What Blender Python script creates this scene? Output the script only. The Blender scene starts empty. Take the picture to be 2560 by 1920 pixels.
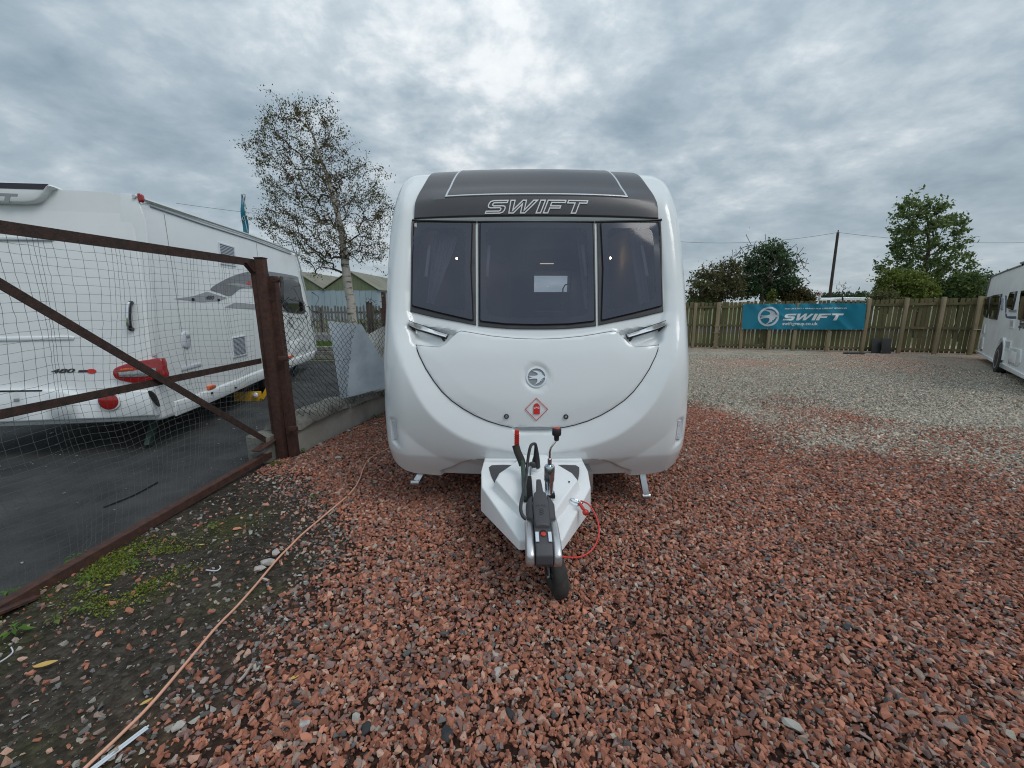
import bpy, bmesh, math, random
import numpy as np
from mathutils import Vector, Matrix
from mathutils.geometry import delaunay_2d_cdt

# ------------------------------------------------------------------ camera, sky, sun, exposure
scene = bpy.context.scene
COL = scene.collection
R = math.radians
FPX, CH, PITCH = 1040.0, 1.55, R(11.05)          # focal length in px of the 2560 frame, eye height, downward tilt
cam_data = bpy.data.cameras.new('camera')
cam_data.sensor_width = 36.0
cam_data.lens = 36.0 * FPX / 2560.0
cam_data.clip_start = 0.05
cam_data.clip_end = 3000.0
cam = bpy.data.objects.new('camera', cam_data)
COL.objects.link(cam)
cam.location = (0, 0, CH)
cam.rotation_euler = (R(90) - PITCH, 0, 0)
scene.camera = cam

SUN_EL, SUN_AZ = R(52), R(126)                    # azimuth clockwise from +Y
world = bpy.data.worlds.new('World')
scene.world = world
world.use_nodes = True
wn, wl = world.node_tree.nodes, world.node_tree.links
wn.clear()


def wnode(t, **kw):
    n = wn.new(t)
    for k, v in kw.items():
        setattr(n, k, v)
    return n


def wmath(op, a, b=None, c=None):
    n = wnode('ShaderNodeMath', operation=op)
    for i, x in enumerate((a, b, c)):
        if x is None:
            continue
        if isinstance(x, (int, float)):
            n.inputs[i].default_value = x
        else:
            wl.new(x, n.inputs[i])
    return n.outputs[0]


def build_world():
    sky = wnode('ShaderNodeTexSky', sky_type='NISHITA')
    sky.sun_disc = False
    sky.sun_elevation = SUN_EL
    sky.sun_rotation = SUN_AZ
    sky.air_density = 1.0
    sky.dust_density = 1.0
    tc = wnode('ShaderNodeTexCoord')
    sep = wnode('ShaderNodeSeparateXYZ')
    wl.new(tc.outputs['Generated'], sep.inputs[0])
    zz = wmath('MAXIMUM', sep.outputs[2], 0.0)
    den = wmath('ADD', zz, 0.27)
    px = wmath('DIVIDE', sep.outputs[0], den)
    py = wmath('DIVIDE', sep.outputs[1], den)
    comb = wnode('ShaderNodeCombineXYZ')
    wl.new(px, comb.inputs[0]); wl.new(py, comb.inputs[1])

    def noise(scale, detail, rough, off, dist=0.0, sc=(1, 1, 1)):
        mp = wnode('ShaderNodeMapping')
        mp.inputs['Location'].default_value = off
        mp.inputs['Scale'].default_value = sc
        wl.new(comb.outputs[0], mp.inputs[0])
        n = wnode('ShaderNodeTexNoise')
        n.inputs['Scale'].default_value = scale
        n.inputs['Detail'].default_value = detail
        n.inputs['Roughness'].default_value = rough
        n.inputs['Distortion'].default_value = dist
        wl.new(mp.outputs[0], n.inputs['Vector'])
        return n.outputs['Fac']
    big = noise(1.15, 4, 0.5, (3.1, 1.7, 0.0), 0.25)
    mid = noise(3.6, 9, 0.58, (0.6, 5.2, 2.0), 0.15, (1.0, 1.15, 1))
    fine = noise(11.0, 6, 0.62, (7.0, 2.2, 4.0), 0.1)
    v = wmath('MULTIPLY', big, 0.50)
    v = wmath('MULTIPLY_ADD', mid, 0.62, v)
    v = wmath('MULTIPLY_ADD', fine, 0.16, v)
    # thin part of the deck where the hidden sun stands: one broad soft patch
    dx = wmath('SUBTRACT', px, -0.12)
    dy = wmath('SUBTRACT', py, 1.32)
    d2 = wmath('ADD', wmath('MULTIPLY', dx, dx), wmath('MULTIPLY', wmath('MULTIPLY', dy, dy), 0.8))
    thin = noise(5.5, 7, 0.55, (2.0, 8.1, 1.0), 0.3)
    glow = wmath('DIVIDE', wmath('MULTIPLY', wmath('SUBTRACT', thin, 0.24), 0.46), wmath('ADD', 1.0, wmath('MULTIPLY', d2, 2.2)))
    v = wmath('ADD', v, glow)
    ramp = wnode('ShaderNodeValToRGB')
    el = ramp.color_ramp.elements
    el[0].position = 0.44; el[0].color = (0.262, 0.350, 0.415, 1)
    el[1].position = 0.98; el[1].color = (1.0, 1.02, 1.03, 1)
    for pos, c in ((0.54, (0.335, 0.425, 0.492, 1)), (0.65, (0.430, 0.520, 0.588, 1)), (0.75, (0.59, 0.668, 0.722, 1)), (0.85, (0.86, 0.905, 0.93, 1))):
        e = el.new(pos); e.color = c
    wl.new(v, ramp.inputs[0])
    # a little pale towards the horizon
    hz = wmath('POWER', wmath('SUBTRACT', 1.0, wmath('MINIMUM', wmath('MULTIPLY', zz, 2.6), 1.0)), 2.0)
    mixh = wnode('ShaderNodeMix', data_type='RGBA')
    wl.new(wmath('MULTIPLY', hz, 0.55), mixh.inputs['Factor'])
    wl.new(ramp.outputs[0], mixh.inputs['A'])
    mixh.inputs['B'].default_value = (0.60, 0.69, 0.75, 1)
    # overcast deck is brighter overhead
    grad = wmath('MULTIPLY_ADD', zz, 0.62, 0.80)
    scl = wnode('ShaderNodeVectorMath', operation='SCALE')
    wl.new(mixh.outputs['Result'], scl.inputs[0]); wl.new(grad, scl.inputs['Scale'])
    skys = wnode('ShaderNodeVectorMath', operation='SCALE')
    wl.new(sky.outputs[0], skys.inputs[0]); skys.inputs['Scale'].default_value = 0.08
    mixs = wnode('ShaderNodeMix', data_type='RGBA')
    mixs.inputs['Factor'].default_value = 0.92
    wl.new(skys.outputs[0], mixs.inputs['A']); wl.new(scl.outputs[0], mixs.inputs['B'])
    bg = wnode('ShaderNodeBackground')
    bg.inputs['Strength'].default_value = 1.0
    wl.new(mixs.outputs['Result'], bg.inputs['Color'])
    out = wnode('ShaderNodeOutputWorld')
    wl.new(bg.outputs[0], out.inputs['Surface'])


build_world()
sun_data = bpy.data.lights.new('sun', 'SUN')
sun_data.energy = 1.15
sun_data.angle = R(30)
sun_data.color = (1.0, 0.97, 0.93)
sun = bpy.data.objects.new('sun', sun_data)
COL.objects.link(sun)
_sd = Vector((math.sin(SUN_AZ) * math.cos(SUN_EL), math.cos(SUN_AZ) * math.cos(SUN_EL), math.sin(SUN_EL)))
sun.rotation_euler = _sd.to_track_quat('Z', 'Y').to_euler()
scene.view_settings.view_transform = 'Standard'
scene.view_settings.look = 'None'
scene.view_settings.gamma = 1.0
scene.view_settings.exposure = 0.0
scene.view_settings.use_curve_mapping = False
scene.render.engine = 'CYCLES'
scene.cycles.max_bounces = 8
scene.cycles.transparent_max_bounces = 16
scene.cycles.use_denoising = True
scene.cycles.filter_width = 1.1

# ------------------------------------------------------------------ sight lines of the photograph
CP, SP = math.cos(PITCH), math.sin(PITCH)


def ray(u, v):
    a, b = (u - 1280.0) / FPX, (960.0 - v) / FPX
    return np.array((a, CP + b * SP, -SP + b * CP))


def ground(u, v, z=0.0):
    d = ray(u, v)
    t = (z - CH) / d[2]
    return np.array((d[0] * t, d[1] * t, z))


def at_y(u, v, y):
    d = ray(u, v)
    t = y / d[1]
    return np.array((d[0] * t, y, CH + d[2] * t))


def on_plane(u, v, p, n):
    d = ray(u, v)
    o = np.array((0, 0, CH))
    t = np.dot(np.asarray(p) - o, n) / np.dot(d, n)
    return o + d * t


def project(P):
    P = np.asarray(P, float)
    y, z = P[..., 1], P[..., 2] - CH
    zc = y * CP - z * SP
    yc = y * SP + z * CP
    return 1280 + FPX * P[..., 0] / zc, 960 - FPX * yc / zc


# ------------------------------------------------------------------ materials
MAT = {}


def pm(name, col, rough=0.5, metal=0.0, col2=None, scale=8.0, detail=4.0, bump=0.0, bscale=60.0, coat=0.0, spec=0.5,
       contrast=(0.35, 0.65), emit=0.0, rough2=None, sc=(1, 1, 1)):
    m = bpy.data.materials.new(name)
    m.use_nodes = True
    nt = m.node_tree
    b = nt.nodes['Principled BSDF']
    b.inputs['Base Color'].default_value = (*col, 1)
    b.inputs['Roughness'].default_value = rough
    b.inputs['Metallic'].default_value = metal
    b.inputs['Coat Weight'].default_value = coat
    b.inputs['Coat Roughness'].default_value = 0.08
    b.inputs['Specular IOR Level'].default_value = spec
    if emit:
        b.inputs['Emission Color'].default_value = (*col, 1)
        b.inputs['Emission Strength'].default_value = emit
    tc = nt.nodes.new('ShaderNodeTexCoord')
    mp = nt.nodes.new('ShaderNodeMapping')
    mp.inputs['Scale'].default_value = sc
    nt.links.new(tc.outputs['Object'], mp.inputs[0])
    if col2 is not None:
        n = nt.nodes.new('ShaderNodeTexNoise')
        n.inputs['Scale'].default_value = scale
        n.inputs['Detail'].default_value = detail
        n.inputs['Roughness'].default_value = 0.6
        nt.links.new(mp.outputs[0], n.inputs['Vector'])
        rp = nt.nodes.new('ShaderNodeValToRGB')
        rp.color_ramp.elements[0].position = contrast[0]
        rp.color_ramp.elements[1].position = contrast[1]
        rp.color_ramp.elements[0].color = (*col, 1)
        rp.color_ramp.elements[1].color = (*col2, 1)
        nt.links.new(n.outputs['Fac'], rp.inputs[0])
        nt.links.new(rp.outputs[0], b.inputs['Base Color'])
        if rough2 is not None:
            mr = nt.nodes.new('ShaderNodeMapRange')
            mr.inputs['To Min'].default_value = rough
            mr.inputs['To Max'].default_value = rough2
            nt.links.new(n.outputs['Fac'], mr.inputs[0])
            nt.links.new(mr.outputs[0], b.inputs['Roughness'])
    if bump:
        n2 = nt.nodes.new('ShaderNodeTexNoise')
        n2.inputs['Scale'].default_value = bscale
        n2.inputs['Detail'].default_value = 5
        nt.links.new(mp.outputs[0], n2.inputs['Vector'])
        bp = nt.nodes.new('ShaderNodeBump')
        bp.inputs['Strength'].default_value = bump
        bp.inputs['Distance'].default_value = 0.01
        nt.links.new(n2.outputs['Fac'], bp.inputs['Height'])
        nt.links.new(bp.outputs[0], b.inputs['Normal'])
    MAT[name] = m
    return m


def glass_mat(name, tint, ior=1.5, rough=0.02, sky_haze=None):
    m = bpy.data.materials.new(name)
    m.use_nodes = True
    nt = m.node_tree
    nt.nodes.clear()
    tr = nt.nodes.new('ShaderNodeBsdfTransparent'); tr.inputs[0].default_value = (*tint, 1)
    gl = nt.nodes.new('ShaderNodeBsdfGlossy'); gl.inputs['Roughness'].default_value = rough
    fr = nt.nodes.new('ShaderNodeFresnel'); fr.inputs[0].default_value = ior
    mx = nt.nodes.new('ShaderNodeMixShader')
    out = nt.nodes.new('ShaderNodeOutputMaterial')
    nt.links.new(fr.outputs[0], mx.inputs[0]); nt.links.new(tr.outputs[0], mx.inputs[1]); nt.links.new(gl.outputs[0], mx.inputs[2])
    nt.links.new(mx.outputs[0], out.inputs[0])
    if sky_haze is not None:                              # cloudy-sky reflection painted as diffuse colour into the tinted acrylic
        df = nt.nodes.new('ShaderNodeBsdfDiffuse'); df.inputs[0].default_value = (*sky_haze[:3], 1)
        m2 = nt.nodes.new('ShaderNodeMixShader'); m2.inputs[0].default_value = sky_haze[3]
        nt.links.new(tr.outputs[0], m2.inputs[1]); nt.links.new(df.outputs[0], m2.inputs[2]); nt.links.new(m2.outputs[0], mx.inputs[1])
    MAT[name] = m
    return m


def tint_mat(name, attr='tint', rough=0.7, translucent=0.0, instancer=False, bump=0.0, bscale=90, vary=0.25, spec=0.5):
    """colour comes from an attribute of each leaf or stone, broken up by a little noise"""
    m = bpy.data.materials.new(name)
    m.use_nodes = True
    nt = m.node_tree
    b = nt.nodes['Principled BSDF']
    b.inputs['Roughness'].default_value = rough
    b.inputs['Specular IOR Level'].default_value = spec
    at = nt.nodes.new('ShaderNodeAttribute')
    at.attribute_name = attr
    if instancer:
        at.attribute_type = 'INSTANCER'
    col = at.outputs['Color']
    tc = nt.nodes.new('ShaderNodeTexCoord')
    if vary:
        n = nt.nodes.new('ShaderNodeTexNoise'); n.inputs['Scale'].default_value = bscale; n.inputs['Detail'].default_value = 4
        nt.links.new(tc.outputs['Object'], n.inputs['Vector'])
        mr = nt.nodes.new('ShaderNodeMapRange')
        mr.inputs['From Min'].default_value = 0.3; mr.inputs['From Max'].default_value = 0.7
        mr.inputs['To Min'].default_value = 1 - vary; mr.inputs['To Max'].default_value = 1 + vary
        nt.links.new(n.outputs['Fac'], mr.inputs[0])
        vm = nt.nodes.new('ShaderNodeVectorMath'); vm.operation = 'SCALE'
        nt.links.new(col, vm.inputs[0]); nt.links.new(mr.outputs[0], vm.inputs['Scale'])
        col = vm.outputs[0]
        if bump:
            bp = nt.nodes.new('ShaderNodeBump'); bp.inputs['Strength'].default_value = bump; bp.inputs['Distance'].default_value = 0.004
            nt.links.new(n.outputs['Fac'], bp.inputs['Height']); nt.links.new(bp.outputs[0], b.inputs['Normal'])
    nt.links.new(col, b.inputs['Base Color'])
    if translucent:
        t = nt.nodes.new('ShaderNodeBsdfTranslucent'); nt.links.new(col, t.inputs[0])
        mx = nt.nodes.new('ShaderNodeMixShader'); mx.inputs[0].default_value = translucent
        nt.links.new(b.outputs[0], mx.inputs[1]); nt.links.new(t.outputs[0], mx.inputs[2])
        nt.links.new(mx.outputs[0], nt.nodes['Material Output'].inputs[0])
    MAT[name] = m
    return m


pm('gel_white', (0.76, 0.79, 0.80), 0.17, coat=0.6, col2=(0.742, 0.773, 0.784), scale=0.9, rough2=0.24)
pm('side_white', (0.83, 0.855, 0.86), 0.26, coat=0.4, col2=(0.78, 0.805, 0.815), scale=2.2, rough2=0.42, bump=0.03, bscale=9)
pm('old_white', (0.78, 0.79, 0.78), 0.40, col2=(0.67, 0.68, 0.67), scale=2.6, bump=0.04, bscale=8)
pm('cover_white', (0.78, 0.80, 0.81), 0.42, col2=(0.75, 0.765, 0.77), scale=3, bump=0.03, bscale=160)
pm('dark_gel', (0.062, 0.060, 0.066), 0.36, col2=(0.072, 0.069, 0.075), scale=3, coat=0.1, bump=0.05, bscale=120)
pm('black_plastic', (0.018, 0.018, 0.020), 0.45, bump=0.05, bscale=150)
pm('black_gloss', (0.026, 0.026, 0.034), 0.14, col2=(0.032, 0.032, 0.041), scale=3)
pm('smoked_acrylic', (0.048, 0.053, 0.075), 0.10, col2=(0.056, 0.062, 0.086), scale=3)
pm('bright_strip', (0.78, 0.81, 0.84), 0.22, 0.55)
pm('grey_plastic', (0.060, 0.058, 0.064), 0.55, bump=0.10, bscale=220)
pm('rubber', (0.022, 0.021, 0.020), 0.85, col2=(0.045, 0.040, 0.036), scale=14, bump=0.2, bscale=90)
pm('gap', (0.012, 0.012, 0.013), 0.9)
pm('chrome', (0.86, 0.87, 0.88), 0.07, 1.0)
pm('zinc', (0.62, 0.64, 0.66), 0.28, 1.0, col2=(0.48, 0.49, 0.50), scale=9, rough2=0.5)
pm('zinc_blue', (0.66, 0.72, 0.78), 0.16, 1.0, col2=(0.50, 0.58, 0.66), scale=5)
pm('cast_alloy', (0.60, 0.60, 0.61), 0.38, 0.85, bump=0.05, bscale=120)
pm('alloy_wheel', (0.55, 0.56, 0.57), 0.35, 0.8)
pm('silver_trim', (0.62, 0.64, 0.66), 0.30, 0.5)
pm('white_paint', (0.80, 0.81, 0.82), 0.4)
pm('red_plastic', (0.55, 0.035, 0.020), 0.4, col2=(0.48, 0.03, 0.02), scale=20)
pm('red_lens', (0.40, 0.010, 0.010), 0.12, col2=(0.24, 0.008, 0.008), scale=60, coat=0.6)
pm('red_print', (0.62, 0.03, 0.03), 0.4)
pm('clear_lens', (0.50, 0.51, 0.52), 0.12, 0.5, col2=(0.25, 0.26, 0.27), scale=70)
pm('lamp_white', (0.62, 0.65, 0.70), 0.18)
pm('orange_lens', (0.75, 0.13, 0.02), 0.2)
pm('green_tube', (0.045, 0.075, 0.062), 0.35, 0.4)
pm('decal_grey', (0.16, 0.165, 0.18), 0.35, col2=(0.20, 0.205, 0.22), scale=6)
pm('decal_light', (0.33, 0.345, 0.37), 0.35, col2=(0.38, 0.39, 0.41), scale=6)
pm('decal_dark', (0.035, 0.035, 0.042), 0.4)
pm('decal_blue', (0.05, 0.085, 0.15), 0.4)
pm('decal_mid', (0.27, 0.29, 0.31), 0.4)
pm('rust', (0.042, 0.021, 0.017), 0.85, col2=(0.092, 0.038, 0.025), scale=26, detail=8, bump=0.5, bscale=110)
pm('rust_dark', (0.026, 0.017, 0.014), 0.85, col2=(0.062, 0.031, 0.022), scale=22, detail=8, bump=0.5, bscale=110)
pm('net', (0.12, 0.13, 0.125), 0.7)
pm('wire', (0.055, 0.058, 0.058), 0.55, 0.3, col2=(0.03, 0.03, 0.03), scale=9)
pm('galv', (0.46, 0.50, 0.54), 0.38, 0.6, col2=(0.34, 0.375, 0.41), scale=3.5, rough2=0.6, bump=0.06, bscale=12)
pm('dirty_panel', (0.50, 0.50, 0.48), 0.6, col2=(0.33, 0.31, 0.27), scale=4, contrast=(0.4, 0.7))
pm('concrete', (0.44, 0.425, 0.39), 0.92, col2=(0.27, 0.25, 0.215), scale=3.4, detail=9, bump=0.5, bscale=60, contrast=(0.3, 0.72), sc=(1, 1, 0.55))
pm('concrete_cap', (0.27, 0.26, 0.23), 0.95, col2=(0.12, 0.118, 0.10), scale=7, detail=9, bump=0.7, bscale=45)
pm('fence_wood', (0.190, 0.150, 0.080), 0.9, col2=(0.108, 0.096, 0.044), scale=2.4, detail=8, bump=0.35, bscale=40, sc=(3, 3, 0.5))
pm('fence_wood_b', (0.225, 0.175, 0.100), 0.9, col2=(0.130, 0.112, 0.053), scale=2.0, detail=8, bump=0.35, bscale=40, sc=(3, 3, 0.5))
pm('fence_wood_c', (0.140, 0.122, 0.055), 0.9, col2=(0.088, 0.082, 0.036), scale=3.0, detail=8, bump=0.35, bscale=40, sc=(3, 3, 0.5))
pm('post_wood', (0.32, 0.255, 0.16), 0.9, col2=(0.195, 0.165, 0.095), scale=2.6, detail=8, bump=0.35, bscale=40, sc=(3, 3, 0.5))
pm('grey_wood', (0.205, 0.195, 0.18), 0.9, col2=(0.115, 0.11, 0.10), scale=4, detail=7, bump=0.3, bscale=30, sc=(3, 3, 0.6))
pm('banner_teal', (0.004, 0.200, 0.300), 0.42, col2=(0.003, 0.180, 0.275), scale=2)
pm('print_white', (0.72, 0.75, 0.76), 0.5)
pm('print_silver', (0.48, 0.53, 0.60), 0.35, col2=(0.66, 0.70, 0.74), scale=3, contrast=(0.3, 0.7))
pm('mat_black', (0.030, 0.032, 0.034), 0.8, bump=0.2, bscale=50)
pm('cable_pink', (0.70, 0.37, 0.26), 0.5, col2=(0.62, 0.32, 0.22), scale=12)
pm('cable_black', (0.030, 0.029, 0.032), 0.5)
pm('red_cable', (0.62, 0.035, 0.03), 0.4)
pm('strip_white', (0.58, 0.63, 0.68), 0.5)
pm('rubble', (0.46, 0.43, 0.40), 0.9, col2=(0.30, 0.27, 0.24), scale=18, bump=0.4, bscale=60)
pm('yellow_paint', (0.72, 0.42, 0.02), 0.45, col2=(0.55, 0.30, 0.02), scale=20)
pm('shed_green', (0.125, 0.155, 0.085), 0.85, col2=(0.185, 0.195, 0.13), scale=1.1, detail=7, sc=(1.5, 1.5, 0.4))
pm('shed_blue', (0.33, 0.40, 0.46), 0.6, col2=(0.27, 0.34, 0.40), scale=0.7, sc=(1.5, 1.5, 0.3))
pm('shed_roof', (0.235, 0.225, 0.185), 0.9, col2=(0.150, 0.150, 0.11), scale=0.5, detail=8)
pm('bark_birch', (0.42, 0.385, 0.34), 0.85, col2=(0.06, 0.045, 0.035), scale=6.0, detail=7, bump=0.4, bscale=30, contrast=(0.52, 0.66), sc=(0.6, 0.6, 2.2))
pm('bark_dark', (0.060, 0.046, 0.034), 0.95, col2=(0.10, 0.08, 0.06), scale=9, bump=0.4, bscale=40)
pm('twig', (0.055, 0.038, 0.030), 0.9)
pm('pole_wood', (0.040, 0.030, 0.026), 0.9, col2=(0.075, 0.058, 0.048), scale=4, sc=(4, 4, 0.4))
pm('road', (0.085, 0.085, 0.088), 0.9, col2=(0.11, 0.11, 0.11), scale=2, bump=0.3, bscale=60)
pm('kerb', (0.42, 0.41, 0.39), 0.9, col2=(0.33, 0.32, 0.30), scale=3)
pm('interior_cream', (0.52, 0.48, 0.42), 0.7)
pm('interior_wood', (0.36, 0.30, 0.24), 0.5)
pm('upholstery', (0.24, 0.235, 0.25), 0.9)
pm('curtain', (0.78, 0.77, 0.76), 0.9)
pm('leaf_yellow', (0.55, 0.36, 0.10), 0.7)
pm('distant', (0.10, 0.12, 0.12), 0.9)
pm('lit_bulb', (1.0, 0.70, 0.36), 0.4, emit=40.0)
pm('lit_strip', (1.0, 0.86, 0.66), 0.4, emit=0.8)
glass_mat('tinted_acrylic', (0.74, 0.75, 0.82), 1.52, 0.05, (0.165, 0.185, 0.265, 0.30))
glass_mat('clear_glass', (0.75, 0.80, 0.80), 1.5, 0.01)
glass_mat('dark_glass', (0.05, 0.055, 0.06), 1.42, 0.03)
tint_mat('leaf', rough=0.6, translucent=0.35, vary=0.0, spec=0.3)
tint_mat('stone', rough=0.82, instancer=True, bump=0.5, bscale=55, vary=0.22, spec=0.3)

# ------------------------------------------------------------------ building helpers
ORG = {}


def origin(p):
    return ORG.get(p.name, np.zeros(3)) if p is not None else np.zeros(3)


def tag(o, label, cat=None, group=None, kind=None):
    if label:
        o['label'] = label
    if cat:
        o['category'] = cat
    if group:
        o['group'] = group
    if kind:
        o['kind'] = kind
    return o


def thing(name, label, cat, loc=(0, 0, 0), group=None):
    o = bpy.data.objects.new(name, None)
    COL.objects.link(o)
    o.empty_display_size = 0.1
    o.location = tuple(float(c) for c in loc)
    ORG[o.name] = np.array(loc, float)
    return tag(o, label, cat, group)


def smooth_mesh(me, angle=35):
    me.polygons.foreach_set('use_smooth', [True] * len(me.polygons))
    try:
        me.set_sharp_from_angle(angle=R(angle))
    except Exception:
        pass


def link(name, me, mat=None, parent=None, loc=None):
    o = bpy.data.objects.new(name, me)
    COL.objects.link(o)
    if mat is not None and len(me.materials) == 0:
        me.materials.append(MAT[mat] if isinstance(mat, str) else mat)
    if parent is not None:
        o.parent = parent
        ORG[o.name] = origin(parent)
    if loc is not None:
        o.location = tuple(np.asarray(loc, float) - origin(parent))
    return o


def mesh_from(verts, faces, org=None, smooth=None, bevel=0.0, segs=2):
    me = bpy.data.meshes.new('m')
    v = np.asarray(verts, float)
    if org is not None and len(v):
        v = v - org
    me.from_pydata([tuple(p) for p in v], [], [tuple(f) for f in faces])
    if bevel:
        bm = bmesh.new(); bm.from_mesh(me)
        bmesh.ops.remove_doubles(bm, verts=bm.verts, dist=1e-5)
        bmesh.ops.recalc_face_normals(bm, faces=bm.faces)
        es = [e for e in bm.edges if len(e.link_faces) == 2 and e.calc_face_angle(0) > R(25)]
        bmesh.ops.bevel(bm, geom=es, offset=bevel, segments=segs, profile=0.6, affect='EDGES', clamp_overlap=True)
        bm.to_mesh(me); bm.free()
    if smooth is not None:
        smooth_mesh(me, smooth)
    me.update()
    return me


class MB:
    """collects pieces of ONE part, then links them as one mesh"""

    def __init__(self):
        self.v, self.f = [], []

    def add(self, v, f):
        n = len(self.v)
        self.v.extend([tuple(map(float, p)) for p in v])
        self.f.extend([tuple(i + n for i in q) for q in f])
        return self

    def box(self, c, s, ax=None):
        """ax: three axis vectors (columns) or None"""
        c = np.asarray(c, float)
        ax = np.eye(3) if ax is None else np.asarray(ax, float)
        v = []
        for k in range(8):
            q = ((k & 1) - 0.5, ((k >> 1) & 1) - 0.5, ((k >> 2) & 1) - 0.5)
            v.append(c + ax[0] * q[0] * s[0] + ax[1] * q[1] * s[1] + ax[2] * q[2] * s[2])
        return self.add(v, [(0, 2, 3, 1), (4, 5, 7, 6), (0, 1, 5, 4), (2, 6, 7, 3), (0, 4, 6, 2), (1, 3, 7, 5)])

    def beam(self, p0, p1, w, h, up=(0, 0, 1)):
        p0, p1 = np.asarray(p0, float), np.asarray(p1, float)
        a = p1 - p0
        L = np.linalg.norm(a); a = a / L
        s = np.cross(a, np.asarray(up, float)); s /= np.linalg.norm(s)
        t = np.cross(s, a)
        return self.box((p0 + p1) / 2, (L, w, h), (a, s, t))

    def tube(self, pts, r, n=8, cap=True):
        pts = [np.asarray(p, float) for p in pts]
        m = len(pts)
        rs = [r] * m if np.isscalar(r) else list(r)
        v, f = [], []
        prev = None
        for i in range(m):
            a = pts[min(i + 1, m - 1)] - pts[max(i - 1, 0)]
            a = a / (np.linalg.norm(a) + 1e-12)
            if prev is None:
                h = np.array((0, 0, 1.0)) if abs(a[2]) < 0.9 else np.array((1.0, 0, 0))
                s = np.cross(a, h)
            else:
                s = prev - a * np.dot(prev, a)
            s = s / (np.linalg.norm(s) + 1e-12)
            prev = s
            t = np.cross(a, s)
            for k in range(n):
                q = 2 * math.pi * k / n
                v.append(pts[i] + (s * math.cos(q) + t * math.sin(q)) * rs[i])
        for i in range(m - 1):
            for k in range(n):
                k2 = (k + 1) % n
                f.append((i * n + k, i * n + k2, (i + 1) * n + k2, (i + 1) * n + k))
        if cap:
            f.append(tuple(range(n))[::-1]); f.append(tuple((m - 1) * n + k for k in range(n)))
        return self.add(v, f)

    def lathe(self, prof, c, axis, n=24):
        """prof: (along axis, radius)"""
        a = np.asarray(axis, float); a /= np.linalg.norm(a)
        h = np.array((0, 0, 1.0)) if abs(a[2]) < 0.9 else np.array((1.0, 0, 0))
        s = np.cross(a, h); s /= np.linalg.norm(s); t = np.cross(a, s)
        c = np.asarray(c, float)
        v, f = [], []
        for (l, r) in prof:
            for k in range(n):
                q = 2 * math.pi * k / n
                v.append(c + a * l + (s * math.cos(q) + t * math.sin(q)) * r)
        for i in range(len(prof) - 1):
            for k in range(n):
                k2 = (k + 1) % n
                f.append((i * n + k, i * n + k2, (i + 1) * n + k2, (i + 1) * n + k))
        f.append(tuple(range(n))[::-1]); f.append(tuple((len(prof) - 1) * n + k for k in range(n)))
        return self.add(v, f)

    def build(self, name, mat, parent=None, smooth=35, bevel=0.0, segs=2):
        return link(name, mesh_from(self.v, self.f, origin(parent), smooth, bevel, segs), mat, parent)


# --- polygons in 2-D
def area2(p):
    p = np.asarray(p)
    x, y = p[:, 0], p[:, 1]
    return 0.5 * np.sum(x * np.roll(y, -1) - np.roll(x, -1) * y)


def ccw(p):
    p = np.asarray(p, float)
    return p if area2(p) > 0 else p[::-1]


def inset(poly, d):
    p = ccw(poly)
    e1 = p - np.roll(p, 1, 0); e2 = np.roll(p, -1, 0) - p
    n1 = np.stack((-e1[:, 1], e1[:, 0]), 1); n2 = np.stack((-e2[:, 1], e2[:, 0]), 1)
    n1 /= np.linalg.norm(n1, axis=1)[:, None] + 1e-12; n2 /= np.linalg.norm(n2, axis=1)[:, None] + 1e-12
    b = n1 + n2
    b /= np.maximum(np.sum(b * b, axis=1)[:, None], 0.35) / 2.0
    return p + b * d


def inside(pts, poly):
    pts = np.atleast_2d(np.asarray(pts, float)); poly = np.asarray(poly, float)
    r = np.zeros(len(pts), bool)
    j = len(poly) - 1
    for i in range(len(poly)):
        xi, yi = poly[i]; xj, yj = poly[j]
        c = ((yi > pts[:, 1]) != (yj > pts[:, 1])) & (pts[:, 0] < (xj - xi) * (pts[:, 1] - yi) / (yj - yi + 1e-15) + xi)
        r ^= c
        j = i
    return r


def dist_poly(pts, poly, closed=True):
    pts = np.atleast_2d(np.asarray(pts, float)); poly = np.asarray(poly, float)
    d = np.full(len(pts), 1e9)
    n = len(poly)
    for i in range(n if closed else n - 1):
        a, b = poly[i], poly[(i + 1) % n]
        ab = b - a
        t = np.clip(((pts - a) @ ab) / (ab @ ab + 1e-15), 0, 1)
        d = np.minimum(d, np.linalg.norm(pts - (a + t[:, None] * ab), axis=1))
    return d


def round_corners(p, r, k=5):
    p = ccw(p); n = len(p); out = []
    for i in range(n):
        a, b, c = p[i - 1], p[i], p[(i + 1) % n]
        u, v = a - b, c - b
        lu, lv = np.linalg.norm(u), np.linalg.norm(v)
        u, v = u / lu, v / lv
        if np.dot(u, v) < -0.93:
            out.append(b); continue
        d = min(r, lu * 0.45, lv * 0.45)
        for j in range(k + 1):
            t = j / k
            out.append((b + u * d) * (1 - t) ** 2 + b * 2 * t * (1 - t) + (b + v * d) * t * t)
    return np.array(out)


def smooth_poly(p, k=6, closed=True):
    p = np.asarray(p, float)
    n = len(p)
    out = []
    for i in range(n if closed else n - 1):
        if closed:
            a, b, c, d = p[(i - 1) % n], p[i], p[(i + 1) % n], p[(i + 2) % n]
        else:
            a, b, c, d = p[max(i - 1, 0)], p[i], p[i + 1], p[min(i + 2, n - 1)]
        for j in range(k):
            t = j / k
            out.append(0.5 * ((2 * b) + (c - a) * t + (2 * a - 5 * b + 4 * c - d) * t * t + (3 * b - a - 3 * c + d) * t ** 3))
    if not closed:
        out.append(p[-1])
    return np.array(out)


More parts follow.
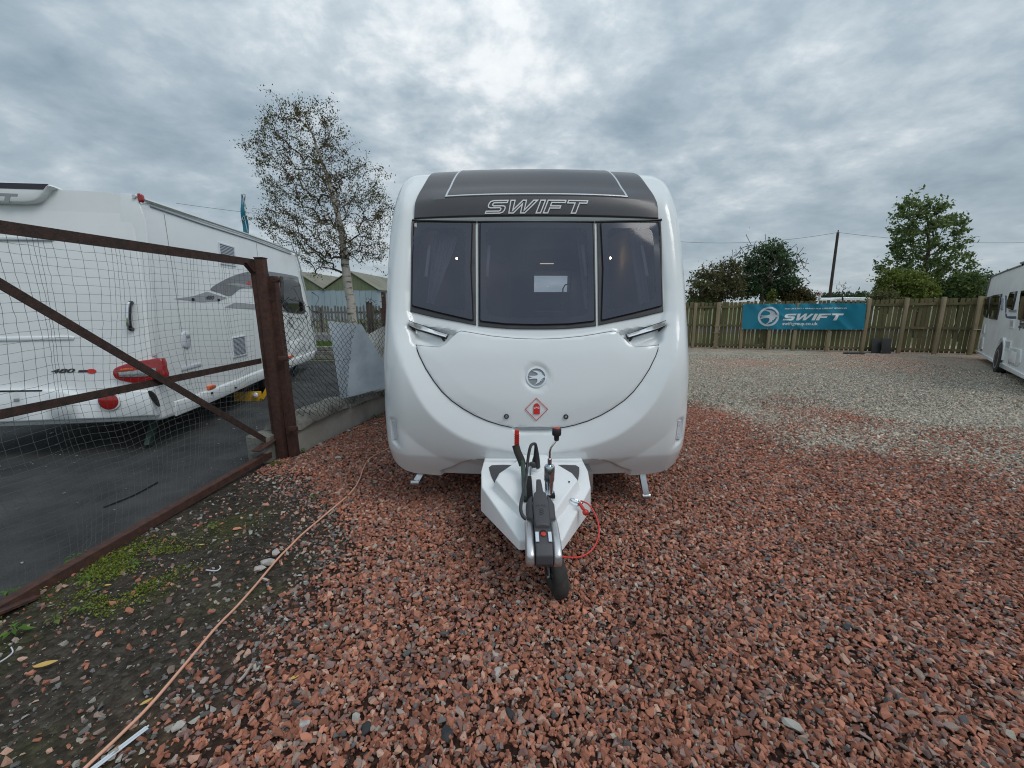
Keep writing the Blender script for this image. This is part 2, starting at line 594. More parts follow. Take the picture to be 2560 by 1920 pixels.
def subdiv(p, step, closed=True):
    p = np.asarray(p, float)
    out = []
    n = len(p)
    for i in range(n if closed else n - 1):
        a, b = p[i], p[(i + 1) % n]
        m = max(1, int(np.linalg.norm(b - a) / step))
        for j in range(m):
            out.append(a + (b - a) * j / m)
    if not closed:
        out.append(p[-1])
    return np.array(out)


def fill(poly, grid=None, holes=()):
    """triangles covering poly minus holes"""
    poly = ccw(poly)
    pts = [poly]; edges = []
    n = 0
    for lp in [poly] + [np.asarray(h, float) for h in holes]:
        m = len(lp)
        edges += [(n + i, n + (i + 1) % m) for i in range(m)]
        n += m
        if lp is not poly:
            pts.append(lp)
    if grid:
        lo, hi = poly.min(0), poly.max(0)
        gx, gy = np.meshgrid(np.arange(lo[0] + grid * 0.5, hi[0], grid), np.arange(lo[1] + grid * 0.5, hi[1], grid))
        g = np.stack((gx.ravel(), gy.ravel()), 1)
        k = inside(g, poly) & (dist_poly(g, poly) > grid * 0.35)
        for h in holes:
            k &= ~inside(g, h) & (dist_poly(g, h) > grid * 0.35)
        pts.append(g[k])
    allp = np.concatenate(pts)
    r = delaunay_2d_cdt([Vector(p) for p in allp], edges, [], 0, 1e-7)
    vo = np.array([tuple(p) for p in r[0]])
    cs = np.array([vo[list(f)].mean(0) for f in r[2]])
    ok = inside(cs, poly)
    for h in holes:
        ok &= ~inside(cs, h)
    return vo, [tuple(f) for f, k in zip(r[2], ok) if k]


def panel(poly, fmap, off, back, bev=0.0, grid=None, holes=()):
    """plate over a surface: fmap(pts2d, offset)->3-D. Front at off, edges down to back"""
    poly = ccw(poly)
    mb = MB()
    inner = inset(poly, bev) if bev else poly
    ih = [inset(h, -bev) if bev else np.asarray(h, float) for h in holes]
    v, f = fill(inner, grid, ih)
    mb.add(fmap(v, off), f)
    for lp, il in [(poly, inner)] + list(zip([ccw(h) for h in holes], ih)):
        n = len(lp)
        a = fmap(il, off)
        rings = [a]
        if bev:
            rings.append(fmap(il + (lp - il) * 0.7, off - bev * 0.35))
            rings.append(fmap(lp, off - bev))
        rings.append(fmap(lp, back))
        vv = np.concatenate(rings)
        ff = []
        for r in range(len(rings) - 1):
            for i in range(n):
                j = (i + 1) % n
                ff.append((r * n + i, (r + 1) * n + i, (r + 1) * n + j, r * n + j))
        mb.add(vv, ff)
    return mb


def weld(mb, dist=2e-5):
    me = mesh_from(mb.v, mb.f)
    bm = bmesh.new(); bm.from_mesh(me)
    bmesh.ops.remove_doubles(bm, verts=bm.verts, dist=dist)
    bmesh.ops.recalc_face_normals(bm, faces=bm.faces)
    o = MB()
    bm.verts.index_update()
    o.v = [tuple(v.co) for v in bm.verts]
    o.f = [tuple(v.index for v in f.verts) for f in bm.faces]
    bm.free(); bpy.data.meshes.remove(me)
    return o


def frame_map(o, e1, e2, n):
    o, e1, e2, n = (np.asarray(q, float) for q in (o, e1, e2, n))

    def f(p, off):
        p = np.atleast_2d(p)
        return o + p[:, :1] * e1 + p[:, 1:2] * e2 + n * off
    return f


# --- writing
def text2d(txt, bold=0.0, shear=0.0, spacing=1.0):
    cu = bpy.data.curves.new('t', 'FONT')
    cu.body = txt
    cu.size = 1.0
    cu.offset = bold
    cu.shear = shear
    cu.space_character = spacing
    cu.resolution_u = 4
    ob = bpy.data.objects.new('t', cu)
    COL.objects.link(ob)
    dg = bpy.context.evaluated_depsgraph_get()
    me = bpy.data.meshes.new_from_object(ob.evaluated_get(dg))
    v = np.array([tuple(p.co)[:2] for p in me.vertices])
    f = [tuple(p.vertices) for p in me.polygons]
    bpy.data.objects.remove(ob); bpy.data.curves.remove(cu); bpy.data.meshes.remove(me)
    lo, hi = v.min(0), v.max(0)
    return (v - lo) / (hi - lo), f           # unit box


def put_text(name, txt, box, fmap, off, mat, parent, bold=0.0, shear=0.0, spacing=1.0, rot=0):
    """box: x0,y0,x1,y1 in the surface's own coordinates (x1<x0 mirrors the reading direction)"""
    v, f = text2d(txt, bold, shear, spacing)
    x0, y0, x1, y1 = box
    p = np.stack((x0 + v[:, 0] * (x1 - x0), y0 + v[:, 1] * (y1 - y0)), 1)
    mb = MB().add(fmap(p, off), f)
    return mb.build(name, mat, parent, smooth=None)


LETTERS = {
    'S': (1.5, [(1.5, 1), (.3, 1), (.08, .93), (0, .78), (0, .6), (.08, .46), (.3, .40), (1.04, .40), (1.1, .36), (1.1, .28), (1.04, .24), (0, .24), (0, 0), (1.2, 0), (1.42, .07), (1.5, .22), (1.5, .42), (1.42, .56), (1.2, .62), (.46, .62), (.41, .65), (.41, .72), (.46, .76), (1.5, .76)]),
    'W': (2.25, [(0, 1), (.42, 1), (.52, .36), (.98, 1), (1.32, 1), (1.42, .36), (1.82, 1), (2.25, 1), (1.56, 0), (1.16, 0), (1.05, .58), (.66, 0), (.24, 0)]),
    'I': (.44, [(0, 0), (.44, 0), (.44, 1), (0, 1)]),
    'F': (1.5, [(0, 0), (.44, 0), (.44, .36), (1.25, .36), (1.25, .60), (.44, .60), (.44, .76), (1.5, .76), (1.5, 1), (0, 1)]),
    'T': (1.6, [(0, 1), (1.6, 1), (1.6, .74), (1.02, .74), (1.02, 0), (.58, 0), (.58, .74), (0, .74)]),
}


def wordmark(shear=0.42, gap=0.13):
    """polygons of the slanted word, scaled to the unit box"""
    x = 0; out = []
    for ch in 'SWIFT':
        w, p = LETTERS[ch]
        p = np.array(p, float)
        p[:, 0] += x + p[:, 1] * shear
        out.append(ccw(p))
        x += w + gap
    lo = min(p[:, 0].min() for p in out); hi = max(p[:, 0].max() for p in out)
    return [np.stack(((p[:, 0] - lo) / (hi - lo), p[:, 1]), 1) for p in out], (hi - lo)


BIRD = [(-.48, .66), (-.1, .66), (.22, .60), (.48, .48), (.62, .34), (.60, .25), (.74, .18), (.88, .04), (.96, -.02), (.74, -.06), (.62, -.12), (.66, -.24), (.50, -.22), (.54, -.38), (.38, -.36), (.36, -.52), (.20, -.58), (-.02, -.72), (-.22, -.80), (-.02, -.60), (.08, -.42), (.10, -.26), (.02, -.16), (-.30, -.14), (-.60, -.20), (-.90, -.22), (-.62, -.07), (-.40, -.01), (-.62, .03), (-.92, .14), (-.55, .13), (-.15, .13), (.08, .20), (.14, .32), (.02, .46), (-.22, .57)]


def ring_poly(r, n=40):
    return np.array([(r * math.cos(2 * math.pi * k / n), r * math.sin(2 * math.pi * k / n)) for k in range(n)])

# ------------------------------------------------------------------ ground
rng = np.random.default_rng(7)
random.seed(11)


def vnoise(x, y, scale, seed=0, octaves=3):
    """smooth value noise 0..1"""
    out = np.zeros_like(x, dtype=float); amp = 1.0; tot = 0
    for o in range(octaves):
        g = np.random.default_rng(seed + o * 17).random((64, 64))
        fx, fy = x * scale * 2 ** o + 1000, y * scale * 2 ** o + 1000
        ix, iy = np.floor(fx).astype(int), np.floor(fy).astype(int)
        tx, ty = fx - ix, fy - iy
        tx, ty = tx * tx * (3 - 2 * tx), ty * ty * (3 - 2 * ty)
        a = g[ix % 64, iy % 64]; b = g[(ix + 1) % 64, iy % 64]; c = g[ix % 64, (iy + 1) % 64]; d = g[(ix + 1) % 64, (iy + 1) % 64]
        out += amp * ((a * (1 - tx) + b * tx) * (1 - ty) + (c * (1 - tx) + d * tx) * ty)
        tot += amp; amp *= 0.5
    return out / tot


_db = np.array([ground(u, v)[:2] for u, v in ((470, 1990), (560, 1850), (700, 1660), (840, 1480), (905, 1340), (850, 1240), (775, 1180))])
_o = np.argsort(_db[:, 1])
_dbx, _dby = _db[_o, 0], _db[_o, 1]


def dirt_amount(x, y):
    """1 on the bare black soil by the gate, 0 on full gravel"""
    xb = np.interp(y, _dby, _dbx)
    m = np.clip((xb + 0.10 - x) / 0.55 + (vnoise(x, y, 1.9, 3) - 0.5) * 1.5, 0, 1)
    m = m * np.clip((3.75 - y) / 0.45 + (vnoise(x, y, 2.2, 9) - 0.5), 0, 1)
    return m


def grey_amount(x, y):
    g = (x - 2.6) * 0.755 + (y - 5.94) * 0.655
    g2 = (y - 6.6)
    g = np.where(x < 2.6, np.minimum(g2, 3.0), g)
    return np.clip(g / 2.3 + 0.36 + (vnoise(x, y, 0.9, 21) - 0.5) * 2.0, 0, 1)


def sheet(name, poly, z, mat, grid=None):
    v, f = fill(np.array(poly, float), grid)
    vv = np.column_stack((v, np.full(len(v), z)))
    o = link(name, mesh_from(vv, f), mat)
    o['kind'] = 'structure'
    return o


pm('field', (0.085, 0.125, 0.035), 0.95, col2=(0.14, 0.15, 0.06), scale=0.35, detail=8, bump=0.4, bscale=8)
pm('asphalt', (0.017, 0.019, 0.020), 0.9, col2=(0.055, 0.056, 0.056), scale=2.2, detail=14, bump=1.0, bscale=55)
sheet('field_ground', [(-900, -60), (900, -60), (900, 1500), (-900, 1500)], -0.008, 'field')
sheet('road', [(-200, 16.0), (-0.5, 16.0), (-0.5, 20.2), (-200, 20.2)], 0.0, 'road')
sheet('road', [(0.5, 21.5), (200, 21.5), (200, 28.0), (0.5, 28.0)], 0.0, 'road')
WALL = [(-2.95, -4.0), (-2.66, 1.4), (-2.36, 3.9), (-2.15, 4.9), (-1.86, 6.2), (-1.3, 8.6), (-0.9, 11.2)]
sheet('asphalt_yard', [(-26, -4)] + WALL + [(-26, 11.2)], -0.002, 'asphalt', 1.0)


def build_yard():
    xs = np.arange(-3.2, 17.01, 0.10); ys = np.arange(-3.0, 15.2, 0.10)
    X, Y = np.meshgrid(xs, ys)
    x, y = X.ravel(), Y.ravel()
    wx = np.interp(y, [p[1] for p in WALL], [p[0] for p in WALL])
    x = np.maximum(x, wx - 0.02)
    z = 0.004 + (vnoise(x, y, 1.2, 40) - 0.5) * 0.012 + (vnoise(x, y, 6.0, 44) - 0.5) * 0.006
    z = z + 0.012
    d = dirt_amount(x, y); g = grey_amount(x, y)
    n = vnoise(x, y, 3.0, 5)[:, None]
    red = np.array((0.045, 0.022, 0.016)) * (0.75 + 0.5 * n)  # bed under the red stones; shade of the gaps is put into its dark colour
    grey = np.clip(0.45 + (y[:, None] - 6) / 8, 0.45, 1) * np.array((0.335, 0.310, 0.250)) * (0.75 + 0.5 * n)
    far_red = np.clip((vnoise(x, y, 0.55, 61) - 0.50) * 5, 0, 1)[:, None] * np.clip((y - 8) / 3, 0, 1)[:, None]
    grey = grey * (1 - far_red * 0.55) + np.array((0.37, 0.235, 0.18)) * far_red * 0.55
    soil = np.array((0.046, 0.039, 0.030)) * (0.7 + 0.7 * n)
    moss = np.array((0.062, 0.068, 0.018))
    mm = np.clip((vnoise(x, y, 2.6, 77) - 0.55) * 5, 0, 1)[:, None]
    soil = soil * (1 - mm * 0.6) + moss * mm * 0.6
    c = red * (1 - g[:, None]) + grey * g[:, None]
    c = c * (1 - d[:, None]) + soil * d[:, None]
    nx, ny = len(xs), len(ys)
    i = np.arange((ny - 1) * (nx - 1)); r, q = i // (nx - 1), i % (nx - 1)
    a = r * nx + q
    f = np.stack((a, a + 1, a + nx + 1, a + nx), 1)
    keep = (x[f].max(1) - x[f].min(1)) > 1e-4
    f = f[keep]
    me = bpy.data.meshes.new('yard')
    me.from_pydata(np.column_stack((x, y, z)).tolist(), [], f.tolist())
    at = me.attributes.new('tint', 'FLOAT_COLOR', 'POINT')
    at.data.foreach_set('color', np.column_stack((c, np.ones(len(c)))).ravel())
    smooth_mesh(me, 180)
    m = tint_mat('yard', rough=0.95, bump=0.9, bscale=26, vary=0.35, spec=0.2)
    nt = m.node_tree
    b = nt.nodes['Principled BSDF']
    tc = nt.nodes.new('ShaderNodeTexCoord')
    vo = nt.nodes.new('ShaderNodeTexVoronoi'); vo.inputs['Scale'].default_value = 48
    nt.links.new(tc.outputs['Object'], vo.inputs['Vector'])
    hsv = nt.nodes.new('ShaderNodeSeparateColor'); nt.links.new(vo.outputs['Color'], hsv.inputs[0])
    mr = nt.nodes.new('ShaderNodeMapRange'); mr.inputs['To Min'].default_value = 0.6; mr.inputs['To Max'].default_value = 1.4
    nt.links.new(hsv.outputs[0], mr.inputs[0])
    src = b.inputs['Base Color'].links[0].from_socket
    vm = nt.nodes.new('ShaderNodeVectorMath'); vm.operation = 'SCALE'
    nt.links.new(src, vm.inputs[0]); nt.links.new(mr.outputs[0], vm.inputs['Scale']); nt.links.new(vm.outputs[0], b.inputs['Base Color'])
    bp = nt.nodes.new('ShaderNodeBump'); bp.inputs['Strength'].default_value = 0.8; bp.inputs['Distance'].default_value = 0.02
    nt.links.new(vo.outputs['Distance'], bp.inputs['Height']); bp.invert = True
    nt.links.new(bp.outputs[0], b.inputs['Normal'])
    o = link('gravel_ground', me, m)
    o['kind'] = 'structure'


build_yard()


# ------------------------------------------------------------------ loose stones (far past counting)
def stone_mesh(k):
    r = np.random.default_rng(100 + k)
    p = r.normal(size=(11, 3)); p /= np.linalg.norm(p, axis=1)[:, None]
    p *= r.uniform(0.78, 1.08, (11, 1))
    p *= np.array((1.0, r.uniform(0.68, 0.92), r.uniform(0.55, 0.82)))
    bm = bmesh.new()
    for q in p:
        bm.verts.new(q)
    h = bmesh.ops.convex_hull(bm, input=bm.verts)
    bmesh.ops.delete(bm, geom=[g for g in h['geom_interior'] if isinstance(g, bmesh.types.BMVert)], context='VERTS')
    me = bpy.data.meshes.new('stone'); bm.to_mesh(me); bm.free()
    me.materials.append(MAT['stone'])
    return me


STONES = bpy.data.collections.new('stones')
for k in range(9):
    so = bpy.data.objects.new('stone_%02d' % k, stone_mesh(k)); STONES.objects.link(so)


def stone_tree():
    ng = bpy.data.node_groups.new('scatter', 'GeometryNodeTree')
    ng.interface.new_socket('Geometry', in_out='INPUT', socket_type='NodeSocketGeometry')
    ng.interface.new_socket('Geometry', in_out='OUTPUT', socket_type='NodeSocketGeometry')
    N, L = ng.nodes, ng.links
    gi, go = N.new('NodeGroupInput'), N.new('NodeGroupOutput')
    ci = N.new('GeometryNodeCollectionInfo')
    ci.inputs['Collection'].default_value = STONES
    ci.inputs['Separate Children'].default_value = True
    ci.inputs['Reset Children'].default_value = True
    ip = N.new('GeometryNodeInstanceOnPoints')
    ip.inputs['Pick Instance'].default_value = True

    def attr(n, t):
        a = N.new('GeometryNodeInputNamedAttribute'); a.data_type = t; a.inputs['Name'].default_value = n
        return a.outputs['Attribute']
    L.new(gi.outputs[0], ip.inputs['Points'])
    L.new(ci.outputs[0], ip.inputs['Instance'])
    L.new(attr('pick', 'INT'), ip.inputs['Instance Index'])
    L.new(attr('scl', 'FLOAT_VECTOR'), ip.inputs['Scale'])
    e2r = N.new('FunctionNodeEulerToRotation')
    L.new(attr('rot', 'FLOAT_VECTOR'), e2r.inputs[0])
    L.new(e2r.outputs[0], ip.inputs['Rotation'])
    L.new(ip.outputs[0], go.inputs[0])
    return ng


SCATTER = stone_tree()


def scatter(name, label, cat, P, S, RT, C):
    me = bpy.data.meshes.new(name)
    me.vertices.add(len(P)); me.vertices.foreach_set('co', P.astype(np.float32).ravel())
    a = me.attributes.new('pick', 'INT', 'POINT'); a.data.foreach_set('value', rng.integers(0, 9, len(P)).astype(np.int32))
    a = me.attributes.new('scl', 'FLOAT_VECTOR', 'POINT'); a.data.foreach_set('vector', S.astype(np.float32).ravel())
    a = me.attributes.new('rot', 'FLOAT_VECTOR', 'POINT'); a.data.foreach_set('vector', RT.astype(np.float32).ravel())
    a = me.attributes.new('tint', 'FLOAT_COLOR', 'POINT'); a.data.foreach_set('color', np.column_stack((C, np.ones(len(C)))).astype(np.float32).ravel())
    me.materials.append(MAT['stone'])
    o = link(name, me)
    md = o.modifiers.new('scatter', 'NODES'); md.node_group = SCATTER
    tag(o, label, cat, kind='stuff')


def scatter_gravel():
    n1, n2 = 370000, 210000
    x = np.concatenate((rng.uniform(-2.9, 9.0, n1), rng.uniform(-2.0, 10.8, n2))); y = np.concatenate((rng.uniform(0.55, 6.0, n1), rng.uniform(6.0, 12.4, n2)))
    n = n1 + n2
    u, v = project(np.column_stack((x, y, np.zeros(n))))
    wx = np.interp(y, [p[1] for p in WALL], [p[0] for p in WALL])
    wx = np.where(y > 3.95, wx + 0.17, wx + 0.04)
    d = dirt_amount(x, y); g = grey_amount(x, y)
    keep = (u > -420) & (u < 2980) & (v < 2250) & (x > wx)
    keep &= ~((np.abs(x - 0.18) < 1.0) & (y > 4.6) & (y < 9))
    dens = 1.0 - 0.93 * d ** 0.6
    dens *= np.where(y > 8.5, 0.85, 1.0)
    keep &= rng.random(n) < dens
    x, y, d, g = x[keep], y[keep], d[keep], g[keep]
    n = len(x)
    isgrey = rng.random(n) < g
    size = rng.lognormal(math.log(0.0138), 0.28, n)
    size = np.where(isgrey, size * 0.92, size)
    size = np.clip(size, 0.006, 0.027)
    soil = d > 0.35
    size = np.where(soil & (rng.random(n) < 0.4), size * rng.uniform(0.35, 0.7, n), size)
    # colours of the stones themselves
    t = rng.random(n)[:, None]
    red = np.array((0.210, 0.080, 0.050)) * (1 - t) + np.array((0.500, 0.212, 0.138)) * t
    t2 = rng.random(n)
    red = np.where((t2 < 0.18)[:, None], np.array((0.185, 0.095, 0.078)) + 0.08 * t, red)
    red = np.where(((t2 > 0.24) & (t2 < 0.34))[:, None], np.array((0.24, 0.165, 0.13)) + 0.12 * t, red)
    red = np.where(((t2 > 0.16) & (t2 < 0.24))[:, None], np.array((0.44, 0.255, 0.18)) + 0.08 * t, red)
    red = np.where((t2 > 0.955)[:, None], np.array((0.085, 0.082, 0.080)) + 0.06 * t, red)
    red = np.where((t2 > 0.993)[:, None], np.array((0.42, 0.38, 0.32)) + 0.05 * t, red)
    q = vnoise(x, y, 1.3, 90)[:, None]; q2 = vnoise(x, y, 0.45, 93, 2)[:, None]
    red = red * (0.72 + 0.36 * q + 0.22 * q2)
    grey = np.array((0.215, 0.200, 0.160)) * (1 - t) + np.array((0.60, 0.560, 0.475)) * t
    grey = np.where((t2 < 0.22)[:, None], np.array((0.48, 0.35, 0.26)) + 0.10 * t, grey)
    far_red = np.clip((vnoise(x, y, 0.55, 61) - 0.50) * 5, 0, 1) * np.clip((y - 7.5) / 3, 0, 1)
    grey = np.where((rng.random(n) < far_red * 0.6)[:, None], np.array((0.50, 0.29, 0.21)) + 0.08 * t, grey)
    mixd = np.where((t2 < 0.62)[:, None], red, np.where((t2 < 0.86)[:, None], np.array((0.115, 0.110, 0.105)) + 0.08 * t, np.array((0.32, 0.30, 0.26)) + 0.10 * t))
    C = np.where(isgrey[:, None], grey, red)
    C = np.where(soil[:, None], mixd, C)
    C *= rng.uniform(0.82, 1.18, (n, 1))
    S = np.stack((size * rng.uniform(0.85, 1.25, n), size * rng.uniform(0.8, 1.1, n), size * rng.uniform(0.75, 1.15, n)), 1)
    RT = np.stack((rng.normal(0, 0.35, n), rng.normal(0, 0.35, n), rng.uniform(0, 6.283, n)), 1)
    zb = 0.016 + (vnoise(x, y, 1.2, 40) - 0.5) * 0.012 + (vnoise(x, y, 6.0, 44) - 0.5) * 0.006
    z = zb + size * 0.28 + np.where(soil, 0.0, rng.uniform(-0.006, 0.013, n))
    scatter('gravel', 'loose angular red and grey gravel covering the yard', 'gravel', np.column_stack((x, y, z)), S, RT, C)
    # crumbs and chips on the asphalt and bare soil
    n = 30000
    x = rng.uniform(-3.2, 0.2, n); y = rng.uniform(0.6, 5.0, n)
    d = dirt_amount(x, y)
    u, v = project(np.column_stack((x, y, np.zeros(n))))
    wx = np.interp(y, [p[1] for p in WALL], [p[0] for p in WALL])
    cl = vnoise(x, y, 2.3, 15)
    k = (d > 0.2) & (x > wx - 0.1) & (u > -200) & (v < 2200) & (rng.random(n) < np.clip((cl - 0.25) * 1.6, 0.06, 1))
    x, y = x[k], y[k]; n = len(x)
    size = np.clip(rng.lognormal(math.log(0.0037), 0.45, n), 0.0015, 0.011)
    t = rng.random((n, 1)); t2 = rng.random(n)
    C = np.where((t2 < 0.62)[:, None], np.array((0.075, 0.070, 0.066)) + 0.10 * t, np.where((t2 < 0.84)[:, None], np.array((0.22, 0.20, 0.17)) + 0.22 * t, np.array((0.22, 0.095, 0.065)) + 0.06 * t))
    S = np.stack((size * 1.2, size, size * 0.8), 1)
    RT = np.stack((rng.normal(0, 0.3, n), rng.normal(0, 0.3, n), rng.uniform(0, 6.283, n)), 1)
    z = 0.016 + (vnoise(x, y, 1.2, 40) - 0.5) * 0.012 + (vnoise(x, y, 6.0, 44) - 0.5) * 0.006 + size * 0.3
    scatter('stone_chips', 'small grey chips and crumbs scattered on the black soil by the gate', 'stone chips', np.column_stack((x, y, z)), S, RT, C)
    # fines lying between the red stones
    n = 60000
    x = rng.uniform(-2.2, 4.5, n); y = rng.uniform(0.6, 4.8, n)
    u, v = project(np.column_stack((x, y, np.zeros(n))))
    wx = np.interp(y, [p[1] for p in WALL], [p[0] for p in WALL])
    k = (x > wx + 0.2) & (u > -200) & (u < 2760) & (v < 2200) & (dirt_amount(x, y) < 0.6) & (rng.random(n) < np.clip((vnoise(x, y, 1.6, 55) - 0.2) * 1.8, 0.1, 1))
    x, y = x[k], y[k]; n = len(x)
    size = np.clip(rng.lognormal(math.log(0.0040), 0.4, n), 0.0018, 0.009)
    t = rng.random((n, 1)); t2 = rng.random(n)
    C = np.where((t2 < 0.72)[:, None], np.array((0.13, 0.060, 0.045)) + np.array((0.12, 0.06, 0.05)) * t, np.where((t2 < 0.9)[:, None], np.array((0.09, 0.08, 0.075)) + 0.1 * t, np.array((0.36, 0.32, 0.27)) + 0.15 * t))
    S = np.stack((size * 1.2, size, size * 0.8), 1)
    RT = np.stack((rng.normal(0, 0.3, n), rng.normal(0, 0.3, n), rng.uniform(0, 6.283, n)), 1)
    z = 0.018 + (vnoise(x, y, 1.2, 40) - 0.5) * 0.012 + (vnoise(x, y, 6.0, 44) - 0.5) * 0.006 + rng.uniform(0, 0.016, n)
    scatter('gravel_fines', 'fine red grit lying between the gravel stones', 'grit', np.column_stack((x, y, z)), S, RT, C)
    # white crumbs on the asphalt behind the gate
    n = 500
    x = rng.uniform(-7, -1.5, n); y = rng.uniform(2.2, 10, n)
    wx = np.interp(y, [p[1] for p in WALL], [p[0] for p in WALL])
    k = x < wx - 0.35
    x, y = x[k], y[k]; n = len(x)
    size = np.clip(rng.lognormal(math.log(0.007), 0.5, n), 0.003, 0.02)
    t = rng.random((n, 1))
    C = np.array((0.12, 0.12, 0.12)) + 0.4 * t ** 2
    S = np.stack((size * 1.4, size, size * 0.6), 1)
    RT = np.stack((np.zeros(n), np.zeros(n), rng.uniform(0, 6.283, n)), 1)
    scatter('asphalt_litter', 'pale crumbs and flakes strewn over the dark asphalt', 'litter', np.column_stack((x, y, np.full(n, 0.0) + size * 0.3)), S, RT, C)


scatter_gravel()


# ------------------------------------------------------------------ trees
def tree(name, label, trunk_px, crown_px, y, n_targets, leaves_per, leaf, greens, bark, r0, depth=0.75, droop=0.0, group=None, cat='tree',
         seed=1, sink=0.0, bare=None, rmin=0.004, clump=0.20, jitter=0.12, base=None):
    """grows branches from the trunk to points spread through the crown; leaves hang round the branch ends"""
    g = np.random.default_rng(seed)
    trunk = [at_y(u, v, y) for u, v in trunk_px]
    b0 = trunk[0].copy(); b0[2] = -0.05
    if base is not None:
        b0[0] += base
    trunk = [b0] + trunk
    tp = subdiv(np.array(trunk), 0.16, closed=False)
    tp[1:-1] += g.normal(0, 0.012, tp[1:-1].shape)
    crown = np.array([at_y(u, v, y)[[0, 2]] for u, v in crown_px])
    lo, hi = crown.min(0), crown.max(0)
    T = []
    hw = (hi[0] - lo[0]) / 2; cx = (lo[0] + hi[0]) / 2
    while len(T) < n_targets:
        p = g.uniform(lo, hi, (n_targets, 2))
        p = p[inside(p, crown)]
        dd = dist_poly(p, crown)
        for q, e in zip(p, dd):
            half = min(hw * depth, 0.25 + e * 1.6)
            T.append((q[0], y + g.uniform(-1, 1) * half, q[1]))
    T = np.array(T[:n_targets])
    ed_ = dist_poly(T[:, [0, 2]], crown)
    T += g.normal(0, 1, T.shape) * (np.clip(1 - ed_ / (0.10 * hw + 0.05), 0, 1) * 0.11 * min(hw, 1.6))[:, None]
    nodes = [p for p in tp]
    parent = [max(i - 1, 0) for i in range(len(tp))]
    order = np.argsort([np.min(np.linalg.norm(tp - t, axis=1)) for t in T])
    ends = []
    arr = np.zeros((len(tp) + n_targets * 14, 3)); arr[:len(tp)] = tp; cnt = len(tp)
    hgt = np.zeros(len(arr))
    for t in T[order]:
        dv = t - arr[:cnt]
        ds = np.linalg.norm(dv, axis=1)
        pen = ds + np.maximum(0, 0.55 * ds - dv[:, 2]) * 0.55
        k = int(np.argmin(pen))
        if ds[k] < 0.05:
            continue
        m = max(2, min(10, int(ds[k] / 0.18)))
        p0 = arr[k]
        bend = g.normal(0, jitter * 0.5, 3) * ds[k]
        last = k
        for j in range(1, m + 1):
            s = j / m
            q = p0 + (t - p0) * s + bend * math.sin(math.pi * s) + np.array((0, 0, (0.10 - droop * 0.3) * ds[k] * math.sin(math.pi * s)))
            arr[cnt] = q; parent.append(last); last = cnt; cnt += 1
        ends.append(last)
    P = arr[:cnt]; parent = np.array(parent[:cnt])
    w = np.zeros(cnt)
    for e in ends:
        w[e] += 1
    for i in range(cnt - 1, 0, -1):
        w[parent[i]] += w[i]
    rad = np.maximum(rmin, r0 * (np.maximum(w, 0.5) / max(w[0], 1)) ** 0.6)
    nt = len(tp)
    rad[:nt] = np.maximum(rad[:nt], np.linspace(r0, r0 * 0.18, nt))
    root = thing(name, label, cat, (b0[0], y, 0), group)
    # wood: chains
    kids = {}
    for i in range(1, cnt):
        kids.setdefault(int(parent[i]), []).append(i)
    tr, br = MB(), MB()
    tr.tube(P[:nt], list(rad[:nt]), 10)
    stack = []
    for i in range(nt):
        for c in kids.get(i, []):
            if c >= nt:
                stack.append((i, c))
    while stack:
        a, c = stack.pop()
        chain = [a, c]; rr = [min(rad[a], rad[c] * 1.3), rad[c]]
        while True:
            ks = kids.get(chain[-1], [])
            if not ks:
                break
            ks = sorted(ks, key=lambda q: -w[q])
            for q in ks[1:]:
                stack.append((chain[-1], q))
            chain.append(ks[0]); rr.append(rad[ks[0]])
        br.tube([P[q] for q in chain], rr, 5 if rr[0] > 0.02 else 3, cap=False)
    tr.build('trunk', bark, root, smooth=60)
    br.build('branches', 'twig' if bark == 'bark_birch' else bark, root, smooth=60)
    if bare is not None:
        keep = g.random(len(ends)) > bare
        ends = [e for e, k in zip(ends, keep) if k]
    # leaves
    ends = np.array(ends)
    c0 = np.repeat(P[ends], leaves_per, axis=0)
    c1 = np.repeat(P[parent[ends]], leaves_per, axis=0)
    c2 = np.repeat(P[parent[parent[ends]]], leaves_per, axis=0)
    n = len(c0)
    s = g.random((n, 1)) * 2
    c = np.where(s < 1, c0 + (c1 - c0) * s, c1 + (c2 - c1) * (s - 1))
    c = c + g.normal(0, clump, (n, 3)) * np.array((1, 1, 0.8)) * g.uniform(0.2, 1, (n, 1))
    c[:, 2] -= droop * g.random(n) * 0.35
    c[:, 2] = np.maximum(c[:, 2], 0.05)
    a = g.normal(size=(n, 3)); a[:, 2] -= 0.3 + droop; a /= np.linalg.norm(a, axis=1)[:, None]
    b = np.cross(a, g.normal(size=(n, 3))); b /= np.linalg.norm(b, axis=1)[:, None]
    ls = leaf * g.uniform(0.6, 1.25, (n, 1))
    nrm = np.cross(a, b)
    fold = nrm * ls * 0.16
    v = np.stack((c - a * ls, c + b * ls * 0.48 + fold, c + a * ls, c - b * ls * 0.48 + fold), 1).reshape(-1, 3)
    i = np.arange(n) * 4
    f = np.concatenate((np.stack((i, i + 1, i + 2), 1), np.stack((i, i + 2, i + 3), 1)))
    me = bpy.data.meshes.new('crown')
    me.from_pydata((v - origin(root)).tolist(), [], f.tolist())
    gs = np.array(greens)
    tone = np.repeat(vnoise(P[ends][:, 0] * 1.0 + P[ends][:, 1] * 0.6, P[ends][:, 2], 1.6, seed), leaves_per)
    pick = np.clip((tone + g.normal(0, 0.16, n)) * len(gs), 0, len(gs) - 1e-3).astype(int)
    col = gs[pick] * g.uniform(0.75, 1.25, (n, 1))
    col4 = np.repeat(np.column_stack((col, np.ones(n))), 4, axis=0)
    at = me.attributes.new('tint', 'FLOAT_COLOR', 'POINT'); at.data.foreach_set('color', col4.ravel())
    link('crown', me, 'leaf', root)
    return root


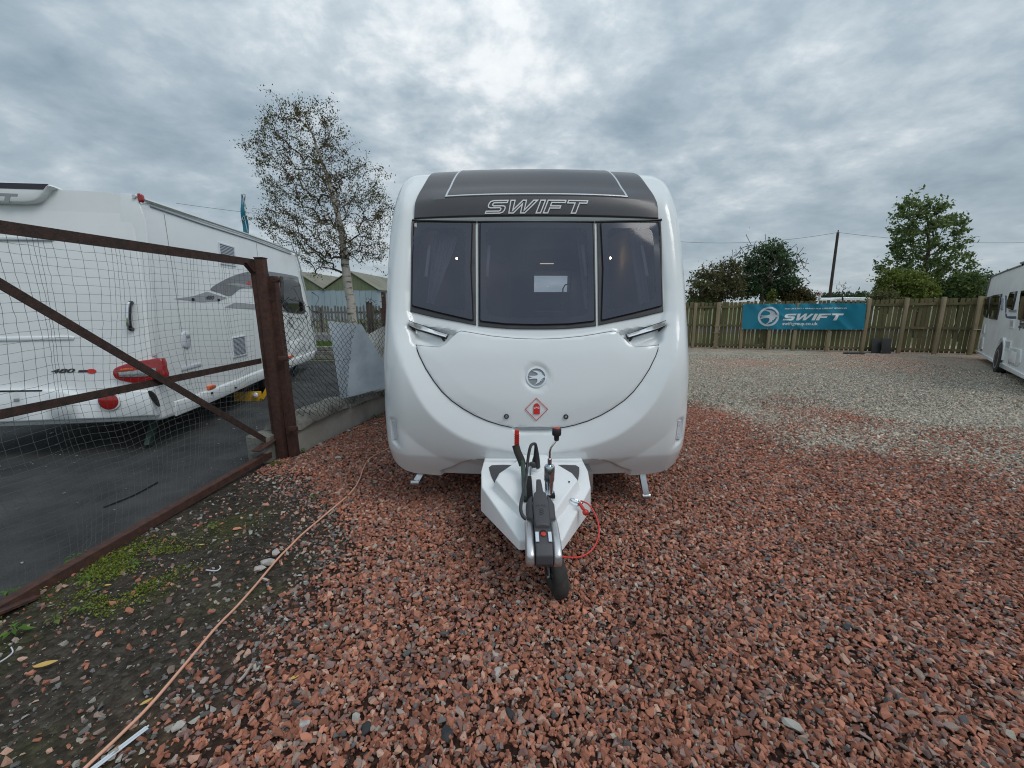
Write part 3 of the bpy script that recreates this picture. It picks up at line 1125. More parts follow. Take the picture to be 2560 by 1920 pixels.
BIRCH_G = [(0.070, 0.048, 0.028), (0.105, 0.078, 0.032), (0.110, 0.100, 0.034), (0.085, 0.092, 0.034)]
DARK_G = [(0.040, 0.074, 0.032), (0.062, 0.112, 0.046), (0.085, 0.140, 0.058)]
MID_G = [(0.088, 0.132, 0.045), (0.135, 0.190, 0.062), (0.185, 0.235, 0.085)]
OLIVE_G = [(0.092, 0.090, 0.040), (0.130, 0.120, 0.048), (0.100, 0.130, 0.048)]
LIME_G = [(0.110, 0.145, 0.030), (0.160, 0.195, 0.036), (0.190, 0.225, 0.055)]
tree('birch_tree', 'tall birch with white trunk and sparse browning leaves before the green shed', [(885, 830), (880, 780), (872, 720), (864, 660), (857, 600), (852, 570), (838, 510), (822, 450), (800, 390), (778, 330), (745, 290)],
     [(690, 260), (720, 245), (770, 255), (800, 250), (838, 295), (870, 330), (845, 350), (870, 370), (925, 400), (960, 430), (955, 455), (985, 490), (990, 520), (975, 570), (955, 560), (975, 600), (960, 665), (920, 650), (870, 650), (840, 650), (800, 680), (785, 660), (750, 655), (735, 620), (690, 590), (640, 565), (630, 545), (670, 520), (660, 480), (650, 440), (640, 400), (605, 380), (610, 355), (650, 340), (670, 290)],
     14.0, 1400, 17, 0.033, BIRCH_G, 'bark_birch', 0.135, depth=0.6, droop=0.10, seed=5, rmin=0.0045, clump=0.14, jitter=0.06)
grp = 'trees and shrubs beyond the wooden fence'
tree('hawthorn_shrub', 'bushy olive shrub with browning leaves, nearest the white caravan', [(1800, 760), (1795, 700)],
     [(1722, 745), (1726, 712), (1718, 700), (1742, 690), (1738, 672), (1768, 678), (1786, 662), (1798, 672), (1808, 640), (1822, 655), (1838, 645), (1848, 690), (1860, 750)], 15.5, 260, 24, 0.055, OLIVE_G, 'bark_dark', 0.07, group=grp, seed=11, clump=0.16)
tree('evergreen_tree', 'dense dark green tree with bare twigs above the banner', [(1925, 760), (1925, 700), (1922, 640)],
     [(1850, 745), (1852, 690), (1862, 668), (1858, 640), (1880, 645), (1888, 612), (1900, 632), (1920, 600), (1932, 622), (1948, 605), (1960, 640), (1978, 650), (1975, 680), (1992, 700), (1995, 745)], 16.5, 320, 30, 0.062, DARK_G, 'bark_dark', 0.10, group=grp, seed=12, clump=0.18)
tree('bare_shrub', 'leafless thorny shrub poking up behind the dark green tree', [(1905, 740), (1905, 680), (1900, 640)],
     [(1822, 700), (1820, 640), (1845, 605), (1900, 586), (1960, 592), (1990, 612), (2012, 632), (2026, 690), (1960, 730)], 16.1, 150, 2, 0.03, OLIVE_G, 'bark_dark', 0.07, group=grp, seed=13, bare=0.7, rmin=0.011, cat='shrub', jitter=0.3)
tree('brown_shrub', 'low brown leafed shrub beside the speed limit sign', [(2000, 760), (2000, 735)],
     [(1960, 755), (1965, 730), (1990, 715), (2010, 725), (2030, 742), (2030, 757)], 16.0, 120, 30, 0.05, [(0.075, 0.06, 0.025), (0.10, 0.075, 0.03), (0.08, 0.085, 0.03)], 'bark_dark', 0.04, group=grp, seed=14, cat='shrub', clump=0.14)
tree('sapling', 'young bright green shoot standing over the banner', [(1932, 755), (1932, 735)],
     [(1922, 755), (1926, 725), (1935, 722), (1942, 755)], 14.6, 22, 22, 0.04, LIME_G, 'bark_dark', 0.02, group=grp, seed=15, cat='shrub', clump=0.06)
tree('leafy_tree', 'tall airy green tree above the right end of the fence', [(2305, 750), (2310, 690), (2318, 640), (2322, 590), (2318, 540)],
     [(2245, 510), (2255, 492), (2290, 495), (2310, 490), (2335, 500), (2350, 520), (2370, 525), (2400, 550), (2405, 575), (2390, 600), (2400, 640), (2415, 645), (2400, 690), (2380, 720), (2330, 730), (2270, 700), (2235, 690), (2190, 665), (2180, 660), (2215, 645), (2235, 650), (2240, 600), (2225, 590), (2245, 570), (2225, 545), (2250, 535)],
     19.0, 420, 19, 0.080, MID_G, 'bark_dark', 0.12, group=grp, seed=16, clump=0.15, jitter=0.2)
tree('lime_green_bush', 'yellow green bush at the foot of the tall airy tree', [(2275, 760), (2275, 720)],
     [(2205, 757), (2200, 720), (2215, 690), (2260, 672), (2300, 690), (2330, 720), (2330, 757)], 17.5, 260, 30, 0.07, LIME_G, 'bark_dark', 0.06, group=grp, seed=17, clump=0.2, cat='shrub')
tree('dark_bush', 'dark low bush between the lime bush and the far caravan', [(2400, 760), (2400, 730)],
     [(2330, 757), (2345, 715), (2400, 690), (2450, 680), (2480, 700), (2490, 757)], 18.5, 230, 28, 0.07, DARK_G, 'bark_dark', 0.06, group=grp, seed=18, clump=0.2, cat='shrub')
tree('small_tree', 'small loose tree rising beside the roof of the far right caravan', [(2415, 760), (2420, 710), (2428, 690)],
     [(2385, 720), (2395, 690), (2425, 678), (2450, 690), (2452, 720), (2430, 735)], 17.0, 110, 26, 0.06, MID_G, 'bark_dark', 0.04, group=grp, seed=19, clump=0.14)
tree('low_hedge', 'low hedge showing over the fence left of the lime bush', [(2210, 760), (2210, 745)],
     [(2180, 760), (2182, 738), (2205, 730), (2235, 735), (2245, 760)], 16.5, 110, 30, 0.05, OLIVE_G, 'bark_dark', 0.04, group=grp, seed=20, clump=0.14, cat='shrub')
tree('bare_sapling', 'bare grey sapling to the right of the leaning pole', [(2105, 760), (2105, 730)],
     [(2085, 750), (2088, 715), (2105, 700), (2122, 712), (2125, 750)], 20.0, 34, 1, 0.03, OLIVE_G, 'bark_dark', 0.03, group=grp, seed=21, bare=0.9, cat='shrub', rmin=0.009, jitter=0.25)
for k, (u0, u1, v1) in enumerate(((1725, 1790, 746), (2060, 2110, 742), (2110, 2175, 741), (2180, 2260, 738))):
    c = [(u0, 758), (u0 + 8, v1 + 4), ((u0 + u1) / 2, v1), (u1 - 6, v1 + 5), (u1, 758)]
    tree('far_bush', ['distant hedge low on the horizon beside the white caravan', 'distant rounded bush just right of the leaning pole',
                      'distant bush behind the parked white van', 'distant bush left of the tall airy tree'][k],
         [((u0 + u1) / 2, 760), ((u0 + u1) / 2, v1 + 8)], c, 60.0, 90, 24, 0.30, DARK_G, 'bark_dark', 0.2, group='distant bushes on the horizon', seed=40 + k, cat='shrub', clump=0.6, rmin=0.03)

# ------------------------------------------------------------------ the white caravan in the middle
XC, W = 0.178, 1.125
_prof = smooth_poly(np.array((0.045, 0.0)) + np.array([(2.86, 0.245), (2.775, 0.46), (2.745, 0.68), (2.755, 0.92), (2.81, 1.18), (2.90, 1.42), (3.02, 1.78), (3.14, 2.11), (3.21, 2.27),
                              (3.33, 2.42), (3.52, 2.56), (3.78, 2.645), (4.15, 2.685), (4.8, 2.70), (5.8, 2.70), (7.4, 2.69), (8.1, 2.66), (8.45, 2.55), (8.62, 2.3), (8.68, 1.9), (8.70, 1.2), (8.68, 0.6), (8.62, 0.30)]), 10, closed=False)
_ds = np.concatenate(([0], np.cumsum(np.linalg.norm(np.diff(_prof, axis=0), axis=1))))
SMAX = _ds[-1]
_tan = np.gradient(_prof, _ds, axis=0)
_tan /= np.linalg.norm(_tan, axis=1)[:, None]
_nor = np.stack((-_tan[:, 1], _tan[:, 0]), 1)          # points forward / up


def s_of_z(z):
    k = int(np.argmax(_prof[:, 0] > 4.0))
    return float(np.interp(z, _prof[:k, 1], _ds[:k]))


S_ROOF = float(np.interp(3.9, _prof[:150, 0], _ds[:150])) if False else float(_ds[int(np.argmax(_prof[:, 0] > 3.9))])
S_MID = s_of_z(1.35)
ZONE = {}                                             # outlines in (x, s), filled in below


def disp(x, s):
    d = np.zeros_like(x)
    if not ZONE:
        return d
    p = np.stack((x, s), 1)
    # crescent chamfer swells forward from the locker to the big smile-shaped crease, the cheeks outside bend away
    c = ZONE['smile']
    front = s < S_ROOF - 0.3
    out = ~inside(p, c)
    dd = dist_poly(p, c)
    core = ZONE['core']
    dc = np.where(inside(p, core), 0.0, dist_poly(p, core))
    amp = np.interp(s, [0, S_MID, S_ROOF - 0.75, S_ROOF - 0.3], [0.055, 0.045, 0.02, 0.0]) * np.clip(0.35 + s / 0.35, 0, 1)
    t = dc / (dc + dd + 1e-6)
    d += np.where(out, amp - np.minimum(dd, 0.25) * 0.22, amp * t) * front
    # stepped-back lower lip
    q = ZONE['lip']
    di = np.where(inside(p, q), dist_poly(p, q), 0)
    t = np.clip(di / 0.026, 0, 1)
    d -= 0.030 * t * t * (3 - 2 * t)
    # recess holding windows and handles
    q = ZONE['recess']
    di = np.where(inside(p, q), dist_poly(p, q), 0)
    t = np.clip(di / 0.03, 0, 1)
    d -= 0.022 * t * t * (3 - 2 * t)
    for k in ('bowl_a', 'bowl_b', 'lamp_a', 'lamp_b', 'pull'):
        q = ZONE[k]
        di = np.where(inside(p, q), dist_poly(p, q), 0)
        t = np.clip(di / 0.03, 0, 1)
        d -= (0.042 if k[0] == 'b' else (0.030 if k[0] == 'l' else 0.040)) * t * t * (3 - 2 * t)
    return d


def surf(p, off=0.0, use_disp=True):
    p = np.atleast_2d(np.asarray(p, float))
    x, s = p[:, 0], p[:, 1]
    y = np.interp(s, _ds, _prof[:, 0]); z = np.interp(s, _ds, _prof[:, 1])
    ny = np.interp(s, _ds, _nor[:, 0]); nz = np.interp(s, _ds, _nor[:, 1])
    a = np.minimum(np.abs(x), W)
    rc = np.interp(s, [0, S_ROOF - 0.9, S_ROOF, SMAX - 2.4, SMAX], [0.20, 0.19, 0.13, 0.12, 0.10])
    e = np.maximum(a - (W - rc), 0)
    dr = 0.055 * (a / W) ** 2 * np.interp(s, [0, S_ROOF - 0.7, S_ROOF + 0.2], [1, 1, 0.45]) + rc - np.sqrt(np.maximum(rc * rc - e * e, 0))
    h = -dr + off + (disp(x, s) if use_disp else 0)
    tp = np.interp(s, [0, S_ROOF - 1.0, S_ROOF - 0.1, SMAX], [1.0, 1.0, 0.972, 0.972])
    return np.stack((XC + x * tp, y + ny * h, z + nz * h), 1)


def surf_at(u, v, use_disp=False, guess=None):
    """(x, s) of the body surface seen at a pixel of the photograph"""
    zc = 3.1
    d = ray(u, v)
    q = np.array(guess if guess is not None else (np.clip(d[0] * zc - XC, -1.05, 1.05), s_of_z(np.clip(CH + d[2] * 3.05, 0.27, 2.6))), float)
    for it in range(25):
        p = surf([q, q + (1e-4, 0), q + (0, 1e-4)], 0.0, use_disp)
        pu, pv = project(p)
        J = np.array([[pu[1] - pu[0], pu[2] - pu[0]], [pv[1] - pv[0], pv[2] - pv[0]]]) / 1e-4
        r = np.array((u - pu[0], v - pv[0]))
        try:
            st = np.linalg.solve(J, r)
        except np.linalg.LinAlgError:
            break
        m = np.abs(st).max()
        if m > 0.15:
            st *= 0.15 / m
        q = q + st
        q[0] = np.clip(q[0], -W, W); q[1] = np.clip(q[1], 0.0, SMAX)
        if np.abs(r).max() < 0.05:
            break
    return q


def trace(pts, o=(0, 0), k=1.0):
    return np.array([surf_at(o[0] + a / k, o[1] + b / k) for a, b in pts])


A_, B_, C_, D_ = ((940, 400), 2.765), ((940, 780), 2.765), ((960, 780), 3.77), ((1180, 900), 4.879)
_sm = trace([(80, 0), (110, 250), (170, 450), (260, 650), (370, 850), (500, 1000), (700, 1140), (900, 1220), (1056, 1255), (1240, 1285)], *C_)
_sm = np.concatenate((_sm, [(0.0, _sm[-1][1] - 0.004)], _sm[::-1] * (-1, 1)))
_top = np.array([(0.93, S_ROOF), (-0.93, S_ROOF)])
ZONE_NEW = {'smile': smooth_poly(np.concatenate((_sm, [( -_sm[0][0] - 0.01, s_of_z(1.9)), (0.985, s_of_z(2.25))], _top, [(-0.985, s_of_z(2.25)), (_sm[0][0] + 0.01, s_of_z(1.9))])), 5)}
_lp = trace([(440, 1115), (520, 1085), (600, 1035), (660, 1010), (720, 1004)], *B_)
_lp = np.concatenate((_lp, [(0.0, _lp[-1][1])], _lp[::-1] * (-1, 1)))
ZONE_NEW['lip'] = np.concatenate((_lp, [(-_lp[0][0], -0.2), (_lp[0][0], -0.2)]))
_rl = trace([(262, 412), (232, 600), (205, 900), (212, 1050), (232, 1110), (255, 1230)], *A_)
_lid_top = trace([(275, 225), (440, 240), (480, 215), (520, 175), (560, 140), (590, 130), (800, 165), (960, 181)], *B_)
_rc = np.concatenate((_rl, _lid_top[1:] - (0, 0.01), [(0, _lid_top[-1][1] - 0.02)], (_lid_top[1:] - (0, 0.01))[::-1] * (-1, 1), _rl[::-1] * (-1, 1)))
ZONE_NEW['recess'] = _rc
_bw = smooth_poly(trace([(215, 85), (330, 88), (560, 125), (520, 190), (450, 245), (270, 232), (235, 150)], *B_), 3)
ZONE_NEW['bowl_a'] = _bw
ZONE_NEW['bowl_b'] = _bw[::-1] * (-1, 1)
_lm = smooth_poly(trace([(92, 735), (140, 750), (165, 930), (180, 960), (140, 930), (110, 890)], *B_), 3)
ZONE_NEW['lamp_a'] = _lm
ZONE_NEW['lamp_b'] = _lm[::-1] * (-1, 1)
_pl = smooth_poly(trace([(950, 790), (1260, 790), (1240, 825), (1190, 842), (1010, 842), (970, 830)], *B_), 3)
ZONE_NEW['pull'] = _pl

_gl = ccw(trace([(270, 438), (662, 438), (652, 750), (668, 1105), (450, 1055), (252, 1005), (256, 700)], *A_))
_gc = trace([(724, 438), (722, 800), (722, 1110), (900, 1130)], *A_)
_gc = ccw(np.concatenate((_gc, [(0, _gc[-1][1] - 0.006)], _gc[::-1] * (-1, 1))))
GLASS = [(_gl, 'left'), (_gc, 'centre'), (_gl[::-1] * (-1, 1), 'right')]
OPEN = [subdiv(round_corners(inset(g, 0.042), 0.06), 0.03) for g, _ in GLASS]
GOUT = [subdiv(round_corners(g, 0.012, 3), 0.04) for g, _ in GLASS]
GHOLE = [subdiv(round_corners(inset(g, 0.03), 0.05), 0.04) for g, _ in GLASS]
GSEAL = [(subdiv(round_corners(inset(g, -0.008), 0.015, 3), 0.04), subdiv(round_corners(inset(g, 0.02), 0.03), 0.04)) for g, _ in GLASS]

_lbz = trace([(275, 225), (300, 305), (400, 480), (520, 612), (680, 714), (860, 781), (1000, 806)], *B_)
_core_l = np.concatenate((_rl[:-1], _lbz))
_ct = s_of_z(2.16)
ZONE_NEW['core'] = np.concatenate(([(-0.93, S_ROOF - 0.2)], _core_l, [(0, _lbz[-1][1] - 0.002)], _core_l[::-1] * (-1, 1), [(0.93, S_ROOF - 0.2)]))
ZONE.update(ZONE_NEW)
caravan = thing('caravan', 'white touring caravan seen nose on in the middle of the red gravel', 'caravan', (XC, 5.6, 0))


def build_body():
    xs = np.concatenate((np.linspace(0, W - 0.2, 80), W - 0.2 + 0.2 * np.sin(np.linspace(0, math.pi / 2, 14))[1:]))
    xs = np.concatenate((-xs[::-1], xs[1:]))
    ss = np.concatenate((np.linspace(0, S_ROOF + 0.3, 260), np.linspace(S_ROOF + 0.3, SMAX, 60)[1:]))
    nx, ns = len(xs), len(ss)
    X, S = np.meshgrid(xs, ss)
    # bottom edge sweeps up towards the corners
    lift = np.interp(np.abs(X), [0, 0.75, 0.9, 1.0, 1.07, W], [0, 0.0, 0.012, 0.035, 0.075, 0.15])
    S = S + lift * np.clip(1 - S / 0.5, 0, 1)
    q = np.stack((X.ravel(), S.ravel()), 1)
    P = surf(q)
    f = []
    cx = (X[:-1, :-1] + X[1:, 1:]) / 2; cs = (S[:-1, :-1] + S[1:, 1:]) / 2
    cc = np.stack((cx.ravel(), cs.ravel()), 1)
    cut = np.zeros(len(cc), bool)
    for g, _ in GLASS:
        cut |= inside(cc, inset(g, 0.018))
    pz = np.interp(cs, _ds, _prof[:, 1]).ravel()
    rear = (cs.ravel() > SMAX - 2.2)
    cut |= rear & (pz > 1.78) & (pz < 2.14) & (cc[:, 0] > 0.28) & (cc[:, 0] < 0.98)
    i = 0
    for r in range(ns - 1):
        for c in range(nx - 1):
            if not cut[i]:
                a = r * nx + c
                f.append((a, a + 1, a + nx + 1, a + nx))
            i += 1
    mb = MB().add(P, f)
    # side walls
    for c in (0, nx - 1):
        loop = [tuple(P[r * nx + c]) for r in range(ns)]
        mb.add(loop, [tuple(range(ns))])
    # floor
    mb.add([(XC - W + 0.1, 3.05, 0.30), (XC + W - 0.1, 3.05, 0.30), (XC + W - 0.1, 8.55, 0.30), (XC - W + 0.1, 8.55, 0.30)], [(0, 1, 2, 3)])
    o = weld(mb, 1e-4).build('body', 'gel_white', caravan, smooth=40)
    return o


BODY = build_body()


def cplate(name, poly, off, back, mat, parent, bev=0.003, grid=0.05, holes=(), smooth=30, fm=None):
    return weld(panel(poly, fm or surf, off, back, bev, grid, holes)).build(name, mat, parent, smooth=smooth)


# front windows: surround, black border of the acrylic, clear middle
_sl = subdiv(trace([(250, 428), (688, 430), (690, 1138), (600, 1120), (400, 1083), (235, 1043)], *A_), 0.05)
_sc = trace([(705, 430), (706, 800), (706, 1142), (800, 1152), (900, 1160), (1000, 1164)], *A_)
_sc = subdiv(np.concatenate((_sc, [(0, _sc[-1][1] - 0.001)], _sc[::-1] * (-1, 1))), 0.05)
SURR = [_sl, _sc, _sl[::-1] * (-1, 1)]
for g, gh, gs, sr, op in zip(GOUT, GHOLE, GSEAL, SURR, OPEN):
    fr = cplate('front_window', sr, 0.012, -0.03, 'grey_plastic', caravan, 0.004, 0.06, holes=[gh])
    cplate('window_border', g, 0.0265, 0.004, 'smoked_acrylic', fr, 0.0, 0.05, holes=[op])
    v, f = fill(inset(op, -0.003), 0.06)
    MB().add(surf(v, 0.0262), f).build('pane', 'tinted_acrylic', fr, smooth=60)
    cplate('seal', gs[0], 0.018, 0.006, 'gap', fr, 0.002, None, holes=[gs[1]])
# gutter line over the windows
for a, b in (((252, 420), (693, 420)), ((700, 420), (1512, 420)), ((1519, 420), (1972, 418))):
    p = subdiv(trace([a, ((a[0] + b[0]) / 2, (a[1] + b[1]) / 2), b], *A_), 0.05, closed=False)
    MB().tube(surf(p, 0.006), 0.008, 6).build('window_rail', 'black_plastic', caravan)

# dark moulded panel over the windows and the roof light
_dp = trace([(265, 410), (268, 370), (275, 310), (300, 235), (345, 155), (400, 92)], *A_)
_dp = np.concatenate((_dp, [(_dp[-1][0] + 0.012, S_ROOF - 0.1), (_dp[-1][0] + 0.02, S_ROOF + 0.5)]))
_dp = smooth_poly(_dp, 3, closed=False)
_dpoly = np.concatenate((_dp, _dp[::-1] * (-1, 1)))


def dark_map(p, off):
    # the panel leans out over the windows and has a fold where it turns to the roof
    p = np.atleast_2d(p)
    s1 = s_of_z(2.275)
    s0 = s_of_z(2.13)
    k = np.interp(p[:, 1], [s0, s1, s1 + 0.16], [0.0, 0.045, 0.0])
    return surf(p, off + k * (1 - np.minimum(np.abs(p[:, 0]) / 0.97, 1) ** 6))


HOOD = cplate('hood_panel', subdiv(_dpoly, 0.05), 0.010, -0.02, 'dark_gel', caravan, 0.005, 0.035, fm=dark_map, smooth=22)
_rl2 = trace([(490, 288), (505, 235), (530, 170), (565, 110), (600, 82)], *A_)
_rl2 = smooth_poly(np.concatenate((_rl2, [(_rl2[-1][0] + 0.03, S_ROOF + 0.05), (_rl2[-1][0] + 0.05, S_ROOF + 0.42)])), 3, closed=False)
_rpoly = subdiv(np.concatenate((_rl2, _rl2[::-1] * (-1, 1))), 0.05)
cplate('roof_light', _rpoly, 0.016, 0.0, 'dark_gel', caravan, 0.003, 0.04, fm=dark_map)
_rin = inset(_rpoly, 0.008)
cplate('roof_light_trim', inset(_rpoly, -0.007), 0.019, 0.004, 'silver_trim', caravan, 0.003, None, holes=[_rin], fm=dark_map)
MB().box((XC, 4.35, 2.705), (0.62, 0.5, 0.05)).build('roof_vent', 'decal_light', caravan, bevel=0.01)


def surface_word(box, off, line=0.0, fm=surf):
    """the slanted word on a surface; box = x0,s0,x1,s1"""
    polys, _ = wordmark()
    mb = MB()
    x0, y0, x1, y1 = box
    for p in polys:
        q = np.stack((x0 + p[:, 0] * (x1 - x0), y0 + p[:, 1] * (y1 - y0)), 1)
        if line:
            q = subdiv(q, 0.03)
            mb2 = panel(q, fm, off, off - 0.003, 0.0, None, holes=[inset(q, line)])
        else:
            mb2 = panel(q, fm, off, off - 0.003)
        mb.add(mb2.v, mb2.f)
    return mb


_w0 = trace([(752, 388), (1460, 315)], *A_)
surface_word((_w0[0][0], _w0[0][1], _w0[1][0], _w0[1][1]), 0.0155, 0.0075, dark_map).build('wordmark', 'white_paint', HOOD, smooth=None)

# gas locker lid
_lb = trace([(275, 225), (285, 265), (300, 305), (345, 395), (400, 480), (455, 550), (520, 612), (600, 668), (680, 714), (770, 753), (860, 781), (930, 796), (1000, 804), (1060, 807)], *B_)
_lt = _lid_top
_half = np.concatenate((_lb[::-1], _lt[1:]))
_lid = np.concatenate(([(0, _lb[-1][1])], _half, [(0, _lt[-1][1] - 0.004)], _half[::-1] * (-1, 1)))
_lid = subdiv(_lid, 0.035)
_em = surf_at(1341, 943)


def lid_map(p, off):
    p = np.atleast_2d(p)
    r = np.hypot(p[:, 0] - _em[0], p[:, 1] - _em[1])
    t = np.clip((0.098 - r) / 0.022, 0, 1)
    e = dist_poly(p, _lid)
    return surf(p, off - 0.014 * t * t * (3 - 2 * t) + 0.004 * np.clip(e / 0.12, 0, 1))


LID = cplate('gas_locker_lid', inset(_lid, 0.004), 0.012, -0.02, 'gel_white', caravan, 0.006, 0.022, fm=lid_map, smooth=40)
cplate('lid_gap', inset(_lid, -0.002), 0.0035, -0.01, 'gap', caravan, 0.0, None, holes=[inset(_lid, 0.018)], smooth=60)
# badge: ring and bird
def badge_map(c, r):
    def f(p, off):
        p = np.atleast_2d(p)
        return lid_map(np.stack((c[0] + p[:, 0] * r, c[1] + p[:, 1] * r), 1), off)
    return f


_bm = badge_map(_em, 0.071)
weld(panel(ring_poly(1.0), _bm, 0.020, 0.009, 0.002, None, holes=[ring_poly(0.84)])).build('emblem_ring', 'chrome', LID, smooth=40)
weld(panel(np.array(BIRD) * 0.93, _bm, 0.019, 0.009, 0.0, None)).build('emblem_bird', 'chrome', LID, smooth=None)
weld(panel(ring_poly(0.86), _bm, 0.0135, 0.009, 0.0, 0.2)).build('emblem_backing', 'decal_mid', LID, smooth=40)
# gas sticker
_dm = trace([(1107, 590), (1188, 668), (1107, 748), (1029, 668)], *B_)
cplate('sticker_border', subdiv(_dm, 0.02), 0.0185, 0.015, 'red_print', LID, 0.0, None, holes=[inset(subdiv(_dm, 0.02), 0.0035)], fm=lid_map)
_bt = trace([(1087, 702), (1087, 648), (1092, 636), (1102, 633), (1102, 628), (1117, 628), (1117, 633), (1126, 636), (1131, 648), (1131, 702)], *B_)
cplate('gas_bottle_print', _bt, 0.0185, 0.015, 'red_print', LID, 0.0, None, fm=lid_map)
_t = trace([(1090, 664), (1128, 651)], *B_)
put_text('sticker_lettering', 'LPG', (_t[0][0], _t[0][1], _t[1][0], _t[1][1]), lid_map, 0.0195, 'white_paint', LID, bold=0.03, spacing=1.25)
# locks
for px in ((902, 717), (1310, 719)):
    c = trace([px], *B_)[0]
    p0 = lid_map([c], 0.012)[0]; nn = lid_map([c], 0.05)[0] - p0; nn /= np.linalg.norm(nn)
    lk = MB().lathe([(0, 0.017), (0.010, 0.017), (0.012, 0.014), (0.012, 0.009), (0.008, 0.008)], p0, nn, 20).build('lock', 'black_plastic', LID)
    MB().lathe([(0.006, 0.0085), (0.012, 0.0085), (0.013, 0.006)], p0, nn, 16).build('lock_barrel', 'zinc', lk)
    MB().box(p0 + nn * 0.0135, (0.010, 0.002, 0.002)).build('key_slot', 'gap', lk)
# chrome grab handles
for sgn in (-1, 1):
    a, b, c, d = trace([(236, 68), (492, 146), (480, 172), (236, 100)], *B_)
    q = np.array((a, b, c, d)) * ((1, 1) if sgn < 0 else (-1, 1))
    hd = cplate('grab_handle', subdiv(inset(q, -0.0035), 0.03), 0.030, 0.018, 'black_plastic', caravan, 0.003, None)
    def tilt(p, off):
        p = np.atleast_2d(p)
        a0, b0 = q[0], q[1]
        line = a0[1] + (p[:, 0] - a0[0]) / (b0[0] - a0[0]) * (b0[1] - a0[1])
        return surf(p, off + (line - p[:, 1]) * 0.8)
    cplate('chrome_strip', subdiv(inset(q, 0.0012), 0.03), 0.034, 0.022, 'bright_strip', hd, 0.002, None, fm=tilt)
    for e in (trace([(245, 95), (255, 118)], *B_), trace([(450, 160), (462, 182)], *B_)):
        e = e * ((1, 1) if sgn < 0 else (-1, 1))
        MB().tube(np.concatenate((surf([e[0]], 0.024), surf([(e[0] + e[1]) / 2], 0.015), surf([e[1]], -0.012))), 0.009, 8).build('handle_foot', 'black_plastic', hd)
# marker lamps on the cheeks
for sgn in (-1, 1):
    q = trace([(106, 755), (133, 755), (146, 884), (117, 886)], *B_) * ((1, 1) if sgn < 0 else (-1, 1))
    lm = cplate('marker_lamp', subdiv(q, 0.02), 0.012, -0.03, 'lamp_white', caravan, 0.006, None)
    for t in (0.28, 0.72):
        a, b = (q[0] + q[1]) / 2, (q[2] + q[3]) / 2
        c = a + (b - a) * t
        MB().lathe([(-0.004, 0.005), (0.0, 0.005)], surf([c], 0.014)[0], surf([c], 0.05)[0] - surf([c], 0.0)[0], 10).build('screw', 'gap', lm)
    for j in range(4):
        a, b = (q[0] + q[1]) / 2, (q[2] + q[3]) / 2
        c = a + (b - a) * (0.40 + 0.065 * j)
        MB().tube(surf([c + (-0.006, 0), c + (0.006, 0)], 0.013), 0.0018, 5).build('lamp_rib', 'decal_mid', lm)
# corner steadies
for (u0, v0, u1, v1) in ((1062, 1178, 1040, 1203), (1600, 1184, 1614, 1236)):
    p0 = at_y(u0, v0, 3.05); p0[2] = 0.30
    p1 = at_y(u1, v1, 2.98); 
    st = MB().beam(p0, p1, 0.045, 0.05, (0, 1, 0)).build('corner_steady', 'zinc', caravan, bevel=0.004)
    d = (p1 - p0) / np.linalg.norm(p1 - p0)
    MB().lathe([(-0.03, 0.024), (0.03, 0.024)], p1 + d * 0.01, (1, 0, 0), 14).build('steady_foot', 'zinc', st)
# door-side rails, wheels and underside seen from low angles
def wheel(parent, c, axis, r, name='wheel', rim='alloy_wheel', spokes=6):
    a = np.asarray(axis, float); a /= np.linalg.norm(a)
    w = MB().lathe([(-0.085, r * 0.64), (-0.09, r * 0.80), (-0.075, r * 0.96), (-0.05, r), (0.05, r), (0.075, r * 0.96), (0.09, r * 0.80), (0.085, r * 0.64)], c, a, 32).build(name, 'rubber', parent, smooth=40)
    rm = MB().lathe([(0.02, r * 0.62), (0.086, r * 0.65), (0.086, r * 0.58), (0.045, r * 0.50), (0.03, r * 0.12), (0.05, r * 0.10), (0.052, r * 0.02)], c, a, 28)
    rm.build('rim', rim, w, smooth=40)
    h = np.array((0, 0, 1.0)); s = np.cross(a, h)
    sp = MB()
    for k in range(spokes):
        q = 2 * math.pi * k / spokes
        dv = s * math.cos(q) + h * math.sin(q)
        sp.beam(c + a * 0.055 + dv * r * 0.10, c + a * 0.075 + dv * r * 0.60, r * 0.15, 0.02, a)
    sp.build('spokes', rim, w, bevel=0.004)
    return w


for sgn in (-1, 1):
    wheel(caravan, np.array((XC + sgn * 0.98, 6.1, 0.33)), (sgn, 0, 0), 0.33)
MB().beam((XC - 0.9, 6.1, 0.33), (XC + 0.9, 6.1, 0.33), 0.09, 0.09).build('axle', 'zinc', caravan)
for sgn in (-1, 1):
    MB().beam((XC + sgn * 0.36, 2.7, 0.32), (XC + sgn * 0.46, 8.3, 0.24), 0.045, 0.14).build('chassis_rail', 'zinc', caravan)
# ---- what shows through the acrylic
room = MB()
room.box((XC, 6.0, 0.42), (2.05, 5.0, 0.04)).box((XC - 1.01, 6.0, 1.36), (0.03, 4.9, 1.9)).box((XC + 1.01, 6.0, 1.36), (0.03, 4.9, 1.9))
room.box((XC, 6.3, 2.44), (1.9, 4.4, 0.03))
x0, x1, z0, z1 = XC + 0.26, XC + 0.97, 1.76, 2.16
yb = 8.50
for (a, b, c, d) in ((XC - 1.0, x0, 0.42, 2.42), (x0, XC + 1.0, 0.42, z0), (x0, XC + 1.0, z1, 2.42), (x1, XC + 1.0, z0, z1)):
    room.box(((a + b) / 2, yb, (c + d) / 2), (b - a, 0.03, d - c))
room.build('interior_lining', 'interior_cream', caravan)
MB().box((XC - 0.72, 4.0, 0.70), (0.6, 1.7, 0.5)).box((XC - 0.96, 4.0, 1.1), (0.12, 1.7, 0.5)).build('seat', 'upholstery', caravan, bevel=0.05)
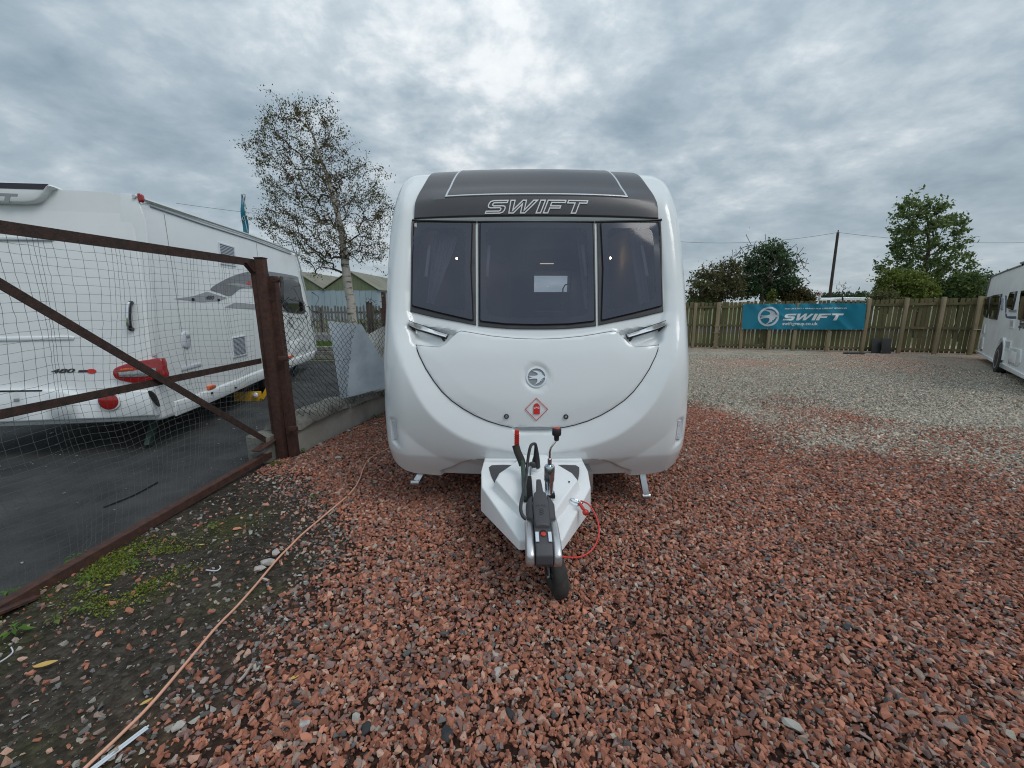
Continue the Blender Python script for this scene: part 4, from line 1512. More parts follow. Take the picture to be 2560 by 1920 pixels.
MB().box((XC + 0.72, 4.0, 0.70), (0.6, 1.7, 0.5)).box((XC + 0.96, 4.0, 1.1), (0.12, 1.7, 0.5)).build('seat', 'upholstery', caravan, bevel=0.05)
MB().box((XC, 3.38, 0.85), (0.7, 0.35, 0.8)).build('chest_of_drawers', 'interior_wood', caravan, bevel=0.01)
MB().box((XC - 0.62, 7.2, 1.3), (0.8, 1.1, 1.7)).build('wardrobe', 'interior_wood', caravan, bevel=0.01)
MB().box((XC + 0.62, 7.9, 0.92), (0.8, 1.0, 0.95)).build('kitchen_unit', 'interior_wood', caravan, bevel=0.01)
MB().box((XC + 0.5, 7.6, 2.28), (1.0, 0.5, 0.36)).build('locker', 'interior_wood', caravan, bevel=0.01)
_tp = at_y(1410, 722, 7.6)
MB().tube([_tp + (-0.02, 0, -0.35), _tp + (-0.02, 0, 0.0), _tp + (0.02, 0, 0.07), _tp + (0.09, 0, 0.08), _tp + (0.12, 0, 0.03)], 0.012, 8).build('tap', 'zinc', caravan)
v, f = fill(np.array(((x0 - 0.02, z0 - 0.02), (x1 + 0.02, z0 - 0.02), (x1 + 0.02, z1 + 0.02), (x0 - 0.02, z1 + 0.02))))
MB().add([(a, 8.60, b) for a, b in v], f).build('rear_window', 'clear_glass', caravan)
for (u0, v0, u1, v1) in ((1074, 614, 1065, 692), (1223, 614, 1217, 692), (1456, 614, 1465, 692), (1604, 614, 1618, 690)):
    a, b = at_y(u0, v0, 3.32), at_y(u1, v1, 3.20)
    MB().beam(a, b, 0.022, 0.012, (0, 1, 0)).build('blind_rail', 'white_paint', caravan)
for (u0, u1, u2, u3) in ((1085, 1150, 1065, 1080), (1440, 1462, 1462, 1478), (1570, 1600, 1600, 1625)):
    mb = MB()
    n = 26
    for r in range(9):
        t = r / 8
        l, rr = u0 + (u2 - u0) * t, u1 + (u3 - u1) * t
        for k in range(n + 1):
            p = at_y(l + (rr - l) * k / n, 585 + (772 - 585) * t, 3.42 - 0.12 * t)
            p[1] += 0.02 * math.sin(k * 1.9)
            mb.v.append(tuple(p))
    mb.f = [(r * (n + 1) + k, r * (n + 1) + k + 1, (r + 1) * (n + 1) + k + 1, (r + 1) * (n + 1) + k) for r in range(8) for k in range(n)]
    mb.build('curtain', 'curtain', caravan, smooth=60)
MB().beam(at_y(1350, 659, 7.0), at_y(1384, 659, 7.0), 0.03, 0.012).build('strip_light', 'lit_strip', caravan)
for (u, v) in ((1142, 646), (1526, 645)):
    p = at_y(u, v, 4.6)
    lb = MB().lathe([(-0.011, 0.003), (-0.008, 0.008), (0, 0.011), (0.008, 0.008), (0.011, 0.003)], p, (0, 0, 1), 12).build('reading_lamp', 'lit_bulb', caravan)

# ------------------------------------------------------------------ drawbar, coupling and jockey wheel of the white caravan
HX = 0.150                                            # drawbar centre line


def cover():
    def pts(l):
        return [np.array((HX + x, y, z)) for x, y, z in l]
    out = [(-.352, 2.80), (-.360, 2.60), (-.345, 2.42), (-.115, 1.965), (.115, 1.965), (.345, 2.42), (.360, 2.60), (.352, 2.80)]
    low = pts([(x, y, 0.265 + 0.02 * (y < 2.1)) for x, y in out])
    rim = pts([(x * 0.985, y + (0.006 if y < 2.1 else 0), 0.462 if y > 2.7 else (0.455 if y > 2.5 else (0.425 if y > 2.2 else 0.335))) for x, y in out])
    deck = pts([(-.315, 2.77, .452), (-.318, 2.60, .445), (-.285, 2.45, .425), (-.095, 2.05, .372), (.095, 2.05, .372), (.285, 2.45, .425), (.318, 2.60, .445), (.315, 2.77, .452)])
    n = 8
    v = low + rim + deck
    f = []
    for r in range(2):
        for i in range(n - 1):
            f.append((r * n + i, r * n + i + 1, (r + 1) * n + i + 1, (r + 1) * n + i))
    f.append(tuple(2 * n + i for i in range(n)))
    f.append((0, n, n + n - 1, n - 1)); f.append((n, 2 * n, 3 * n - 1, 2 * n - 1))
    cv = MB().add(v, f).build('drawbar_cover', 'cover_white', caravan, smooth=30, bevel=0.010, segs=3)
    # raised hump
    ho = [(-.10, 2.80), (-.13, 2.66), (-.245, 2.50), (-.265, 2.40), (-.075, 2.06), (.075, 2.06), (.265, 2.40), (.245, 2.50), (.13, 2.66), (.10, 2.80)]
    hb = pts([(x * 1.06, y, 0.40 if y > 2.2 else 0.355) for x, y in ho])
    ht = pts([(x * 0.94, y - (0.02 if y > 2.2 else -0.02), 0.505 if y > 2.55 else (0.492 if y > 2.2 else 0.425)) for x, y in ho])
    m = len(ho)
    f = [(i, (i + 1) % m, m + (i + 1) % m, m + i) for i in range(m)]
    f.append(tuple(m + i for i in range(m)))
    MB().add(hb + ht, f).build('hump', 'cover_white', cv, smooth=30, bevel=0.012, segs=3)
    # grip pads
    for s in (-1, 1):
        pp = np.array([(-.290, 2.70), (-.300, 2.62), (-.272, 2.50), (-.245, 2.44), (-.238, 2.52), (-.150, 2.655), (-.13, 2.70)])
        pp[:, 0] *= -s

        def fm(p, off):
            p = np.atleast_2d(p)
            z = np.interp(p[:, 1], [2.05, 2.45, 2.60, 2.77], [.372, .425, .445, .452])
            return np.stack((HX + p[:, 0], p[:, 1], z + off), 1)
        weld(panel(smooth_poly(pp, 2), fm, 0.006, 0.0, 0.002, None)).build('grip_pad', 'grey_plastic', cv, smooth=30)
    # raised rear ledges left and right
    for s in (-1, 1):
        MB().box((HX + s * 0.225, 2.775, 0.458), (0.24, 0.04, 0.03)).build('ledge', 'cover_white', cv, bevel=0.012, segs=3)
    # slots
    sl = [(HX - 0.085, 2.42, .4965), (HX - 0.030, 2.42, .4965), (HX - 0.030, 2.36, .4955), (HX - 0.030, 2.17, .4485), (HX - 0.085, 2.17, .4485), (HX - 0.085, 2.36, .4955)]
    MB().add(sl + [(a, b, c - 0.02) for a, b, c in sl], [(0, 1, 2, 5), (5, 2, 3, 4)]).build('lever_slot', 'gap', cv)
    MB().box((HX + 0.072, 2.22, 0.470), (0.045, 0.06, 0.02)).build('jockey_slot', 'gap', cv)
    MB().lathe([(0, 0.026), (0.003, 0.026)], (HX + 0.21, 2.36, 0.470), (0.45, -0.35, 0.9), 4).build('cable_slot', 'gap', cv)
    return cv


COVER = cover()
# steel A-frame under the cover
for s in (-1, 1):
    MB().beam((HX + s * 0.05, 2.0, 0.30), (HX + s * 0.36, 3.0, 0.30), 0.05, 0.09).build('drawbar_arm', 'zinc', caravan)
MB().beam((HX, 1.95, 0.335), (HX, 2.3, 0.335), 0.07, 0.07).build('coupling_shaft', 'zinc', caravan, bevel=0.01)


def coupling():
    e = thing  # (keeps the parts readable)
    y0 = 1.735
    # central black housing, side profile swept across its width
    prof = [(1.735, 0.345), (1.72, 0.365), (1.722, 0.41), (1.76, 0.445), (1.84, 0.468), (1.90, 0.470), (1.98, 0.452), (2.04, 0.41), (2.03, 0.34), (1.90, 0.30), (1.80, 0.305)]

    def slab(prof, x0, x1, nm, mat, parent, bev):
        n = len(prof)
        v = [(x0, a, b) for a, b in prof] + [(x1, a, b) for a, b in prof]
        f = [(i, (i + 1) % n, n + (i + 1) % n, n + i) for i in range(n)] + [tuple(range(n))[::-1], tuple(n + i for i in range(n))]
        return MB().add(v, f).build(nm, mat, parent, smooth=40, bevel=bev, segs=3)
    hb = slab(prof, HX - 0.040, HX + 0.040, 'coupling_head', 'grey_plastic', caravan, 0.008)
    # silver cheeks
    cheek = [(1.745, 0.335), (1.722, 0.365), (1.728, 0.405), (1.765, 0.432), (1.84, 0.448), (1.93, 0.455), (2.02, 0.452), (2.05, 0.43), (2.02, 0.39), (1.94, 0.36), (1.90, 0.315), (1.83, 0.295)]
    for s in (-1, 1):
        a, b = (HX + s * 0.042, HX + s * 0.084)
        ck = slab(cheek, min(a, b), max(a, b), 'friction_pad_arm', 'cast_alloy', hb, 0.016)
        p = np.array((HX + s * 0.063, 1.740, 0.372))
        MB().lathe([(0, 0.009), (0.006, 0.009), (0.007, 0.006), (0.003, 0.005)], p + np.array((0, 0.006, 0.0)), (0, -1, 0.25), 14).build('bolt', 'zinc', hb)
        MB().box((HX + s * 0.0305, 1.795, 0.4625), (0.016, 0.058, 0.003), np.array(((1, 0, 0), (0, .955, .296), (0, -.296, .955)))).build('wear_mark', 'strip_white', hb)
    # handle: broad black lever lying on top, thin grip to the back
    lev = [(-.028, 1.860), (-.033, 1.90), (-.034, 2.03), (-.028, 2.085), (-.016, 2.10), (-.012, 2.19), (-.010, 2.205), (.010, 2.205), (.012, 2.19), (.016, 2.10), (.028, 2.085), (.034, 2.03), (.033, 1.90), (.028, 1.860)]

    def lm(p, off):
        p = np.atleast_2d(p)
        z = np.interp(p[:, 1], [1.85, 1.88, 1.97, 2.06, 2.21], [.472, .482, .500, .532, .560])
        return np.stack((HX + p[:, 0] * 1.2, p[:, 1], z + off - 8 * p[:, 0] ** 2), 1)
    lv = weld(panel(subdiv(np.array(lev), 0.01), lm, 0.014, -0.02, 0.005, 0.012)).build('coupling_lever', 'grey_plastic', hb, smooth=40)
    for s in (-1, 1):
        wing = [(s * .034, 1.935), (s * .062, 1.965), (s * .064, 2.06), (s * .050, 2.09), (s * .034, 2.10)]
        weld(panel(subdiv(np.array(wing), 0.015), lm, -0.004, -0.05, 0.006, None)).build('lever_wing', 'grey_plastic', hb, smooth=40)
    put_text('lever_lettering', 'AL-KO', (-.024, 1.985, .024, 1.998), lm, 0.0150, 'cable_black', lv, bold=0.02)
    for k in range(3):
        a = np.array([(math.cos(t) * 0.009, 1.965 - 0.016 * k + math.sin(t) * 0.006) for t in np.linspace(0, 5.2, 14)])
        MB().tube(lm(a, 0.0145), 0.0013, 5).build('lever_symbol', 'cable_black', lv)
    MB().lathe([(0, 0.0125), (0.006, 0.0125), (0.008, 0.009), (0.008, 0.001)], (HX, 1.815, 0.462), (0, -0.28, 0.96), 16).build('indicator_button', 'red_plastic', hb)
    MB().lathe([(0, 0.016), (0.0035, 0.016)], (HX, 1.828, 0.4635), (0, -0.25, 0.96), 16).build('button_well', 'gap', hb)
    return hb


COUPLING = coupling()

# jockey wheel: tube, winding handle, fork, wheel
JX, JY = 0.212, 2.215
jt = MB().lathe([(0.30, 0.022), (0.55, 0.026), (0.565, 0.030), (0.60, 0.030), (0.640, 0.030), (0.650, 0.026), (0.655, 0.012), (0.69, 0.012), (0.692, 0.004)], (JX, JY, 0.0), (0, 0, 1), 20).build('jockey_wheel_tube', 'zinc_blue', caravan)
MB().tube([(JX, JY, 0.685), (JX, JY, 0.73), (JX + 0.006, JY, 0.755), (JX + 0.03, JY, 0.79), (JX + 0.036, JY, 0.805)], 0.006, 8).build('winding_rod', 'chrome', jt)
kn = MB().lathe([(0.795, 0.010), (0.80, 0.014), (0.826, 0.015), (0.828, 0.024), (0.834, 0.026), (0.862, 0.026), (0.868, 0.022), (0.868, 0.002)], (JX + 0.036, JY, 0.0), (0, 0, 1), 12).build('winding_knob', 'black_plastic', jt)
MB().lathe([(0.866, 0.018), (0.8705, 0.018), (0.8705, 0.001)], (JX + 0.036, JY, 0.0), (0, 0, 1), 16).build('knob_cap', 'red_plastic', kn)
wc = np.array((0.236, 1.985, 0.122)); wa = np.array((0.975, 0.22, 0.06)); wa /= np.linalg.norm(wa)
jw = MB().lathe([(-0.024, 0.066), (-0.034, 0.082), (-0.036, 0.100), (-0.027, 0.114), (0.0, 0.119), (0.027, 0.114), (0.036, 0.100), (0.034, 0.082), (0.024, 0.066)], wc, wa, 36).build('jockey_wheel', 'rubber', caravan, smooth=50)
MB().lathe([(-0.018, 0.068), (-0.012, 0.05), (-0.02, 0.02), (-0.030, 0.018), (0.030, 0.018), (0.02, 0.02), (0.012, 0.05), (0.018, 0.068)], wc, wa, 24).build('hub', 'grey_plastic', jw)
MB().tube([(JX, JY, 0.36), (JX, JY - 0.05, 0.30), (JX + 0.010, JY - 0.13, 0.262)], 0.019, 10).build('fork_stem', 'zinc', jt)
for s in (-1, 1):
    a = wc + wa * 0.040 * s
    MB().beam(a, np.array((JX + 0.012, JY - 0.13, 0.262)) + wa * 0.036 * s, 0.030, 0.005, wa).build('fork_arm', 'zinc', jt)
    MB().lathe([(-0.006, 0.011), (0.006, 0.011)], a + wa * s * 0.006, wa, 6).build('axle_nut', 'zinc', jw)
MB().box((JX + 0.012, JY - 0.13, 0.264), (0.085, 0.05, 0.006)).build('fork_plate', 'zinc', jt)

# handbrake lever: pole, foam sleeve, red grip
hy = 2.46
hp = [at_y(u, v, y) for u, v, y in ((1311, 1245, 2.16), (1310, 1220, 2.24), (1309, 1190, 2.34), (1307, 1160, 2.43), (1298, 1130, 2.47), (1293, 1100, 2.48), (1292, 1074, 2.48))]
hl = MB().tube(hp[:5], 0.014, 10).build('handbrake_lever', 'green_tube', caravan)
MB().tube([at_y(1307, 1163, 2.445), at_y(1302, 1148, 2.453), at_y(1294, 1130, 2.465), at_y(1289, 1113, 2.475)], [0.023, 0.024, 0.023, 0.023], 12).build('foam_sleeve', 'rubber', hl)
MB().beam(at_y(1292, 1118, 2.478), at_y(1292, 1074, 2.482), 0.028, 0.024, (0, 1, 0)).build('red_grip', 'red_plastic', hl, bevel=0.006, segs=3)
rb = MB()
for k in range(7):
    rb.box(at_y(1292, 1114 - k * 4.6, 2.465), (0.031, 0.006, 0.0045))
rb.build('grip_ribs', 'red_plastic', hl)
# road-light plug standing in its holder, cable looping down to the coupling
pl = MB().tube([at_y(1341, 1168, 2.52), at_y(1340, 1150, 2.52), at_y(1341, 1140, 2.52), at_y(1340, 1118, 2.52), at_y(1339, 1110, 2.52)], [0.026, 0.025, 0.019, 0.011, 0.008], 12).build('road_light_plug', 'black_plastic', caravan)
MB().lathe([(-0.012, 0.034), (0.02, 0.034), (0.022, 0.028)], at_y(1341, 1176, 2.53), (0, 0, 1), 18).build('plug_holder', 'cover_white', pl)
MB().box(at_y(1336, 1173, 2.47), (0.024, 0.004, 0.016)).build('plug_sticker', 'strip_white', pl)
MB().lathe([(-0.02, 0.022), (0.012, 0.022), (0.014, 0.018)], at_y(1331, 1163, 2.49), (0.2, -0.9, 0.3), 14).build('plug_cap', 'black_plastic', pl)
cb = [at_y(u, v, y) for u, v, y in ((1339, 1114, 2.52), (1338, 1110, 2.515), (1332, 1110, 2.50), (1326, 1117, 2.48), (1321, 1140, 2.46), (1318, 1165, 2.43), (1316, 1185, 2.37), (1310, 1225, 2.15), (1303, 1255, 2.03), (1302, 1275, 1.98), (1307, 1290, 1.95), (1316, 1298, 1.94))]
MB().tube(smooth_poly(np.array(cb), 5, closed=False), 0.0095, 8).build('road_light_cable', 'cable_black', caravan, smooth=60)
MB().box((HX - 0.035, 2.44, 0.515), (0.012, 0.03, 0.07)).build('brake_rod_clip', 'zinc', caravan, bevel=0.003)
# breakaway cable, carabiner and red toggle
rc = [at_y(u, v, y) for u, v, y in ((1452, 1252, 2.22), (1470, 1260, 2.18), (1485, 1280, 2.14), (1496, 1310, 2.10), (1497, 1335, 2.06), (1488, 1363, 2.02), (1470, 1383, 1.98), (1445, 1393, 1.95), (1418, 1393, 1.93), (1392, 1390, 1.93), (1370, 1385, 1.95))]
bc = MB().tube(smooth_poly(np.array(rc), 6, closed=False), 0.0042, 8).build('breakaway_cable', 'red_cable', caravan, smooth=60)
def loop(c, e1, e2, a, b, r, n=22):
    return [np.asarray(c) + np.asarray(e1) * a * math.cos(t) + np.asarray(e2) * b * math.sin(t) for t in np.linspace(0, 2 * math.pi, n)]


c0 = at_y(1437, 1252, 2.24)
MB().tube(loop(c0, (0.85, -0.2, -0.3), (0.2, -0.3, 0.6), 0.030, 0.019, 0), 0.0036, 7, cap=False).build('carabiner', 'zinc_blue', bc)
MB().tube(loop(c0 + np.array((0.03, -0.02, -0.005)), (0.6, 0.1, 0.4), (-0.3, -0.3, 0.6), 0.026, 0.015, 0), 0.0036, 7, cap=False).build('split_ring', 'zinc_blue', bc)
ta, tb = at_y(1448, 1258, 2.20), at_y(1464, 1281, 2.17)
MB().tube([ta, ta + (tb - ta) * 0.7], 0.0095, 10).build('toggle', 'red_plastic', bc)
MB().lathe([(-0.018, 0.004), (-0.013, 0.014), (0, 0.019), (0.013, 0.014), (0.018, 0.004)], tb, (0.5, -0.2, -0.6), 16).build('toggle_ball', 'red_plastic', bc)
# embossed data panel on the cover's right flank
dpv = np.array([(0, 0), (0.075, 0), (0.075, 0.03), (0, 0.03)])
pA, pB = np.array((HX + 0.155, 2.135, 0.375)), np.array((HX + 0.215, 2.255, 0.405))

# ------------------------------------------------------------------ caravan behind the gate (left edge)
def planar(u, v, P, n, o, e1, e2):
    w = on_plane(u, v, P, n) - o
    return np.array((np.dot(w, e1), np.dot(w, e2)))


def left_caravan():
    a = np.array((-0.1855, 0.9826, 0.0)); b = np.array((-0.9826, -0.1855, 0.0)); up = np.array((0, 0, 1.0))
    d = ray(659, 947)
    P = np.array((0, 0, CH)) + d * (7.0 / 1.0)          # a point on the lower edge of the side, 7 m along the axis
    n = -b                                              # towards the camera side
    cb = on_plane(404, 1034, P, n)
    o = np.array((cb[0], cb[1], 0.0))
    tr = lambda pts: np.array([planar(u, v, P, n, o, a, up) for u, v in pts])
    root = thing('caravan', 'white caravan standing behind the rusty mesh gate, back end nearest', 'caravan', o + b * 1.1 + a * 2.7)
    top = tr([(372, 500), (506, 549), (633, 592), (726, 628), (741, 641), (760, 716), (772, 767), (785, 839), (789, 877), (788, 891)])
    bot = tr([(780, 897), (659, 947), (526, 1006), (440, 1040)])
    prof = np.concatenate((top, bot, [(0.02, bot[-1][1] + 0.01), (0.0, 0.62), (0.02, 1.2), (0.06, 1.9), (0.12, top[0][1] - 0.10)]))
    prof[:10, 1] = np.minimum(prof[:10, 1], 2.75)
    m = len(prof)
    Wd = 2.2
    v = [o + a * p[0] + up * p[1] for p in prof] + [o + b * Wd + a * p[0] + up * p[1] for p in prof]
    f = [tuple(range(m)), tuple(m + i for i in range(m))[::-1]] + [(i, m + i, m + (i + 1) % m, (i + 1) % m) for i in range(m)]
    body = MB().add(v, f).build('body', 'side_white', root, smooth=30, bevel=0.05, segs=4)
    sm = frame_map(o, a, up, n)

    def plate(name, px, off, mat, parent=root, bev=0.0, back=-0.004, smooth=True, holes=(), k=3):
        q = tr(px)
        if smooth:
            q = smooth_poly(q, k)
        return weld(panel(q, sm, off, back, bev, None, holes)).build(name, mat, parent, smooth=40)
    # skirt along the side
    sk = tr([(440, 1040), (526, 1006), (659, 947), (780, 897), (788, 877), (659, 922), (526, 974), (432, 1005)])
    weld(panel(subdiv(sk, 0.3), sm, 0.022, -0.01, 0.012, None)).build('skirt', 'gel_white', root, smooth=40)
    # awning rail along the roof
    rail = [o + a * p[0] + up * p[1] + n * 0.012 for p in np.concatenate(([(0.10, top[0][1] - 0.02)], top[1:9]))]
    MB().tube(smooth_poly(np.array(rail), 4, closed=False), 0.018, 6).build('awning_rail', 'silver_trim', root)
    rv = [o + a * p[0] + up * (p[1] - 0.06) + n * 0.006 for p in top[:4]]
    MB().tube(np.array(rv), 0.010, 6).build('trim_strip', 'decal_mid', root)
    # window decal sweep, its lighter inlay, window
    O5 = lambda pts: [(380 + x / 2.37, 480 + y / 2.37) for x, y in pts]
    plate('swoosh_decal', O5([(345, 575), (420, 525), (500, 490), (580, 470), (640, 466), (740, 478), (855, 500), (868, 520), (890, 620), (905, 715), (850, 718), (780, 710), (730, 665), (690, 600), (640, 575), (580, 572), (520, 575), (465, 617), (400, 598)]), 0.004, 'decal_grey')
    plate('swoosh_inlay', O5([(430, 545), (500, 540), (580, 553), (580, 572), (500, 558)]), 0.006, 'decal_light', smooth=False)
    plate('red_flash', O5([(555, 545), (582, 522), (582, 552)]), 0.007, 'red_print', smooth=False)
    plate('red_flash', O5([(735, 530), (760, 570), (765, 590), (740, 575), (728, 545)]), 0.007, 'red_print')
    win = plate('side_window', O5([(772, 505), (862, 525), (885, 620), (903, 712), (840, 716), (792, 700), (760, 640), (758, 560)]), 0.022, 'black_gloss', bev=0.006)
    plate('pane', O5([(782, 520), (852, 535), (872, 620), (890, 700), (840, 706), (805, 690), (775, 640), (770, 560)]), 0.026, 'dark_glass', parent=win, back=0.02)
    wl_ = tr(O5([(762, 500), (768, 560)]))
    plate('window_post', O5([(757, 500), (770, 502), (768, 600), (758, 600)]), 0.024, 'black_plastic', parent=win, smooth=False)
    # graphics
    plate('arrow_decal', O5([(130, 632), (240, 618), (325, 590), (445, 628), (395, 645), (300, 652)]), 0.005, 'decal_light', smooth=False)
    plate('stripe_decal', O5([(430, 682), (490, 655), (700, 672), (740, 668), (740, 690), (600, 695)]), 0.005, 'decal_light', smooth=False)

    def word(name, s, p0, p1, mat, bold=0.0, shear=0.0):
        q = tr(O5([p0, p1]))
        return put_text(name, s, (q[0][0], q[0][1], q[1][0], q[1][1]), sm, 0.009, mat, root, bold=bold, shear=shear)
    word('model_lettering', '480', (316, 637), (364, 614), 'decal_dark', 0.03, 0.35)
    word('range_lettering', 'Challenger', (832, 760), (905, 738), 'decal_mid', 0.0, 0.2)
    for c in ((237, 637), (390, 640)):
        q = tr(O5([c]))[0]
        MB().lathe([(0, 0.018), (0.02, 0.018)], sm([q], 0.0)[0], n, 10).build('screw_cap', 'gap', root)

    # panel seams and a lower trim line
    for px in (((610, 240), (668, 985)), ((60, 60), (120, 1180))):
        q = tr(O5(px))
        q[1][0] = q[0][0]
        q[0][1] = np.interp(q[0][0], top[:4, 0], top[:4, 1]) - 0.09
        MB().tube(sm(subdiv(q, 0.2, closed=False), 0.001), 0.004, 4).build('panel_seam', 'decal_mid', root)
    # fridge vents with their slats
    def vent(px, rows):
        q = tr(O5(px))                                  # tl tr br bl
        fr = weld(panel(q, sm, 0.016, -0.002, 0.005, None, holes=[inset(q, 0.022)])).build('fridge_vent', 'lamp_white', root, smooth=30)
        weld(panel(inset(q, 0.02), sm, 0.002, -0.002)).build('vent_backing', 'decal_blue', fr, smooth=30)
        for k in range(rows):
            t0, t1 = (k + 0.5) / rows, (k + 0.88) / rows
            i = inset(q, 0.024)
            i = i if np.allclose(ccw(q)[0], q[0]) else i[::-1]
            j = [int(np.argmin(np.linalg.norm(i - p, axis=1))) for p in q]
            tl, trr, br, bl = i[j[0]], i[j[1]], i[j[2]], i[j[3]]
            s = np.array((tl + (bl - tl) * t0, trr + (br - trr) * t0, trr + (br - trr) * t1, tl + (bl - tl) * t1))
            weld(panel(s, sm, 0.012, 0.004)).build('slat', 'lamp_white', fr, smooth=30)
    vent([(388, 295), (483, 325), (495, 442), (403, 428)], 12)
    vent([(468, 862), (548, 848), (560, 965), (480, 985)], 14)
    # service doors and latches
    plate('socket_cover', O5([(173, 838), (200, 828), (216, 840), (222, 905), (208, 924), (185, 918), (177, 890)]), 0.018, 'lamp_white', bev=0.006)
    plate('latch', O5([(190, 850), (208, 845), (212, 862), (194, 866)]), 0.026, 'decal_mid', bev=0.003, smooth=False)
    plate('locker_door', O5([(818, 885), (905, 860), (912, 935), (824, 962)]), 0.010, 'side_white', bev=0.004, smooth=False)
    plate('socket_cover', O5([(918, 888), (936, 882), (940, 915), (922, 922)]), 0.016, 'lamp_white', bev=0.004, smooth=False)
    plate('water_inlet', O5([(168, 1040), (285, 1012), (288, 1030), (172, 1060)]), 0.012, 'lamp_white', bev=0.003, smooth=False)
    for px in ([(325, 1152), (345, 1142), (366, 1145), (366, 1160), (345, 1166), (326, 1170)], [(808, 972), (830, 965), (830, 980), (810, 985)]):
        plate('side_marker', O5(px), 0.03, 'orange_lens', bev=0.006, smooth=False)
    for px in ((340, 1192), (482, 1160)):
        q = tr(O5([px]))[0]
        MB().lathe([(0, 0.014), (0.03, 0.014)], sm([q], 0.01)[0], n, 10).build('screw_cap', 'gap', root)
    # wheel, spat shade and steadies
    wq = tr(O5([(705, 1020)]))[0]
    wheel(root, o + a * wq[0] + up * 0.33 - n * 0.12, n, 0.33)
    wheel(root, o + a * wq[0] + up * 0.33 + b * (Wd - 0.15), b, 0.33)
    f1 = tr(O5([(930, 985)]))[0]
    MB().beam(o + a * (f1[0] - 0.2) + up * 0.36 - n * 0.15, o + a * (f1[0] - 0.72) + up * 0.03 - n * 0.15, 0.07, 0.05, n).build('corner_steady', 'green_tube', root)
    for s in (0.25, 1.95):
        MB().beam(o + a * 0.35 + b * s + up * 0.34, o + a * 0.12 + b * s + up * 0.03, 0.06, 0.05, b).build('corner_steady', 'green_tube', root)
    MB().box(o + a * 2.9 + b * 1.1 + up * 0.36, (1.9, 5.2, 0.10), (b, a, up)).build('chassis', 'black_plastic', root)
    # ---------------- back end
    lean = (np.array(prof[-1]) - np.array((0.0, 0.62))); lean = lean / np.linalg.norm(lean)
    r2 = a * lean[0] + up * lean[1]
    rn = np.cross(r2, b); rn = rn / np.linalg.norm(rn)
    if rn[1] > 0:
        rn = -rn
    ro = o + up * 0.62 - rn * 0.0
    e1 = -b                                             # to the right as seen
    rmap = frame_map(ro, e1, r2, rn)
    rt = lambda pts: np.array([planar(u, v, ro, rn, ro, e1, r2) for u, v in pts])
    O4 = lambda pts: [(x / 2.475, 430 + y / 2.475) for x, y in pts]

    def rplate(name, px, off, mat, parent=root, bev=0.0, back=-0.02, k=3, smooth=True):
        q = rt(px)
        if smooth:
            q = smooth_poly(q, k)
        return weld(panel(q, rmap, off, back, bev, None)).build(name, mat, parent, smooth=40)
    # lower bumper moulding and ridges
    bq = rt(O4([(-420, 1350), (300, 1342), (420, 1345), (520, 1380), (600, 1400), (700, 1350), (830, 1345), (960, 1345), (985, 1500), (700, 1520), (0, 1545), (-420, 1560)]))
    bmp = weld(panel(subdiv(bq, 0.1), rmap, 0.075, -0.02, 0.02, None)).build('bumper', 'gel_white', root, smooth=40)
    rplate('bumper_slot', O4([(-300, 1350), (300, 1343), (300, 1350), (-300, 1360)]), 0.078, 'gap', bmp, smooth=False)
    rplate('plate_lamp', O4([(133, 1395), (165, 1393), (166, 1412), (134, 1414)]), 0.08, 'decal_mid', bmp, smooth=False)
    rplate('rear_ledge', O4([(-420, 1025), (0, 1020), (440, 1012), (475, 1020), (468, 1040), (0, 1050), (-420, 1056)]), 0.03, 'gel_white', bev=0.012, smooth=False)
    rplate('window_ledge', O4([(-420, 405), (0, 405), (330, 410), (350, 420), (330, 432), (0, 428), (-420, 428)]), 0.03, 'silver_trim', bev=0.01, smooth=False)
    rplate('corner_panel', O4([(668, 1120), (690, 1005), (735, 780), (745, 480), (748, 130), (845, 140), (900, 300), (940, 700), (975, 1130), (800, 1190)]), 0.006, 'gel_white', bev=0.004, smooth=False)
    # spoiler with word and high lamp
    sp = rt(O4([(-520, 55), (0, 70), (350, 92), (330, 120), (295, 165), (255, 195), (180, 205), (0, 200), (-520, 190)]))
    spo = weld(panel(smooth_poly(sp, 2), rmap, 0.07, -0.05, 0.02, None)).build('rear_spoiler', 'gel_white', root, smooth=40)
    rplate('spoiler_band', O4([(-520, 66), (0, 80), (336, 90), (308, 124), (0, 115), (-520, 100)]), 0.073, 'black_gloss', spo, smooth=False, back=0.06)
    rplate('high_brake_lamp', O4([(-150, 100), (40, 103), (48, 112), (40, 122), (-150, 122)]), 0.079, 'red_lens', spo, bev=0.004, back=0.06, smooth=False)
    polys, _ = wordmark(shear=0.3)
    w0, w1 = rt(O4([(-420, 186), (155, 150)]))
    mb = MB()
    for p in polys:
        q = np.stack((w0[0] + p[:, 0] * (w1[0] - w0[0]), w0[1] + p[:, 1] * (w1[1] - w0[1])), 1)
        pn = panel(q, rmap, 0.074, 0.068); mb.add(pn.v, pn.f)
    mb.build('wordmark', 'decal_mid', spo, smooth=None)
    # lamps
    rplate('corner_marker', O4([(856, 136), (878, 138), (886, 160), (885, 182), (869, 187), (859, 168)]), 0.022, 'red_lens', bev=0.008)
    L2 = lambda pts: [(200 + x / 6.914, 860 + y / 6.914) for x, y in pts]
    tl = rplate('tail_lamp', L2([(618, 490), (640, 425), (720, 380), (950, 310), (1250, 262), (1450, 246), (1490, 420), (1520, 585), (1300, 650), (1120, 690), (850, 650), (700, 610), (640, 560)]), 0.05, 'red_lens', bev=0.012, k=2)
    rplate('reversing_lens', L2([(730, 480), (1200, 430), (1370, 400), (1380, 540), (1100, 560), (740, 560)]), 0.056, 'clear_lens', tl, bev=0.004, back=0.04, smooth=False)
